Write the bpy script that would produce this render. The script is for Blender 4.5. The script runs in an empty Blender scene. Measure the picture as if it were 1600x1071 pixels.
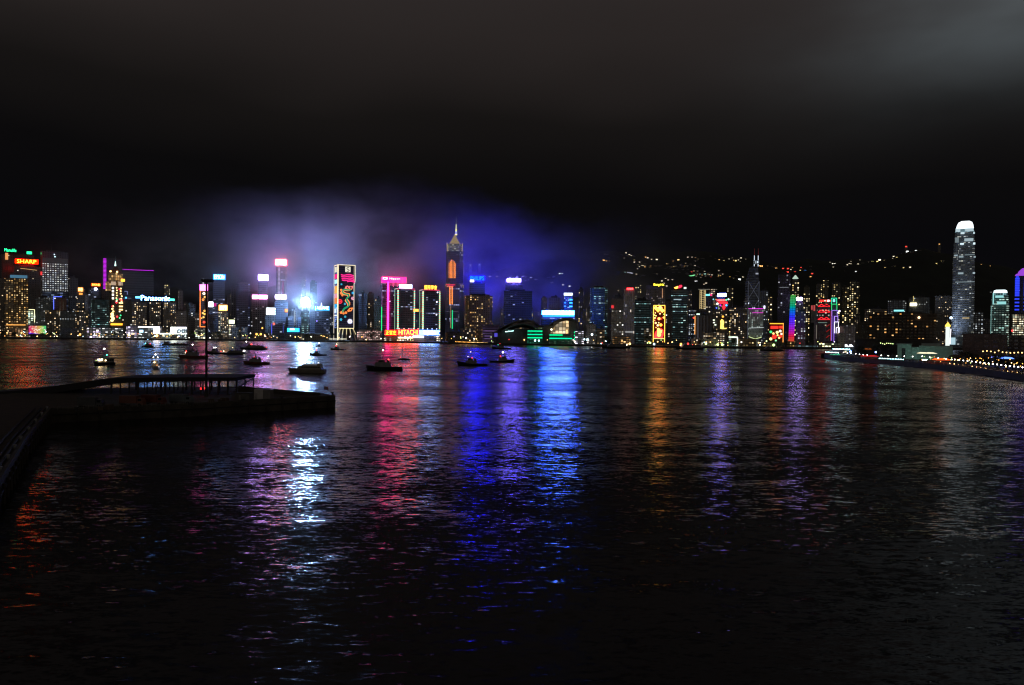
import bpy, math, random
from mathutils import Vector
random.seed(7)
SC = bpy.context.scene
COL = SC.collection
R = math.radians

# ------------------------------------------------------------------ camera
F, CX, CY, CAMH = 1220.0, 800.0, 535.5, 30.0
PITCH, ROLL = -R(1.01), R(0.5)
FWD = Vector((0, math.cos(PITCH), math.sin(PITCH)))
UP0 = Vector((0, -math.sin(PITCH), math.cos(PITCH)))
RT0 = Vector((1, 0, 0))
RT = RT0 * math.cos(ROLL) + UP0 * math.sin(ROLL)
UP = UP0 * math.cos(ROLL) - RT0 * math.sin(ROLL)
cam = bpy.data.cameras.new('camera')
cam.sensor_width = 36
cam.lens = F / 1600 * 36
cam.clip_start, cam.clip_end = 1, 40000
co = bpy.data.objects.new('camera', cam)
from mathutils import Matrix
co.matrix_world = Matrix(((RT.x, UP.x, -FWD.x, 0), (RT.y, UP.y, -FWD.y, 0), (RT.z, UP.z, -FWD.z, CAMH), (0, 0, 0, 1)))
COL.objects.link(co)
SC.camera = co

SC.view_settings.view_transform = 'Standard'
SC.view_settings.look = 'None'
SC.view_settings.exposure = 0
SC.view_settings.gamma = 1
SC.render.engine = 'CYCLES'
SC.cycles.use_denoising = True
SC.cycles.filter_width = 1.2
SC.cycles.sample_clamp_indirect = 6
SC.cycles.max_bounces = 5
SC.cycles.volume_bounces = 0
SC.cycles.transparent_max_bounces = 8

def P(px, py, D):
    """the point of the line of sight through photo pixel (px, py) that lies D metres to the south"""
    d = FWD + RT * ((px - CX) / F) + UP * ((CY - py) / F)
    return Vector((0, 0, CAMH)) + d * (D / d.y)

def G(px, py, z=0.0):
    d = FWD + RT * ((px - CX) / F) + UP * ((CY - py) / F)
    return Vector((0, 0, CAMH)) + d * ((z - CAMH) / d.z)

def lerp_table(t, x):
    if x <= t[0][0]: return t[0][1]
    for (a, b), (c, d) in zip(t, t[1:]):
        if x <= c: return b + (d - b) * (x - a) / (c - a)
    return t[-1][1]

# ------------------------------------------------------------------ node helper
class NT:
    def __init__(s, tree):
        s.t = tree
        tree.nodes.clear()
    def n(s, typ, **kw):
        nd = s.t.nodes.new(typ)
        for k, v in kw.items():
            setattr(nd, k, v)
        return nd
    def l(s, a, b):
        s.t.links.new(a, b)
    def put(s, sock, v):
        if isinstance(v, bpy.types.NodeSocket): s.l(v, sock)
        else: sock.default_value = v
    def m(s, op, a, b=None, c=None, clamp=False):
        nd = s.n('ShaderNodeMath', operation=op, use_clamp=clamp)
        s.put(nd.inputs[0], a)
        if b is not None: s.put(nd.inputs[1], b)
        if c is not None: s.put(nd.inputs[2], c)
        return nd.outputs[0]
    def v(s, op, a, b=None):
        nd = s.n('ShaderNodeVectorMath', operation=op)
        s.put(nd.inputs[0], a)
        if b is not None: s.put(nd.inputs[1], b)
        return nd.outputs['Value'] if op in ('DOT_PRODUCT', 'LENGTH') else nd.outputs[0]
    def mix(s, f, a, b):
        nd = s.n('ShaderNodeMix', data_type='RGBA')
        s.put(nd.inputs['Factor'], f); s.put(nd.inputs['A'], a); s.put(nd.inputs['B'], b)
        return nd.outputs['Result']
    def xyz(s, v):
        nd = s.n('ShaderNodeSeparateXYZ'); s.l(v, nd.inputs[0]); return nd.outputs
    def vec(s, x=0.0, y=0.0, z=0.0):
        nd = s.n('ShaderNodeCombineXYZ')
        for i, q in enumerate((x, y, z)): s.put(nd.inputs[i], q)
        return nd.outputs[0]
    def noise(s, vec, scale=1.0, detail=2.0, rough=.5):
        nd = s.n('ShaderNodeTexNoise')
        s.l(vec, nd.inputs['Vector'])
        nd.inputs['Scale'].default_value = scale; nd.inputs['Detail'].default_value = detail; nd.inputs['Roughness'].default_value = rough
        return nd.outputs
    def ramp(s, f, stops, interp='LINEAR'):
        nd = s.n('ShaderNodeValToRGB'); s.l(f, nd.inputs[0])
        e = nd.color_ramp.elements; nd.color_ramp.interpolation = interp
        while len(e) < len(stops): e.new(.5)
        for q, (p, c) in zip(e, stops): q.position = p; q.color = (*c, 1)
        return nd.outputs[0]
    def rng(s, x, a, b, c=0.0, d=1.0, smooth=True):
        nd = s.n('ShaderNodeMapRange'); nd.interpolation_type = 'SMOOTHSTEP' if smooth else 'LINEAR'
        s.put(nd.inputs[0], x)
        for i, q in enumerate((a, b, c, d)): nd.inputs[i + 1].default_value = q
        return nd.outputs[0]

# ------------------------------------------------------------------ night sky: low cloud faintly lit by the city
W = bpy.data.worlds.new('World'); SC.world = W; W.use_nodes = True
k = NT(W.node_tree)
d = k.n('ShaderNodeTexCoord').outputs['Generated']
dx, dy, dz = k.xyz(d)
hor = k.m('SQRT', k.m('ADD', k.m('MULTIPLY', dx, dx), k.m('MULTIPLY', dy, dy)))
el = k.m('MULTIPLY', k.m('ARCTAN2', dz, hor), 180 / math.pi)
az = k.m('MULTIPLY', k.m('ARCTAN2', dx, dy), 180 / math.pi)
wob = k.noise(k.vec(k.m('MULTIPLY', az, .03), k.m('MULTIPLY', el, .09), .3), 1.0, 2.0)[0]
elw = k.m('ADD', el, k.m('MULTIPLY', k.m('SUBTRACT', wob, .5), 7.0))
elw = k.m('ADD', elw, k.m('MULTIPLY', az, .02))
base = k.ramp(k.m('DIVIDE', elw, 40.0, clamp=True), [(0.0, (.0042, .0040, .0052)), (.16, (.0036, .0034, .0044)), (.27, (.0046, .0042, .0046)), (.38, (.0110, .0094, .0090)), (.50, (.0300, .0243, .0232)), (.65, (.043, .0352, .0345)), (1.0, (.037, .032, .031))])
ga = k.m('DIVIDE', k.m('SUBTRACT', az, 36.0), 11.5)
ge = k.m('DIVIDE', k.m('SUBTRACT', k.m('ADD', el, k.m('MULTIPLY', k.m('SUBTRACT', az, 33.0), -.12)), 20.2), 4.2)
gl = k.m('EXPONENT', k.m('MULTIPLY', k.m('ADD', k.m('MULTIPLY', ga, ga), k.m('MULTIPLY', ge, ge)), -1.0))
puff = k.noise(k.vec(k.m('MULTIPLY', az, .09), k.m('MULTIPLY', el, .22), 4.0), 1.0, 3.0)[0]
gl = k.m('MULTIPLY', gl, k.rng(puff, .2, .75, .55, 1.25))
glow = k.mix(gl, (0, 0, 0, 1), (.078, .098, .108, 1))
beh = k.m('MULTIPLY', k.rng(dy, .1, -.6, 0, 1), k.rng(el, 24.0, 3.0, 0, 1))      # the city behind the viewer glows on the haze
glow = k.mix(beh, glow, (.24, .21, .18, 1))
addn = k.n('ShaderNodeMix', data_type='RGBA', blend_type='ADD'); addn.inputs['Factor'].default_value = 1
k.l(base, addn.inputs['A']); k.l(glow, addn.inputs['B'])
bg = k.n('ShaderNodeBackground'); k.l(addn.outputs['Result'], bg.inputs[0]); bg.inputs[1].default_value = .72
out = k.n('ShaderNodeOutputWorld'); k.l(bg.outputs[0], out.inputs[0])
W.cycles.sampling_method = 'MANUAL'; W.cycles.sample_map_resolution = 512

# ------------------------------------------------------------------ materials
MATS = {}
def emit(c, s, name='light'):
    key = ('e', c, s)
    if key not in MATS:
        m = bpy.data.materials.new(name); m.use_nodes = True
        q = NT(m.node_tree); e = q.n('ShaderNodeEmission'); e.inputs[0].default_value = (*c, 1); e.inputs[1].default_value = s
        o = q.n('ShaderNodeOutputMaterial'); q.l(e.outputs[0], o.inputs[0])
        if s < 2.5 or name in ('lamp_globe', 'hill_window', 'neon_ring'): m.cycles.emission_sampling = 'NONE'
        MATS[key] = m
    return MATS[key]

def plain(c, rough=.7, name='surface', metal=0.0, var=.25, scale=.4):
    key = ('p', c, rough, metal, var, scale)
    if key not in MATS:
        m = bpy.data.materials.new(name); m.use_nodes = True
        q = NT(m.node_tree)
        nz = q.noise(q.n('ShaderNodeTexCoord').outputs['Object'], scale, 4.0, .6)[0]
        f = q.rng(nz, .3, .7, 1 - var, 1 + var)
        sc = q.n('ShaderNodeVectorMath', operation='SCALE'); sc.inputs[0].default_value = c; q.l(f, sc.inputs[3])
        b = q.n('ShaderNodeBsdfPrincipled'); q.l(sc.outputs[0], b.inputs['Base Color']); b.inputs['Metallic'].default_value = metal
        q.l(q.rng(nz, .3, .7, max(0, rough - .1), min(1, rough + .1)), b.inputs['Roughness'])
        o = q.n('ShaderNodeOutputMaterial'); q.l(b.outputs[0], o.inputs[0])
        MATS[key] = m
    return MATS[key]

def stripes(c1, s1, c2, s2, period, frac, name='striped_tube'):
    m = bpy.data.materials.new(name); m.use_nodes = True; q = NT(m.node_tree)
    z = q.xyz(q.n('ShaderNodeTexCoord').outputs['Object'])[2]
    f = q.m('GREATER_THAN', q.m('FRACT', q.m('DIVIDE', z, period)), frac)
    e = q.n('ShaderNodeEmission'); q.l(q.mix(f, (c1[0] * s1, c1[1] * s1, c1[2] * s1, 1), (c2[0] * s2, c2[1] * s2, c2[2] * s2, 1)), e.inputs[0])
    q.l(e.outputs[0], q.n('ShaderNodeOutputMaterial').inputs[0]); m.cycles.emission_sampling = 'NONE'
    return m

# lit-window facade as one node group, every tower with its own numbers
FG = bpy.data.node_groups.new('lit_windows', 'ShaderNodeTree')
for nm, ty in (('Base', 'NodeSocketColor'), ('WinA', 'NodeSocketColor'), ('WinB', 'NodeSocketColor'), ('CW', 'NodeSocketFloat'), ('CH', 'NodeSocketFloat'), ('Lit', 'NodeSocketFloat'), ('Row', 'NodeSocketFloat'), ('Strength', 'NodeSocketFloat'), ('FX', 'NodeSocketFloat'), ('FY', 'NodeSocketFloat'), ('Dim', 'NodeSocketFloat'), ('Seed', 'NodeSocketFloat')):
    FG.interface.new_socket(nm, in_out='INPUT', socket_type=ty)
FG.interface.new_socket('BSDF', in_out='OUTPUT', socket_type='NodeSocketShader')
q = NT(FG)
gi = q.n('NodeGroupInput'); go = q.n('NodeGroupOutput')
tc = q.n('ShaderNodeTexCoord')
ox, oy, oz = q.xyz(tc.outputs['Object'])
nx, ny, nzz = q.xyz(tc.outputs['Normal'])
nl = q.m('MAXIMUM', q.m('SQRT', q.m('ADD', q.m('MULTIPLY', nx, nx), q.m('MULTIPLY', ny, ny))), .001)
u = q.m('DIVIDE', q.m('SUBTRACT', q.m('MULTIPLY', oy, nx), q.m('MULTIPLY', ox, ny)), nl)
side = q.m('ADD', q.m('MULTIPLY', q.m('ROUND', q.m('MULTIPLY', nx, 3.0)), 57.0), gi.outputs['Seed'])
cu = q.m('ADD', q.m('DIVIDE', u, gi.outputs['CW']), 200.37); cv = q.m('ADD', q.m('DIVIDE', oz, gi.outputs['CH']), .02)
iu, iv = q.m('FLOOR', cu), q.m('FLOOR', cv)
fu, fv = q.m('ABSOLUTE', q.m('SUBTRACT', q.m('FRACT', cu), .5)), q.m('ABSOLUTE', q.m('SUBTRACT', q.m('FRACT', cv), .5))
inw = q.m('MULTIPLY', q.m('LESS_THAN', fu, q.m('MULTIPLY', gi.outputs['FX'], .5)), q.m('LESS_THAN', fv, q.m('MULTIPLY', gi.outputs['FY'], .5)))
inw = q.m('MULTIPLY', inw, q.m('LESS_THAN', q.m('ABSOLUTE', nzz), .6))
wn = q.n('ShaderNodeTexWhiteNoise', noise_dimensions='3D'); q.l(q.vec(iu, iv, side), wn.inputs['Vector'])
r1, r2, r3 = q.xyz(wn.outputs['Color'])
wr = q.n('ShaderNodeTexWhiteNoise', noise_dimensions='2D'); q.l(q.vec(iv, side), wr.inputs['Vector'])
cl = q.noise(q.vec(q.m('MULTIPLY', iu, .22), q.m('MULTIPLY', iv, .16), side), 1.0, 1.0)[0]
pl = q.m('MULTIPLY', gi.outputs['Lit'], q.rng(cl, .3, .72, .25, 1.9))
lit1 = q.m('LESS_THAN', r1, pl)
lit2 = q.m('MULTIPLY', q.m('LESS_THAN', wr.outputs['Value'], gi.outputs['Row']), q.m('LESS_THAN', r1, .8))
lit = q.m('MAXIMUM', lit1, lit2)
amp = q.m('ADD', q.m('MULTIPLY', q.m('POWER', r2, 2.2), 1.5), .16)
es = q.m('MULTIPLY', q.m('ADD', q.m('MULTIPLY', lit, amp), q.m('MULTIPLY', gi.outputs['Dim'], q.m('ADD', r2, .3))), gi.outputs['Strength'])  # Dim: faint glow added to every window so the tower bodies show
es = q.m('MULTIPLY', es, inw)
wc = q.mix(r3, gi.outputs['WinA'], gi.outputs['WinB'])
stain = q.noise(tc.outputs['Object'], .07, 4.0, .6)[0]
bs = q.n('ShaderNodeVectorMath', operation='SCALE'); q.l(gi.outputs['Base'], bs.inputs[0]); q.l(q.rng(stain, .3, .7, .75, 1.2), bs.inputs[3])
b = q.n('ShaderNodeBsdfPrincipled')
q.l(q.mix(inw, bs.outputs[0], (.02, .025, .03, 1)), b.inputs['Base Color'])
q.l(q.rng(inw, 0, 1, .75, .15), b.inputs['Roughness'])
q.l(wc, b.inputs['Emission Color']); q.l(es, b.inputs['Emission Strength'])
q.l(b.outputs[0], go.inputs[0])

SEED = [0]
def facade(base=(.1, .1, .1), A=(1, .7, .35), B=(1, .95, .85), cell=(6, 4.6), lit=.2, row=0.0, st=1.5, fill=(.5, .5), dim=.01):
    m = bpy.data.materials.new('facade'); m.use_nodes = True
    q = NT(m.node_tree); g = q.n('ShaderNodeGroup'); g.node_tree = FG
    SEED[0] += 13.17
    for nm, v in (('Base', (*base, 1)), ('WinA', (*A, 1)), ('WinB', (*B, 1)), ('CW', cell[0]), ('CH', cell[1]), ('Lit', lit), ('Row', row), ('Strength', st), ('FX', fill[0]), ('FY', fill[1]), ('Dim', dim), ('Seed', SEED[0])):
        g.inputs[nm].default_value = v
    o = q.n('ShaderNodeOutputMaterial'); q.l(g.outputs[0], o.inputs[0])
    m.cycles.emission_sampling = 'NONE'
    return m

# ------------------------------------------------------------------ mesh helpers
class MB:
    def __init__(s): s.v, s.f = [], []
    def add(s, vs, fs):
        o = len(s.v); s.v += [tuple(x) for x in vs]; s.f += [tuple(i + o for i in f) for f in fs]; return s
    def box(s, x0, x1, y0, y1, z0, z1):
        return s.add([(x0, y0, z0), (x1, y0, z0), (x1, y1, z0), (x0, y1, z0), (x0, y0, z1), (x1, y0, z1), (x1, y1, z1), (x0, y1, z1)],
                     [(3, 2, 1, 0), (4, 5, 6, 7), (0, 1, 5, 4), (1, 2, 6, 5), (2, 3, 7, 6), (3, 0, 4, 7)])
    def prism(s, poly, z0, z1, sc=1.0, cen=None):
        n = len(poly); c = cen or (sum(p[0] for p in poly) / n, sum(p[1] for p in poly) / n)
        top = [(c[0] + (p[0] - c[0]) * sc, c[1] + (p[1] - c[1]) * sc, z1) for p in poly]
        return s.add([(p[0], p[1], z0) for p in poly] + top, [tuple(range(n))[::-1], tuple(range(n, 2 * n))] + [(i, (i + 1) % n, n + (i + 1) % n, n + i) for i in range(n)])
    def loft(s, rings, caps=True):
        n = len(rings[0]); vs = [p for r in rings for p in r]; fs = []
        for j in range(len(rings) - 1):
            for i in range(n):
                a, b2 = j * n + i, j * n + (i + 1) % n
                fs.append((a, b2, b2 + n, a + n))
        if caps: fs += [tuple(range(n))[::-1], tuple(range((len(rings) - 1) * n, len(rings) * n))]
        return s.add(vs, fs)
    def cyl(s, x, y, z0, z1, r, r2=None, n=10):
        r2 = r if r2 is None else r2
        return s.loft([[(x + q * math.cos(2 * math.pi * i / n), y + q * math.sin(2 * math.pi * i / n), z) for i in range(n)] for q, z in ((r, z0), (max(r2, .001), z1))])
    def lathe(s, prof, x=0, y=0, n=12):
        return s.loft([[(x + max(q, .001) * math.cos(2 * math.pi * i / n), y + max(q, .001) * math.sin(2 * math.pi * i / n), z) for i in range(n)] for q, z in prof])
    def ball(s, x, y, z, r, n=8, m=5):
        return s.loft([[(x + r * math.sin(math.pi * (j + .02) / (m + .04)) * math.cos(2 * math.pi * i / n), y + r * math.sin(math.pi * (j + .02) / (m + .04)) * math.sin(2 * math.pi * i / n), z - r * math.cos(math.pi * j / m)) for i in range(n)] for j in range(m + 1)])
    def bar(s, p, q, r, n=4):
        p, q = Vector(p), Vector(q); a = (q - p).normalized()
        e = a.cross(Vector((0, 0, 1)) if abs(a.z) < .9 else Vector((0, 1, 0))).normalized(); g = a.cross(e)
        off = math.pi / 4
        rings = [[tuple(c + e * r * math.cos(off + 2 * math.pi * i / n) + g * r * math.sin(off + 2 * math.pi * i / n)) for i in range(n)] for c in (p, q)]
        return s.loft(rings)
    def path(s, pts, r, n=4):
        for a, b2 in zip(pts, pts[1:]): s.bar(a, b2, r, n)
        return s
    def disc(s, x, y, z, r, t=.4, n=14):      # a disc facing -y
        a = [(x + r * math.cos(2 * math.pi * i / n), y, z + r * math.sin(2 * math.pi * i / n)) for i in range(n)]
        return s.loft([[(p[0], y - t, p[2]) for p in a], [(p[0], y, p[2]) for p in a]])
    def ring(s, x, y, z, r, w, t=.4, n=16):   # an annulus facing -y
        for i in range(n):
            a0, a1 = 2 * math.pi * i / n, 2 * math.pi * (i + 1) / n
            pts = [(x + q * math.cos(a), z + q * math.sin(a)) for q, a in ((r, a0), (r, a1), (r - w, a1), (r - w, a0))]
            s.loft([[(p[0], y - t, p[1]) for p in pts], [(p[0], y, p[1]) for p in pts]])
        return s
    def poly(s, pts, y, t=.4):                # outline in x-z extruded along y
        n = len(pts)
        return s.add([(p[0], y - t, p[1]) for p in pts] + [(p[0], y, p[1]) for p in pts], [tuple(range(n)), tuple(range(n, 2 * n))[::-1]] + [(i, i + n, (i + 1) % n + n, (i + 1) % n) for i in range(n)])
    def build(s, name, mat, parent=None, smooth=False, recalc=True):
        import bmesh
        me = bpy.data.meshes.new(name); me.from_pydata(s.v, [], s.f)
        if recalc:
            bm = bmesh.new(); bm.from_mesh(me); bmesh.ops.recalc_face_normals(bm, faces=bm.faces); bm.to_mesh(me); bm.free()
        if smooth:
            for p in me.polygons: p.use_smooth = True
        me.materials.append(mat)
        o = bpy.data.objects.new(name, me); COL.objects.link(o)
        if parent is not None: o.parent = parent
        return o

def tag(o, label=None, cat=None, group=None, kind=None):
    if label: o['label'] = label
    if cat: o['category'] = cat
    if group: o['group'] = group
    if kind: o['kind'] = kind
    return o
def empty(name, loc, rz=0.0, label=None, cat=None, group=None):
    o = bpy.data.objects.new(name, None); o.empty_display_size = 1
    o.location = loc; o.rotation_euler = (0, 0, rz); COL.objects.link(o)
    return tag(o, label, cat, group)
def kids(o): return [c for c in COL.objects if c.parent == o]
def copy_tree(o, kidmap=None, parent=None):
    c = o.copy(); COL.objects.link(c); c.parent = parent
    for ch in (kidmap or KID).get(o.name, []): copy_tree(ch, kidmap, c)
    return c
KID = {}
def remember(o):
    KID[o.name] = kids(o)
    for c in KID[o.name]: remember(c)

def text_verts(body, w, h):
    c = bpy.data.curves.new('lettering', 'FONT'); c.body = body; c.resolution_u = 2; c.extrude = .012
    o = bpy.data.objects.new('lettering', c); COL.objects.link(o)
    dg = bpy.context.evaluated_depsgraph_get(); dg.update()
    me = bpy.data.meshes.new_from_object(o.evaluated_get(dg))
    vs = [tuple(v.co) for v in me.vertices]; fs = [tuple(p.vertices) for p in me.polygons]
    bpy.data.objects.remove(o); bpy.data.curves.remove(c); bpy.data.meshes.remove(me)
    if not vs: return [], []
    x0, x1 = min(v[0] for v in vs), max(v[0] for v in vs); y0, y1 = min(v[1] for v in vs), max(v[1] for v in vs)
    return [((v[0] - (x0 + x1) / 2) / (x1 - x0) * w, -v[2] * 12, (v[1] - (y0 + y1) / 2) / (y1 - y0) * h) for v in vs], fs

# ------------------------------------------------------------------ where the shores run
SHORE = [(-900, 1900), (0, 1626), (400, 1626), (600, 1577), (800, 1435), (1000, 1345), (1200, 1310), (1340, 1330), (1700, 1400), (2600, 1500)]
def shore(px): return lerp_table(SHORE, px)
WAVE = (.44, .20, .24, .13, .14, .22)   # slope of wind waves, swell, ripples; micro roughness near, what the fairway adds, slope of old wakes
SMOKE = .016                            # peak density per metre
LAMP = 520.0                            # the big globe lamp
HALO = .0013                            # peak density of the volume added to give that lamp a halo
IFCW = 4e5                              # floodlights at the foot of the tallest rounded tower
SMOKE_SPOTS = [(486, 452, 2040, (.33, .31, 1), 2.1e7, 0), (640, 440, 2040, (.68, .26, .95), 8e6, 0), (752, 430, 2030, (.05, .035, 1), 1.5e7, 0), (850, 440, 2030, (.05, .06, 1), 1.3e7, 0)]   # unseen spots added behind the smoke to brighten it
# ------------------------------------------------------------------ water
m = bpy.data.materials.new('harbour_water'); m.use_nodes = True
q = NT(m.node_tree)
pos = q.n('ShaderNodeNewGeometry').outputs['Position']
wx, wy, wz = q.xyz(pos)
def slopes(sx, sy, scale, detail, z, rough=.55):
    c = q.noise(q.vec(q.m('MULTIPLY', wx, sx), q.m('MULTIPLY', wy, sy), z), scale, detail, rough)[1]
    return q.v('SUBTRACT', c, (.5, .5, .5))
warp = q.noise(q.vec(q.m('MULTIPLY', wx, .02), q.m('MULTIPLY', wy, .02), 3.0), 1.0, 2.0)[0]
s1 = slopes(.34, .95, 1.0, 3.0, 1.7, .6)          # wind waves, two metres from crest to crest
s2 = slopes(.05, .12, 1.0, 2.0, 9.1)             # longer swell
s3 = slopes(1.6, 3.2, 1.0, 2.0, 5.3)             # ripples
s4 = slopes(.022, .07, 1.0, 3.0, 14.2, .6)        # cat's-paws and old wakes, tens of metres across
patch = q.rng(warp, .3, .7, .7, 1.25)
def scl(v, f):
    nd = q.n('ShaderNodeVectorMath', operation='SCALE'); q.l(v, nd.inputs[0]); q.put(nd.inputs[3], f); return nd.outputs[0]
tot = q.v('ADD', q.v('ADD', scl(s1, q.m('MULTIPLY', patch, WAVE[0])), scl(s2, WAVE[1])), scl(s3, WAVE[2]))
far = q.rng(wy, 120.0, 620.0, 0, 1, False)     # out in the fairway the chop is finer and rougher
ty0 = q.m('SUBTRACT', 1.0, q.m('MULTIPLY', far, .3))
near = q.rng(wy, 40.0, 110.0, 1.12, 1.0)
tot = scl(tot, near)
tot = q.v('ADD', scl(tot, ty0), scl(s4, q.m('ADD', .05, q.m('MULTIPLY', far, WAVE[5]))))
tx, ty, _ = q.xyz(tot)
nrm = q.v('NORMALIZE', q.vec(q.m('MULTIPLY', tx, .95), ty, 1.0))
b = q.n('ShaderNodeBsdfPrincipled')
b.inputs['Base Color'].default_value = (.004, .0055, .007, 1)
q.put(b.inputs['Roughness'], q.m('ADD', WAVE[3], q.m('MULTIPLY', q.m('ADD', far, q.m('MULTIPLY', far, q.rng(warp, .3, .7, -.6, .6))), WAVE[4])))
b.inputs['IOR'].default_value = 1.333
q.l(nrm, b.inputs['Normal'])
o = q.n('ShaderNodeOutputMaterial'); q.l(b.outputs[0], o.inputs[0])
tag(MB().add([(-6000, -1500, 0), (6000, -1500, 0), (6000, 4000, 0), (-6000, 4000, 0)], [(0, 1, 2, 3)]).build('water', m, recalc=False), 'dark rippled harbour water carrying long coloured reflections of the skyline', 'water', kind='structure')

# ------------------------------------------------------------------ the far island: flat waterfront land and the hill behind
edge = [P(px, 520, shore(px)) for px in range(-900, 2700, 60)]
top = [(p.x, p.y, 3.0) for p in edge]; bot = [(p.x, p.y, -1.0) for p in edge]; far = [(p.x * 1.9, 9000, 3.0) for p in edge]
n = len(edge)
tag(MB().add(bot + top + far, [(i, i + 1, n + i + 1, n + i) for i in range(n - 1)] + [(n + i, n + i + 1, 2 * n + i + 1, 2 * n + i) for i in range(n - 1)]).build('ground', plain((.06, .06, .058), .85, 'seawall_concrete', scale=.05)), 'flat reclaimed waterfront land behind a low dark seawall', 'ground', kind='structure')

RIDGE = [(-900, 478), (-300, 470), (0, 460), (400, 452), (720, 428), (860, 405), (940, 391), (1060, 395), (1160, 398), (1200, 410), (1290, 410), (1330, 406), (1400, 398), (1440, 388), (1480, 402), (1560, 414), (1700, 436), (2000, 462), (2600, 485)]
HY0, HY1 = 1950.0, 3100.0
def hill_z(px, D):
    rz = P(px, lerp_table(RIDGE, px), HY1).z
    t = max(0.0, min(1.0, (D - HY0) / (HY1 - HY0)))
    t = t * t * (3 - 2 * t) * .45 + t * .55
    b2 = 1 if D <= HY1 else max(0, 1 - (D - HY1) / 2500)
    return 2.0 + (rz - 2) * t * b2 + math.sin(px * .031 + D * .004) * 9 * t + math.sin(px * .083 - D * .011) * 5 * t
pxs = list(range(-900, 2700, 18)); Ds = [HY0 + i * 60 for i in range(20)] + [HY1 + 150, HY1 + 600, HY1 + 1400, HY1 + 2500]
vs = []
for D in Ds:
    for px in pxs:
        p = P(px, 520, D); vs.append((p.x, D, hill_z(px, D) + random.uniform(-3, 3)))
n = len(pxs)
fs = [(j * n + i, j * n + i + 1, (j + 1) * n + i + 1, (j + 1) * n + i) for j in range(len(Ds) - 1) for i in range(n - 1)]
tag(MB().add(vs, fs).build('hills', plain((.022, .03, .02), .95, 'hill_woodland', var=.5, scale=.02), smooth=True), 'dark wooded hill rising behind the city', 'hill', kind='structure')
def on_hill(px, py):
    D = HY0
    while D < HY1 and P(px, py, D).z > hill_z(px, D): D += 10
    return D

# ------------------------------------------------------------------ drifting smoke over the middle of the city
sx0, sx1, sy0, sy1, sz1 = -1150.0, 480.0, 1705.0, 2000.0, 400.0
m = bpy.data.materials.new('smoke'); m.use_nodes = True
q = NT(m.node_tree)
pos = q.n('ShaderNodeNewGeometry').outputs['Position']
X, Y, Z = q.xyz(pos)
nz = q.noise(q.v('ADD', q.v('MULTIPLY', pos, (.0056, .0056, .0082)), (3.1, .4, 1.9)), 1.0, 4.0, .6)[0]
bill = q.rng(nz, .38, .66, 0.0, 1.0)
prof = q.ramp(q.m('DIVIDE', q.m('SUBTRACT', X, sx0), sx1 - sx0, clamp=True), [(0, (0, 0, 0)), (.2, (.25, .25, .25)), (.33, (.45, .45, .45)), (.42, (1, 1, 1)), (.55, (.8, .8, .8)), (.75, (.75, .75, .75)), (.87, (.45, .45, .45)), (1, (0, 0, 0))])
fade = q.rng(q.m('ADD', q.m('ADD', Z, q.m('MULTIPLY', q.rng(X, -160.0, 250.0, 0, 1), 60.0)), q.m('MULTIPLY', nz, 300.0)), 230.0, 520.0, 1.0, 0.0)
east = q.rng(X, -160.0, 0.0, 0, 1)      # further east it hangs lower
low = q.rng(q.m('ADD', q.m('ADD', Z, q.m('MULTIPLY', nz, 60.0)), q.m('MULTIPLY', east, 85.0)), 80.0, 240.0, .0, 1.0)
fade = q.m('MULTIPLY', fade, low)
ed = q.m('MULTIPLY', q.rng(Y, sy0, sy0 + 60, 0, 1), q.rng(Y, sy1 - 60, sy1, 1, 0))
den = q.m('MULTIPLY', q.m('MULTIPLY', prof, fade), q.m('MULTIPLY', ed, q.m('MULTIPLY', q.m('ADD', bill, .12), SMOKE)))
pv = q.n('ShaderNodeVolumeScatter'); q.l(den, pv.inputs['Density']); pv.inputs['Color'].default_value = (.95, .95, 1, 1); pv.inputs['Anisotropy'].default_value = .2
o = q.n('ShaderNodeOutputMaterial'); q.l(pv.outputs[0], o.inputs['Volume'])
tag(MB().box(sx0, sx1, sy0, sy1, 4, sz1).build('smoke', m), 'thin smoke drifting over the rooftops, tinted by the signs and added spots', 'smoke', kind='stuff')
SC.cycles.volume_step_rate = 1.0
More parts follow.
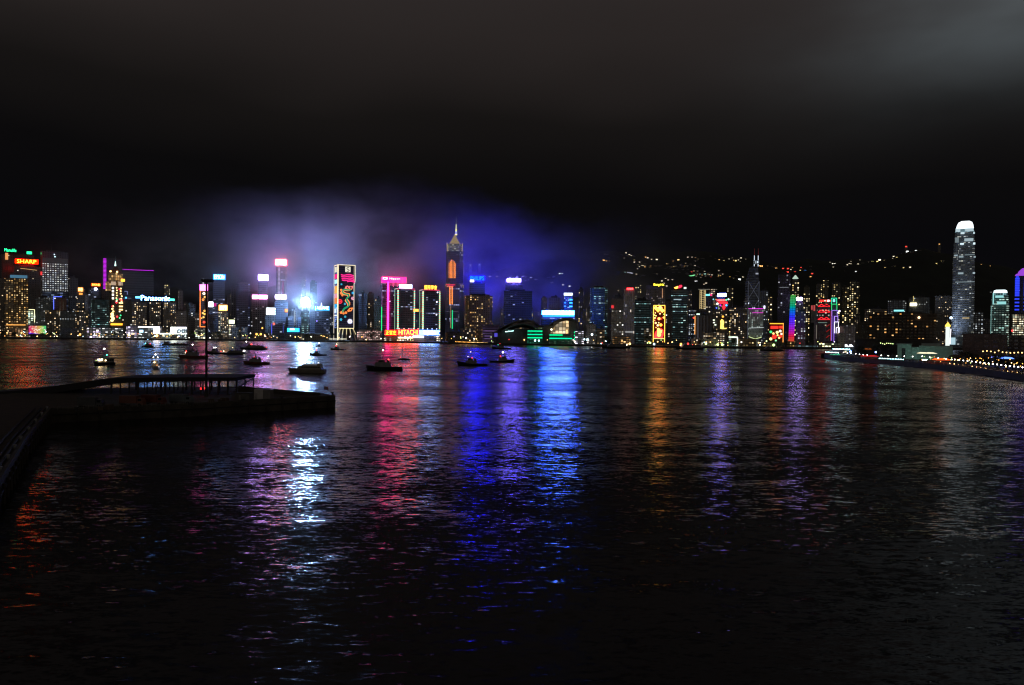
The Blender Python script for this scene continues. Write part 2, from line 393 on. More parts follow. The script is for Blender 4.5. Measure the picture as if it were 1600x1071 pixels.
# ------------------------------------------------------------------ towers
STY = {
 'warm': dict(base=(.16, .11, .07), A=(1, .5, .12), B=(1, .72, .35), cell=(4.6, 4.4), lit=.30, st=.9, dim=.05),
 'res': dict(base=(.12, .12, .12), A=(1, .62, .24), B=(1, .9, .7), cell=(4.2, 3.9), lit=.22, st=1.3, dim=.025),
 'resd': dict(base=(.10, .10, .10), A=(1, .66, .28), B=(1, .9, .72), cell=(4.2, 3.9), lit=.13, st=1.0, dim=.02),
 'mid': dict(base=(.08, .08, .07), A=(1, .66, .22), B=(1, .92, .6), cell=(5.6, 5.4), lit=.30, st=1.7, dim=.008, fill=(.5, .45)),
 'cool': dict(base=(.11, .12, .13), A=(.7, .85, 1), B=(1, 1, .92), cell=(4.8, 4.2), lit=.14, row=.12, st=.8, dim=.035),
 'teal': dict(base=(.05, .08, .09), A=(.35, .9, .9), B=(.75, 1, .95), cell=(5, 4.4), lit=.10, row=.16, st=.65, dim=.05, fill=(.8, .35)),
 'navy': dict(base=(.06, .07, .11), A=(.4, .5, 1), B=(.8, .85, 1), cell=(5, 4.6), lit=.05, row=.05, st=.6, dim=.045, fill=(.85, .4)),
 'dark': dict(base=(.08, .08, .085), A=(1, .8, .5), B=(.85, .95, 1), cell=(5, 4.4), lit=.05, row=.02, st=.9, dim=.015),
 'stone': dict(base=(.34, .32, .31), A=(1, .8, .6), B=(.9, .9, 1), cell=(4.4, 4.0), lit=.07, st=.9, dim=.05),
 'shop': dict(base=(.12, .11, .10), A=(1, .62, .25), B=(1, 1, .9), cell=(5, 3.8), lit=.5, st=1.8, dim=.06, fill=(.7, .5)),
 'shopc': dict(base=(.12, .12, .12), A=(.6, .9, 1), B=(1, .95, .8), cell=(6, 3.6), lit=.5, st=1.6, dim=.06, fill=(.75, .5)),
}
ROOF = plain((.06, .06, .062), .8, 'roof_concrete', scale=.2)
STEEL = plain((.09, .09, .095), .5, 'sign_steel', metal=.6)

def footprint(w, d, shape):
    h = w / 2
    if shape == 'cham': c = min(w, d) * .18; return [(-h + c, 0), (h - c, 0), (h, c), (h, d - c), (h - c, d), (-h + c, d), (-h, d - c), (-h, c)]
    if shape == 'notch': a, c = w * .12, d * .12; return [(-h, 0), (-a, 0), (-a, c), (a, c), (a, 0), (h, 0), (h, d), (-h, d)]
    if shape == 'cross':
        a, c, e = w * .22, d * .28, w * .34
        return [(-a, 0), (a, 0), (a, c * .5), (e, c * .5), (e, c), (h, c), (h, d - c), (e, d - c), (e, d - c * .5), (a, d - c * .5), (a, d), (-a, d), (-a, d - c * .5), (-e, d - c * .5), (-e, d - c), (-h, d - c), (-h, c), (-e, c), (-e, c * .5), (-a, c * .5)]
    if shape == 'round': return [(h * math.cos(a), d / 2 + d / 2 * math.sin(a)) for a in [2 * math.pi * i / 16 for i in range(16)]]
    return [(-h, 0), (h, 0), (h, d), (-h, d)]

class Tower:
    def __init__(s, label, x0, x1, top, off, sty='dark', shape='cham', th=0.0, dep=None, name='tower', cat='tower', body=True, roof=True, D=None, group=None, gz=3.0, **kw):
        s.px = (x0 + x1) / 2
        s.D = D if D is not None else shore(s.px) + off
        p = P(s.px, 522, s.D); s.bear = math.atan2(p.x, s.D)
        s.k = s.D * math.cos(s.bear) / F / math.cos(th); s.base = gz
        s.root = empty(name, (p.x, p.y, gz), -s.bear + th, label, cat, group)
        s.W = (x1 - x0) * s.k; s.d = dep or max(14, min(s.W * .95, 38)); s.H = s.Z(top); s.sty = sty
        st = dict(STY[sty]) if isinstance(sty, str) else dict(sty)
        st.update(kw)
        s.mat = facade(**st)
        if body: s.tower(shape, roof)
    def X(s, px): return (px - s.px) * s.k
    def Z(s, py): return P(s.px, py, s.D).z - s.base
    def part(s, name, mb, mat, parent=None, label=None, **kw):
        o = mb.build(name, mat, parent or s.root, **kw)
        if label: o['label'] = label
        return o
    def tower(s, shape, roof):
        w, d, h = s.W, s.d, s.H
        poly = footprint(w, d, shape)
        hb = h - (min(5, h * .06) if roof else 0)
        mb = MB().prism(poly, -1, hb)
        mb.prism([(p[0] * 1.0, p[1]) for p in footprint(w * 1.012, d * 1.012, shape)], hb + .02, hb + 1.1)   # parapet band
        if h > 40: mb.box(-w * .53, w * .53, -1.2, d * 1.04, -1, min(9, h * .12))             # podium
        s.part('facade', mb, s.mat)
        if roof:
            r = random.random()
            mb = MB().box(-w * .3, w * .24, d * .25, d * .7, hb + 1.1, h)
            if r < .6: mb.box(w * .28, w * .4, d * .3, d * .6, hb + 1.1, h - 1.6)
            if r < .35 and h > 60: mb.cyl(-w * .1, d * .5, h, h + h * .07, .5, .2, 5)
            if r > .7: mb.cyl(w * .1, d * .5, h, h + 3.4, 1.8, 1.8, 8)
            s.part('roof_plant', mb, ROOF)
    def sign(s, x0, x1, y0, y1, c, st, text=None, tc=None, ts=0, y=-1.6, name='sign_board', label=None, dep=1.2, parent=None, margin=.84):
        X0, X1, Z0, Z1 = s.X(x0), s.X(x1), s.Z(y1), s.Z(y0)
        mat = emit(c, st, 'lit_sign') if st > 0 else plain(c, .6, 'sign_face')
        o = s.part(name, MB().box(X0, X1, y - dep, y, Z0, Z1), mat, parent, label)
        if Z0 > s.H - 4:
            mb = MB()
            for i in range(4):
                x = X0 + (X1 - X0) * (i + .5) / 4
                mb.bar((x, y + .3, s.H - 6), (x, y + .3, Z1 - .4), .3); mb.bar((x, y + .4, Z1 - 1), (x, y + 5.5, s.H - 6), .22)
            s.part('sign_support', mb, STEEL, o)
        if text: s.text(text, x0, x1, y0, y1, tc, ts, y - dep - .25, o, margin)
        return o
    def text(s, body, x0, x1, y0, y1, c, st, y, parent=None, margin=.84, name='lettering'):
        w, h = (s.X(x1) - s.X(x0)) * margin, (s.Z(y0) - s.Z(y1)) * margin
        vs, fs = text_verts(body, w, h)
        cx, cz = (s.X(x0) + s.X(x1)) / 2, (s.Z(y0) + s.Z(y1)) / 2
        mb = MB().add([(v[0] + cx, y + v[1] * .5, v[2] + cz) for v in vs], fs)
        return s.part(name, mb, emit(c, st, 'neon_letters'), parent, recalc=False)
    def strip(s, pts, c, st, r=.7, y=-.9, name='light_strip', parent=None):
        return s.part(name, MB().path([(s.X(a), y, s.Z(b)) for a, b in pts], r), emit(c, st, 'light_tube'), parent)
    def lamp(s, px, py, c, st, r=1.2, y=-1.5, name='lamp'):
        return s.part(name, MB().ball(s.X(px), y, s.Z(py), r), emit(c, st, 'lamp_glass'))
    def block(s, x0, x1, y0, y1, ya=0.0, yb=None, mat=None, name='block'):
        return s.part(name, MB().box(s.X(x0), s.X(x1), ya, s.d if yb is None else yb, s.Z(y1) if y1 is not None else -1, s.Z(y0)), mat or s.mat)
T = Tower
# plain towers: label, x0, x1, top, setback, style, footprint, turn
PLAIN = [
 ("dim block cut by the western edge of view beside the amber hotel slab", -14, 7, 432, 120, 'resd', 'notch', 0),
 ("unlit slim tower directly east of the white-windowed grid office", 108, 122, 432, 260, 'dark', 'rect', .15),
 ("low block with striped blue-white windows under the white-windowed grid office", 57, 81, 463, 90, 'cool', 'rect', 0),
 ("squat warm-windowed flats just east of the lit stair frame", 70, 94, 484, 60, 'res', 'cross', 0),
 ("grey office slab with cool ceiling lights behind the dark moored hulk", 94, 118, 485, 70, 'cool', 'notch', 0),
 ("yellow-windowed flats between the grey office slab and the teal glass block", 118, 139, 484, 50, 'res', 'cross', 0),
 ("pale narrow tower with faint windows behind the yellow-windowed flats", 126, 138, 458, 220, 'stone', 'rect', 0),
 ("teal glass block at the foot of the gold-crowned tower", 144, 171, 466, 60, 'teal', 'cham', .1),
 ("plain grey slab between the gold-crowned tower and the long white rooftop sign", 193, 208, 468, 110, 'dark', 'rect', -.1),
 ("slender flats with two columns of lit windows above the long white rooftop sign", 257, 265, 442, 420, 'mid', 'rect', 0),
 ("stepped pale spire-like tower east of the long white rooftop sign", 278, 286, 452, 300, 'stone', 'cham', 0),
 ("pinkish grey hotel below the stepped pale tower", 275, 292, 484, 130, 'stone', 'notch', 0),
 ("pale narrow slab at the western side of the orange-outlined tower", 305, 313, 487, 70, 'stone', 'rect', 0),
 ("black block with fine dotted windows left of the narrow pale slab", 293, 306, 473, 110, 'dark', 'cham', .2),
 ("unlit tower with a row of white dots up one edge, under a bare mast", 361, 371, 448, 260, 'dark', 'rect', .1),
 ("navy tower with a tall mast between the dotted-edge tower and the pink signs", 369, 391, 441, 220, 'navy', 'cham', 0),
 ("dim tower with a column of pink windows behind the big white globe lamp", 471, 478, 434, 330, 'res', 'rect', 0),
 ("navy office with a white strip of rooftop light east of the white globe lamp", 484, 495, 438, 260, 'navy', 'rect', 0),
 ("dim navy office with the slender lit fin, west of the white globe lamp", 446, 470, 494, 70, 'navy', 'cham', 0),
 ("blue-edged slim twin tower nearest the dragon tower", 560, 573, 456, 150, 'navy', 'notch', 0),
 ("grey flats beside the blue-edged slim twin tower", 574, 584, 456, 170, 'resd', 'cross', 0),
 ("short dim flats between the grey flats and the magenta tower", 584, 595, 465, 150, 'resd', 'rect', 0),
 ("brown hotel crowded with dim amber windows beside the tallest spired tower", 728, 770, 459, 120, 'warm', 'cham', .12),
 ("dark flats with thin columns of windows above the dark shell roof", 806, 832, 478, 330, 'resd', 'notch', 0),
 ("slim flats with one lit column east of the blue banded tower", 904, 911, 449, 400, 'mid', 'rect', 0),
 ("teal office with broken bands of lit floors, highest west of the pale pair", 923, 949, 447, 230, 'teal', 'cham', .1),
 ("low pale box of a building at the foot of the banded teal office", 917, 931, 506, 50, 'stone', 'rect', 0),
 ("speckled flats right behind the pale tower with a red roof sign", 991, 1001, 443, 600, 'mid', 'cross', 0),
 ("dark teal office with short lit rows west of the red lantern panel", 990, 1016, 466, 150, 'teal', 'rect', 0),
 ("black slab just east of the red lantern panel", 1039, 1050, 468, 120, 'dark', 'rect', .1),
 ("dim speckled tower behind the fire-red logo tower", 1066, 1080, 452, 420, 'resd', 'cross', 0),
 ("speckled flats climbing behind the white-blue sign tower", 1134, 1145, 447, 650, 'mid', 'rect', 0),
 ("broad brown flats with scattered windows west of the twin-masted tower", 1141, 1168, 478, 260, 'res', 'cross', 0),
 ("grey office with one bright top light east of the twin-masted tower", 1187, 1200, 452, 420, 'cool', 'rect', 0),
 ("slim flats with a warm lit column beside the square black tower", 1200, 1207, 462, 360, 'mid', 'rect', 0),
 ("tall narrow flats just behind the rainbow tower", 1236, 1247, 440, 560, 'mid', 'cross', 0),
 ("dim office below the small pink sign", 1246, 1258, 484, 90, 'cool', 'rect', 0),
 ("flats with two bright yellow window columns west of the red-trussed bank", 1255, 1264, 446, 560, 'mid', 'notch', 0),
 ("hill-foot flats with a crooked yellow window column above the red-trussed bank", 1274, 1283, 442, 640, 'mid', 'cross', 0),
 ("hill-foot flats with sparse cool windows behind the red-trussed bank", 1285, 1293, 436, 700, 'mid', 'rect', 0),
 ("wide hill-foot flats with a lit crown behind the violet stepped tower", 1299, 1313, 440, 620, 'mid', 'notch', 0),
 ("hill-foot flats between the lit-crowned flats and the last yellow block", 1314, 1326, 446, 660, 'mid', 'cross', 0),
 ("last yellow-windowed hill-foot block before the dark gap", 1327, 1342, 438, 600, 'mid', 'notch', 0),
 ("brown low civic block with pale pilasters under the violet stepped tower", 1318, 1336, 508, 60, 'stone', 'notch', 0),
 ("plain brown low annex between the violet stepped tower and the pilastered civic block", 1310, 1320, 520, 40, 'stone', 'rect', 0),
 ("grey office block with a cyan roofline above the dark waterfront hotel", 1386, 1415, 467, 260, 'cool', 'cham', 0),
 ("small pale flats between the cyan-roofed office and the hill gap", 1350, 1385, 481, 380, 'res', 'cross', 0),
 ("grey terrace of flats above the eastern end of the dark waterfront hotel", 1460, 1486, 460, 420, 'resd', 'notch', 0),
 ("grey glass office tucked against the tallest rounded tower", 1521, 1537, 486, 160, 'cool', 'rect', 0),
 ("blank dark shed between the two rounded glass towers", 1534, 1547, 497, 200, 'dark', 'rect', 0),
]
for l, x0, x1, top, off, sty, shp, th in PLAIN:
    T(l.replace(' left of', ' west of'), x0, x1, top, off, sty, shp, th, name='apartment_tower' if sty in ('res', 'resd', 'mid') else 'office_tower')

WHITE, BLUE = (1, .97, .92), (.12, .3, 1)
def plumb(t, px, y0, y1, c, st, r=.5): return t.strip([(px, y0), (px, y1)], c, st, r)

# dim rows of towers that only fill the gaps behind
rf = random.Random(11)
for i in range(46):
    while True:
        px = rf.uniform(-6, 1478)
        if not (1340 < px < 1392 or 696 < px < 726 or 520 < px < 558): break
    wd = rf.uniform(9, 19); tp = rf.uniform(458, 494) if not 400 < px < 700 else rf.uniform(466, 496)
    T('dim half-hidden tower in the rows behind the waterfront', px - wd / 2, px + wd / 2, tp, rf.uniform(330, 620), rf.choice(['resd', 'resd', 'res', 'cool', 'dark', 'stone']), rf.choice(['cross', 'notch', 'cham', 'rect']), rf.uniform(-.2, .2), group='dim towers behind the waterfront', name='background_tower', st=rf.uniform(.5, .9), dim=.02)
for i in range(34):
    px = rf.uniform(-4, 1330); wd = rf.uniform(12, 30)
    if 820 < px < 905 or 520 < px < 556: continue
    T('dim low building in the clutter of the far quay', px - wd / 2, px + wd / 2, rf.uniform(508, 520), rf.uniform(45, 160), rf.choice(['shop', 'res', 'resd', 'shopc', 'cool', 'warm']), rf.choice(['notch', 'rect']), rf.uniform(-.2, .2), group='low buildings of the far quay', name='low_building', cat='building', st=rf.uniform(.5, 1.1), lit=rf.uniform(.15, .4))
# --- western stretch
t = T('amber-lit hotel slab covered with small warm windows, blue glow along its roof', 8, 45, 433, 60, 'warm', 'notch', 0, name='hotel_tower', lit=.42, dim=.06)
t.sign(16, 43, 430, 434.5, (.12, .32, .5), .5, name='roof_glow', y=4)
t.strip([(10, 508), (40, 508)], (1, .45, .1), 2.2, .8)
t = T('tall dark tower topped by a bright green sign', 3, 54, 396, 300, 'dark', 'notch', .08, lit=.015)
t.sign(7, 26, 389.5, 394.5, (.0, .06, .02), 0, 'Manulife', (.02, 1, .32), 4, margin=.95)
t.sign(42, 50, 392.5, 396.5, (.02, 1, .32), 2.5)
t.sign(8.5, 13, 396.5, 407, (1, .4, .12), .9, name='lit_panel')
t = T('dark tower with a glowing red and yellow rooftop sign', 22, 65, 414, 190, 'dark', 'rect', 0, lit=.01)
t.sign(24, 60, 405.6, 412.6, (1, .006, 0), 12, 'SHARP', (1, .5, .03), 5, margin=.84)
t.strip([(32, 420), (58, 422)], (1, .6, .2), .9, .5)
t.sign(63.6, 66.4, 424, 429.5, (1, .05, .05), 1.2, name='lit_emblem')
t = T('broad office block with a full grid of small white windows below a black top', 66, 107, 391, 230, 'dark', 'rect', .1, base=(.10, .105, .12), A=(.75, .85, 1), B=(1, 1, .9), lit=.0, dim=.0)
t.lamp(85, 398, (.6, .8, 1), 2, 1.3); t.lamp(86, 401.5, (.6, .9, 1), 2, 1.5)
gm = facade(base=(.1, .105, .12), A=(.75, .85, 1), B=(1, 1, .88), cell=(5.2, 5.1), lit=4, st=.55, fill=(.55, .42), dim=.5)
t.part('window_grid', MB().box(t.X(67), t.X(106), -.5, 2, t.Z(455), t.Z(412)), gm)
t.part('crown_band', MB().box(t.X(66.5), t.X(106.5), -.45, 2, t.Z(411.5), t.Z(404)), emit((.5, .48, .55), .045, 'dim_band'))
bm_ = facade(base=(.05, .06, .1), A=(.3, .4, .8), B=(.5, .7, 1), cell=(6, 5), lit=.3, st=.3, fill=(1, .4), dim=.1)
t.part('lower_floors', MB().box(t.X(66.5), t.X(106.5), -.45, 2, t.Z(498), t.Z(457)), bm_)
t = T('small bright stair frame of pale yellow light beside the amber hotel', 44, 55, 483, 45, 'shop', 'rect', 0, name='low_block', cat='building', A=(.9, 1, .6), B=(.7, 1, .9), lit=.7)
t.strip([(45, 484), (54, 484), (54, 504)], (1, .95, .5), 2.0, .7)
t = T('dark brick building with a vivid blue edge light on its roof', 83, 104, 463, 120, 'dark', 'rect', 0, base=(.2, .09, .07))
t.strip([(84, 484), (84, 464), (97, 464)], (.1, .15, 1), 2.2, .8)
t.block(93, 103, 467, 486, -.6, 2, facade(base=(.25, .12, .09), lit=.1, dim=.03), 'brick_bay')
t = T('narrow tower with a small orange sign stack east of the grid office', 120, 133, 449, 170, 'resd', 'rect', 0)
t.sign(122, 130, 449.5, 456, (1, .3, .05), 2, '時', (1, .75, .3), 4, y=-1)
t.sign(123.5, 129, 458, 461, (1, .35, .06), 1.5, y=-1)
t = T('navy tower with an orange roof sign over one white floodlight', 138, 158, 449, 110, 'navy', 'cham', 0)
t.sign(142.5, 157, 443, 447.5, (.9, .06, .0), 2, '新光大廈', (1, .5, .08), 5)
t.lamp(149.5, 452, (.7, .75, 1), 14, 3.0, -2, 'floodlight')
t = T('thin dark tower edged by a ladder of purple light', 160, 190, 403, 330, 'dark', 'rect', 0, lit=.01)
mb = MB()
for i in range(24):
    z = t.Z(452) + (t.Z(404) - t.Z(452)) * i / 24
    mb.box(t.X(161.6), t.X(166.2), -2, -.4, z, z + 1.9)
t.part('light_ladder', mb, emit((.6, .02, .85), 1.3, 'purple_tube'))
t = T('ornate gold-crowned tower with a lit spire and columns of festive lights', 169, 194, 455, 100, 'dark', 'rect', 0, body=False, name='crowned_tower')
w = t.W
gold = facade(base=(.45, .3, .15), A=(1, .5, .15), B=(1, .65, .3), cell=(4, 6), lit=1, st=.42, fill=(.8, .75), dim=.3)
t.part('shaft', MB().prism(footprint(t.X(193) - t.X(170), 30, 'cham'), -1, t.Z(447)), facade(base=(.08, .07, .07), lit=.06, dim=.01))
t.part('crown', MB().box(t.X(170), t.X(181), -.5, 22, t.Z(440), t.Z(427)).box(t.X(185), t.X(192), -.5, 22, t.Z(447), t.Z(428)).box(t.X(165), t.X(173), -.3, 20, t.Z(455), t.Z(441)).box(t.X(181), t.X(185), 1, 20, t.Z(448), t.Z(426)), gold)
t.part('pale_band', MB().box(t.X(173.5), t.X(181), -.8, 2, t.Z(446), t.Z(440.5)).box(t.X(185), t.X(192), -.8, 2, t.Z(446), t.Z(440.5)), emit((1, .72, .5), .5, 'floodlit_band'))
t.part('pyramid_roof', MB().prism([(t.X(173), 3), (t.X(189), 3), (t.X(189), 22), (t.X(173), 22)], t.Z(426), t.Z(415), .12), plain((.12, .05, .04), .5, 'roof_tiles'))
t.part('spire', MB().cyl(t.X(180.3), 12, t.Z(415.5), t.Z(408), 1.9, .5, 8), emit((.6, .95, .9), 1.8, 'spire_glow'))
t.part('mast', MB().cyl(t.X(180.3), 12, t.Z(408), t.Z(400), .5, .2, 6), plain((.2, .3, .3), .4, 'mast_steel'))
for x, y in ((172.8, 424.6), (183, 425)): t.lamp(x, y, (1, .55, .2), 5, 1.9)
t.sign(189, 195, 436, 440, (1, .4, .03), 4, name='lit_emblem')
mb, mg, mr, mw = MB(), MB(), MB(), MB()
def FB(m_, c=(1, .62, .22), s_=3.5, nm='festive_bulb'): t.part(nm, m_, emit(c, s_, 'festive_bulbs'))
for y in (449, 454, 459.5, 465): FB(MB().box(t.X(175), t.X(178), -1.6, -.4, t.Z(y + 3), t.Z(y)), (1, .9, .7), 2.5, 'white_lantern')
for y in range(450, 473, 4): FB(MB().ball(t.X(182.4 + random.uniform(-.6, .6)), -1.2, t.Z(y), 1.4)); FB(MB().ball(t.X(189.5 + random.uniform(-1, 1)), -1.2, t.Z(y + 1), 1.6))
for y in (479, 483, 487, 491, 495, 498, 501): FB(MB().ball(t.X(176 + random.uniform(-1.2, 1.2)), -1.2, t.Z(y), 2.0 if y < 490 else 3.2))
for x, y in ((187, 452), (188, 468), (190, 469), (182, 473), (183, 495), (176, 479)): FB(MB().ball(t.X(x), -1.4, t.Z(y), 1.9), (1, .04, .05), 3, 'red_bulb')
for x, y in ((182.5, 468), (187, 497), (188.5, 493)): FB(MB().ball(t.X(x), -1.4, t.Z(y), 1.5), (.05, .9, .3), 2, 'green_bulb')
for y in (472.5, 478, 483): FB(MB().box(t.X(186), t.X(192), -1.6, -.4, t.Z(y + 2), t.Z(y)), nm='lit_sign')
t.sign(173, 191.5, 505.5, 508.5, (1, .38, .03), 2.4, name='canopy_sign')
t = T('wide dark slab capped by a thin purple line of light', 192, 240, 423, 280, 'dark', 'rect', 0.0, base=(.08, .08, .09), A=(.6, .6, .7), B=(.5, .55, .75), cell=(40, 6), lit=.08, st=.25, fill=(1, .3), dim=.05)
t.strip([(191.5, 422.2), (240.5, 422.4)], (.62, .02, .8), 1.4, .8)
t.strip([(194, 456), (199, 456), (199, 461)], (.4, .5, 1), .9, .5); t.lamp(197, 466, (.1, .5, 1), 3, 2)
# long white rooftop sign spans a pair of linked apartment blocks
t = T('apartment estate under a long white rooftop sign with blue and green ends', 207, 275, 470, 70, 'res', 'notch', 0, name='apartment_block', cat='building', lit=.26)
so = t.sign(220, 266, 462, 470, (.0, .02, .06), 0, 'Panasonic', (.12, .36, 1), 40, margin=.98, dep=.5)
t.part('sign_bar', MB().box(t.X(212), t.X(221), -2.6, -1.8, t.Z(467), t.Z(464)), emit((.08, .4, 1), 5, 'lit_bar'), so)
t.part('sign_bar', MB().box(t.X(265), t.X(273), -2.6, -1.8, t.Z(469.5), t.Z(466.5)), emit((.08, .8, .55), 3, 'lit_bar'), so)
for a, b2 in ((229, 233), (251, 255)): t.block(a, b2, 470, 512, -.4, 2, plain((.03, .03, .035), .8, 'painted_shade'), 'shade_strip')  # dark strips: shade between the blocks put into the colour
# orange-outlined festive tower
t = T('slim tower outlined in orange neon with a pink glowing top and round ornaments', 311.5, 325, 446, 55, 'dark', 'rect', 0, name='festive_tower', lit=.0, dim=.0)
t.sign(312, 324.5, 445, 454, (1, .08, .5), 10, name='glowing_crown')
t.part('spire', MB().cyl(t.X(317.3), 4, t.H - 2, t.Z(435), 1.2, .3, 6), emit((.9, .85, .9), .9, 'spire_glow'))
t.strip([(312.6, 454.5), (312.6, 511), (323.6, 511), (323.6, 454.5), (312.6, 454.5)], (1, .22, .04), 3.2, .75, -1.5)
for x, y, r_, c, s_ in ((318.5, 459, 2.1, (1, .85, .6), 3), (320, 464.5, 1.7, (1, .5, .15), 2.4), (317.2, 468.5, 1.9, (1, .35, .08), 2), (319.6, 486, 1.7, (1, .5, .12), 2.2), (316.8, 489.5, 1.5, (1, .5, .15), 2.4), (319.8, 491, 1.7, (1, .55, .1), 2.4), (318, 496, 1.5, (1, .6, .15), 2), (315, 497.5, 1, (1, .5, .1), 2), (318.8, 503.7, 2, (1, .08, .04), 2.4), (322, 470, 1, (1, .5, .2), 2)):
    t.part('ring_ornament', MB().ring(t.X(x), -1.2, t.Z(y), r_ * t.k, .9 * t.k), emit(c, s_, 'neon_ring'))
t = T('dark slim tower with a bright blue and white rooftop sign', 333, 351, 437, 210, 'navy', 'rect', 0)
t.sign(333, 352, 429, 437.3, (.02, .25, 1), 5, 'EPSON', (.8, .95, 1), 5, margin=.8)
t = T('dim tower with a white lantern-like sign and pink side beside the tall light mast', 326, 341, 480, 110, 'navy', 'rect', 0)
t.sign(326, 333, 472, 480, (.75, .8, 1), 6); t.sign(333.6, 338, 474, 479, (.9, .05, .4), .6)
t = T('lit office under an orange billboard', 341, 356, 487, 80, 'res', 'rect', 0, lit=.35, dim=.03)
t.sign(342, 355, 477, 485.5, (1, .42, .08), 7, '金門', (1, .85, .55), 9, margin=.7)
t.strip([(344, 488), (344, 520)], (.6, .9, .9), .3, .4)
t = T('small block under a pale green-white sign near the quay', 357, 368, 508, 45, 'shop', 'rect', 0, name='low_block', cat='building')
t.sign(357.5, 366.5, 500, 506, (.9, 1, .6), 2.2); t.strip([(358.5, 506), (358.5, 523)], (.8, .9, .5), .7, .5)
# pink pair
t = T('tower crowned by a white-violet light box above a pair of pink signs', 403, 418, 438, 180, 'navy', 'rect', 0)
t.sign(403.5, 419, 430, 438, (.5, .32, 1), 46)
plumb(t, 415.6, 440, 461, (.6, .6, 1), .4)
t.sign(404, 417.4, 461.5, 467.5, (1, .25, .6), 16); t.sign(394.5, 402.8, 461.5, 467.5, (1, .25, .6), 16)
t.block(393, 418, 462, None, -.5, 24, facade(**STY['dark']), 'lower_wing')
t = T('tower framed by white dotted lines under a glowing orange-red sign', 431, 448, 415, 200, 'navy', 'rect', 0, dim=.06)
t.sign(430, 447.6, 406, 415, (1, .05, .10), 26, 'BROTHER', (1, .55, .15), 26, margin=.88)
mb = MB()
for i in range(22):
    mb.box(t.X(434.5), t.X(437), -1, -.3, t.Z(418 + i * 2), t.Z(417 + i * 2)); mb.box(t.X(446.2), t.X(447.2), -1, -.3, t.Z(418 + i * 2), t.Z(417 + i * 2))
t.part('light_dot', mb, emit((.8, .7, 1), .7, 'white_dots'))
t.block(440.5, 443.2, 439, 460, -.6, 1, emit((.7, .06, .4), .25, 'pink_panel'), 'pink_panel')
t.sign(430, 447, 461.3, 467.5, (.7, .55, 1), 26)
t = T('square dim block below the white sign of the dotted tower', 429, 450, 469, 100, 'navy', 'rect', 0)
t.sign(445, 449.5, 483, 488, (1, .25, .05), 2.5, name='lit_emblem', y=-.8)
t = T('slim office holding up a white and teal billboard', 414, 431, 492, 70, 'dark', 'rect', 0)
b_ = t.sign(416, 430, 481.5, 492, (.85, .95, 1), 5)
t.part('sign_stripe', MB().box(t.X(420), t.X(430), -3.4, -2.9, t.Z(486.5), t.Z(485)).box(t.X(420), t.X(430), -3.4, -2.9, t.Z(490), t.Z(488.5)), emit((.05, .7, .75), 1.4, 'teal_stripe'), b_)
t = T('low hall with blue light strips and a red lamp on its roof', 424, 445, 506, 40, 'navy', 'rect', 0, name='low_block', cat='building')
plumb(t, 424.6, 506, 521, (.1, .12, 1), 1.6); plumb(t, 442.5, 508, 520, (.1, .15, .8), .8); t.lamp(428, 506.5, (1, .05, .03), 5, 2)
t = T('low screen building with a bright cyan-blue video wall', 447, 470, 512, 35, 'dark', 'rect', 0, name='low_block', cat='building')
t.sign(449, 467.5, 513, 518.8, (.02, .42, 1), 4, name='video_wall'); t.sign(453, 460, 513.6, 516, (.5, .9, 1), 5, name='video_caption', y=-3)
t = T('slender lit fin of a tower rising over the blue video wall', 459, 463, 484, 55, 'stone', 'rect', 0, dep=8)
plumb(t, 460.3, 485, 503, (.9, .95, 1), .6, .8)
# globe lamp
t = T('teal striped tower carrying a huge blinding white globe lamp', 470.5, 483, 484, 60, 'teal', 'cham', 0, name='beacon_tower', row=.8, dim=.12, st=.55)
t.part('lamp_globe', MB().ball(t.X(477), 7, t.Z(472), 7.0 * t.k, 20, 12), emit((.32, .56, 1), LAMP, 'globe_glass'))
GLOBE = t.root.matrix_basis @ Vector((t.X(477), 7, t.Z(472)))
t.part('lamp_cradle', MB().cyl(t.X(477), 7, t.H - 4, t.Z(477.5), 5, 3.4, 10), STEEL)
t = T('short navy block with a bright cyan rooftop sign by the dragon tower', 492, 515, 485, 80, 'navy', 'rect', 0, lit=.08)
t.sign(491, 514.5, 479, 485.3, (.02, .35, 1), 3, 'J ALLIANZ', (.55, .95, 1), 9, margin=.9)
t.part('roof_lantern', MB().cyl(t.X(502), 8, t.H, t.Z(473), 3.4, .6, 4), emit((.8, .75, 1), 1.6, 'lantern_glass'))
t.lamp(495, 502, (.4, .3, 1), 1.5, 1.6)

# volume added round the globe lamp to imitate its lens halo
m = bpy.data.materials.new('halo'); m.use_nodes = True; q = NT(m.node_tree)
dd = q.v('LENGTH', q.v('SUBTRACT', q.n('ShaderNodeNewGeometry').outputs['Position'], tuple(GLOBE)))
pv = q.n('ShaderNodeVolumeScatter'); q.l(q.m('MULTIPLY', q.rng(dd, 10.0, 74.0, 1, 0), HALO), pv.inputs['Density']); pv.inputs['Color'].default_value = (.9, .95, 1, 1)
q.l(pv.outputs[0], q.n('ShaderNodeOutputMaterial').inputs['Volume'])
mo = MB().ball(0, 0, 0, 75, 20, 12).build('halo', m); mo.location = GLOBE; tag(mo, 'added scattering volume for the mist glowing blue round the big white globe lamp', 'halo', kind='stuff')
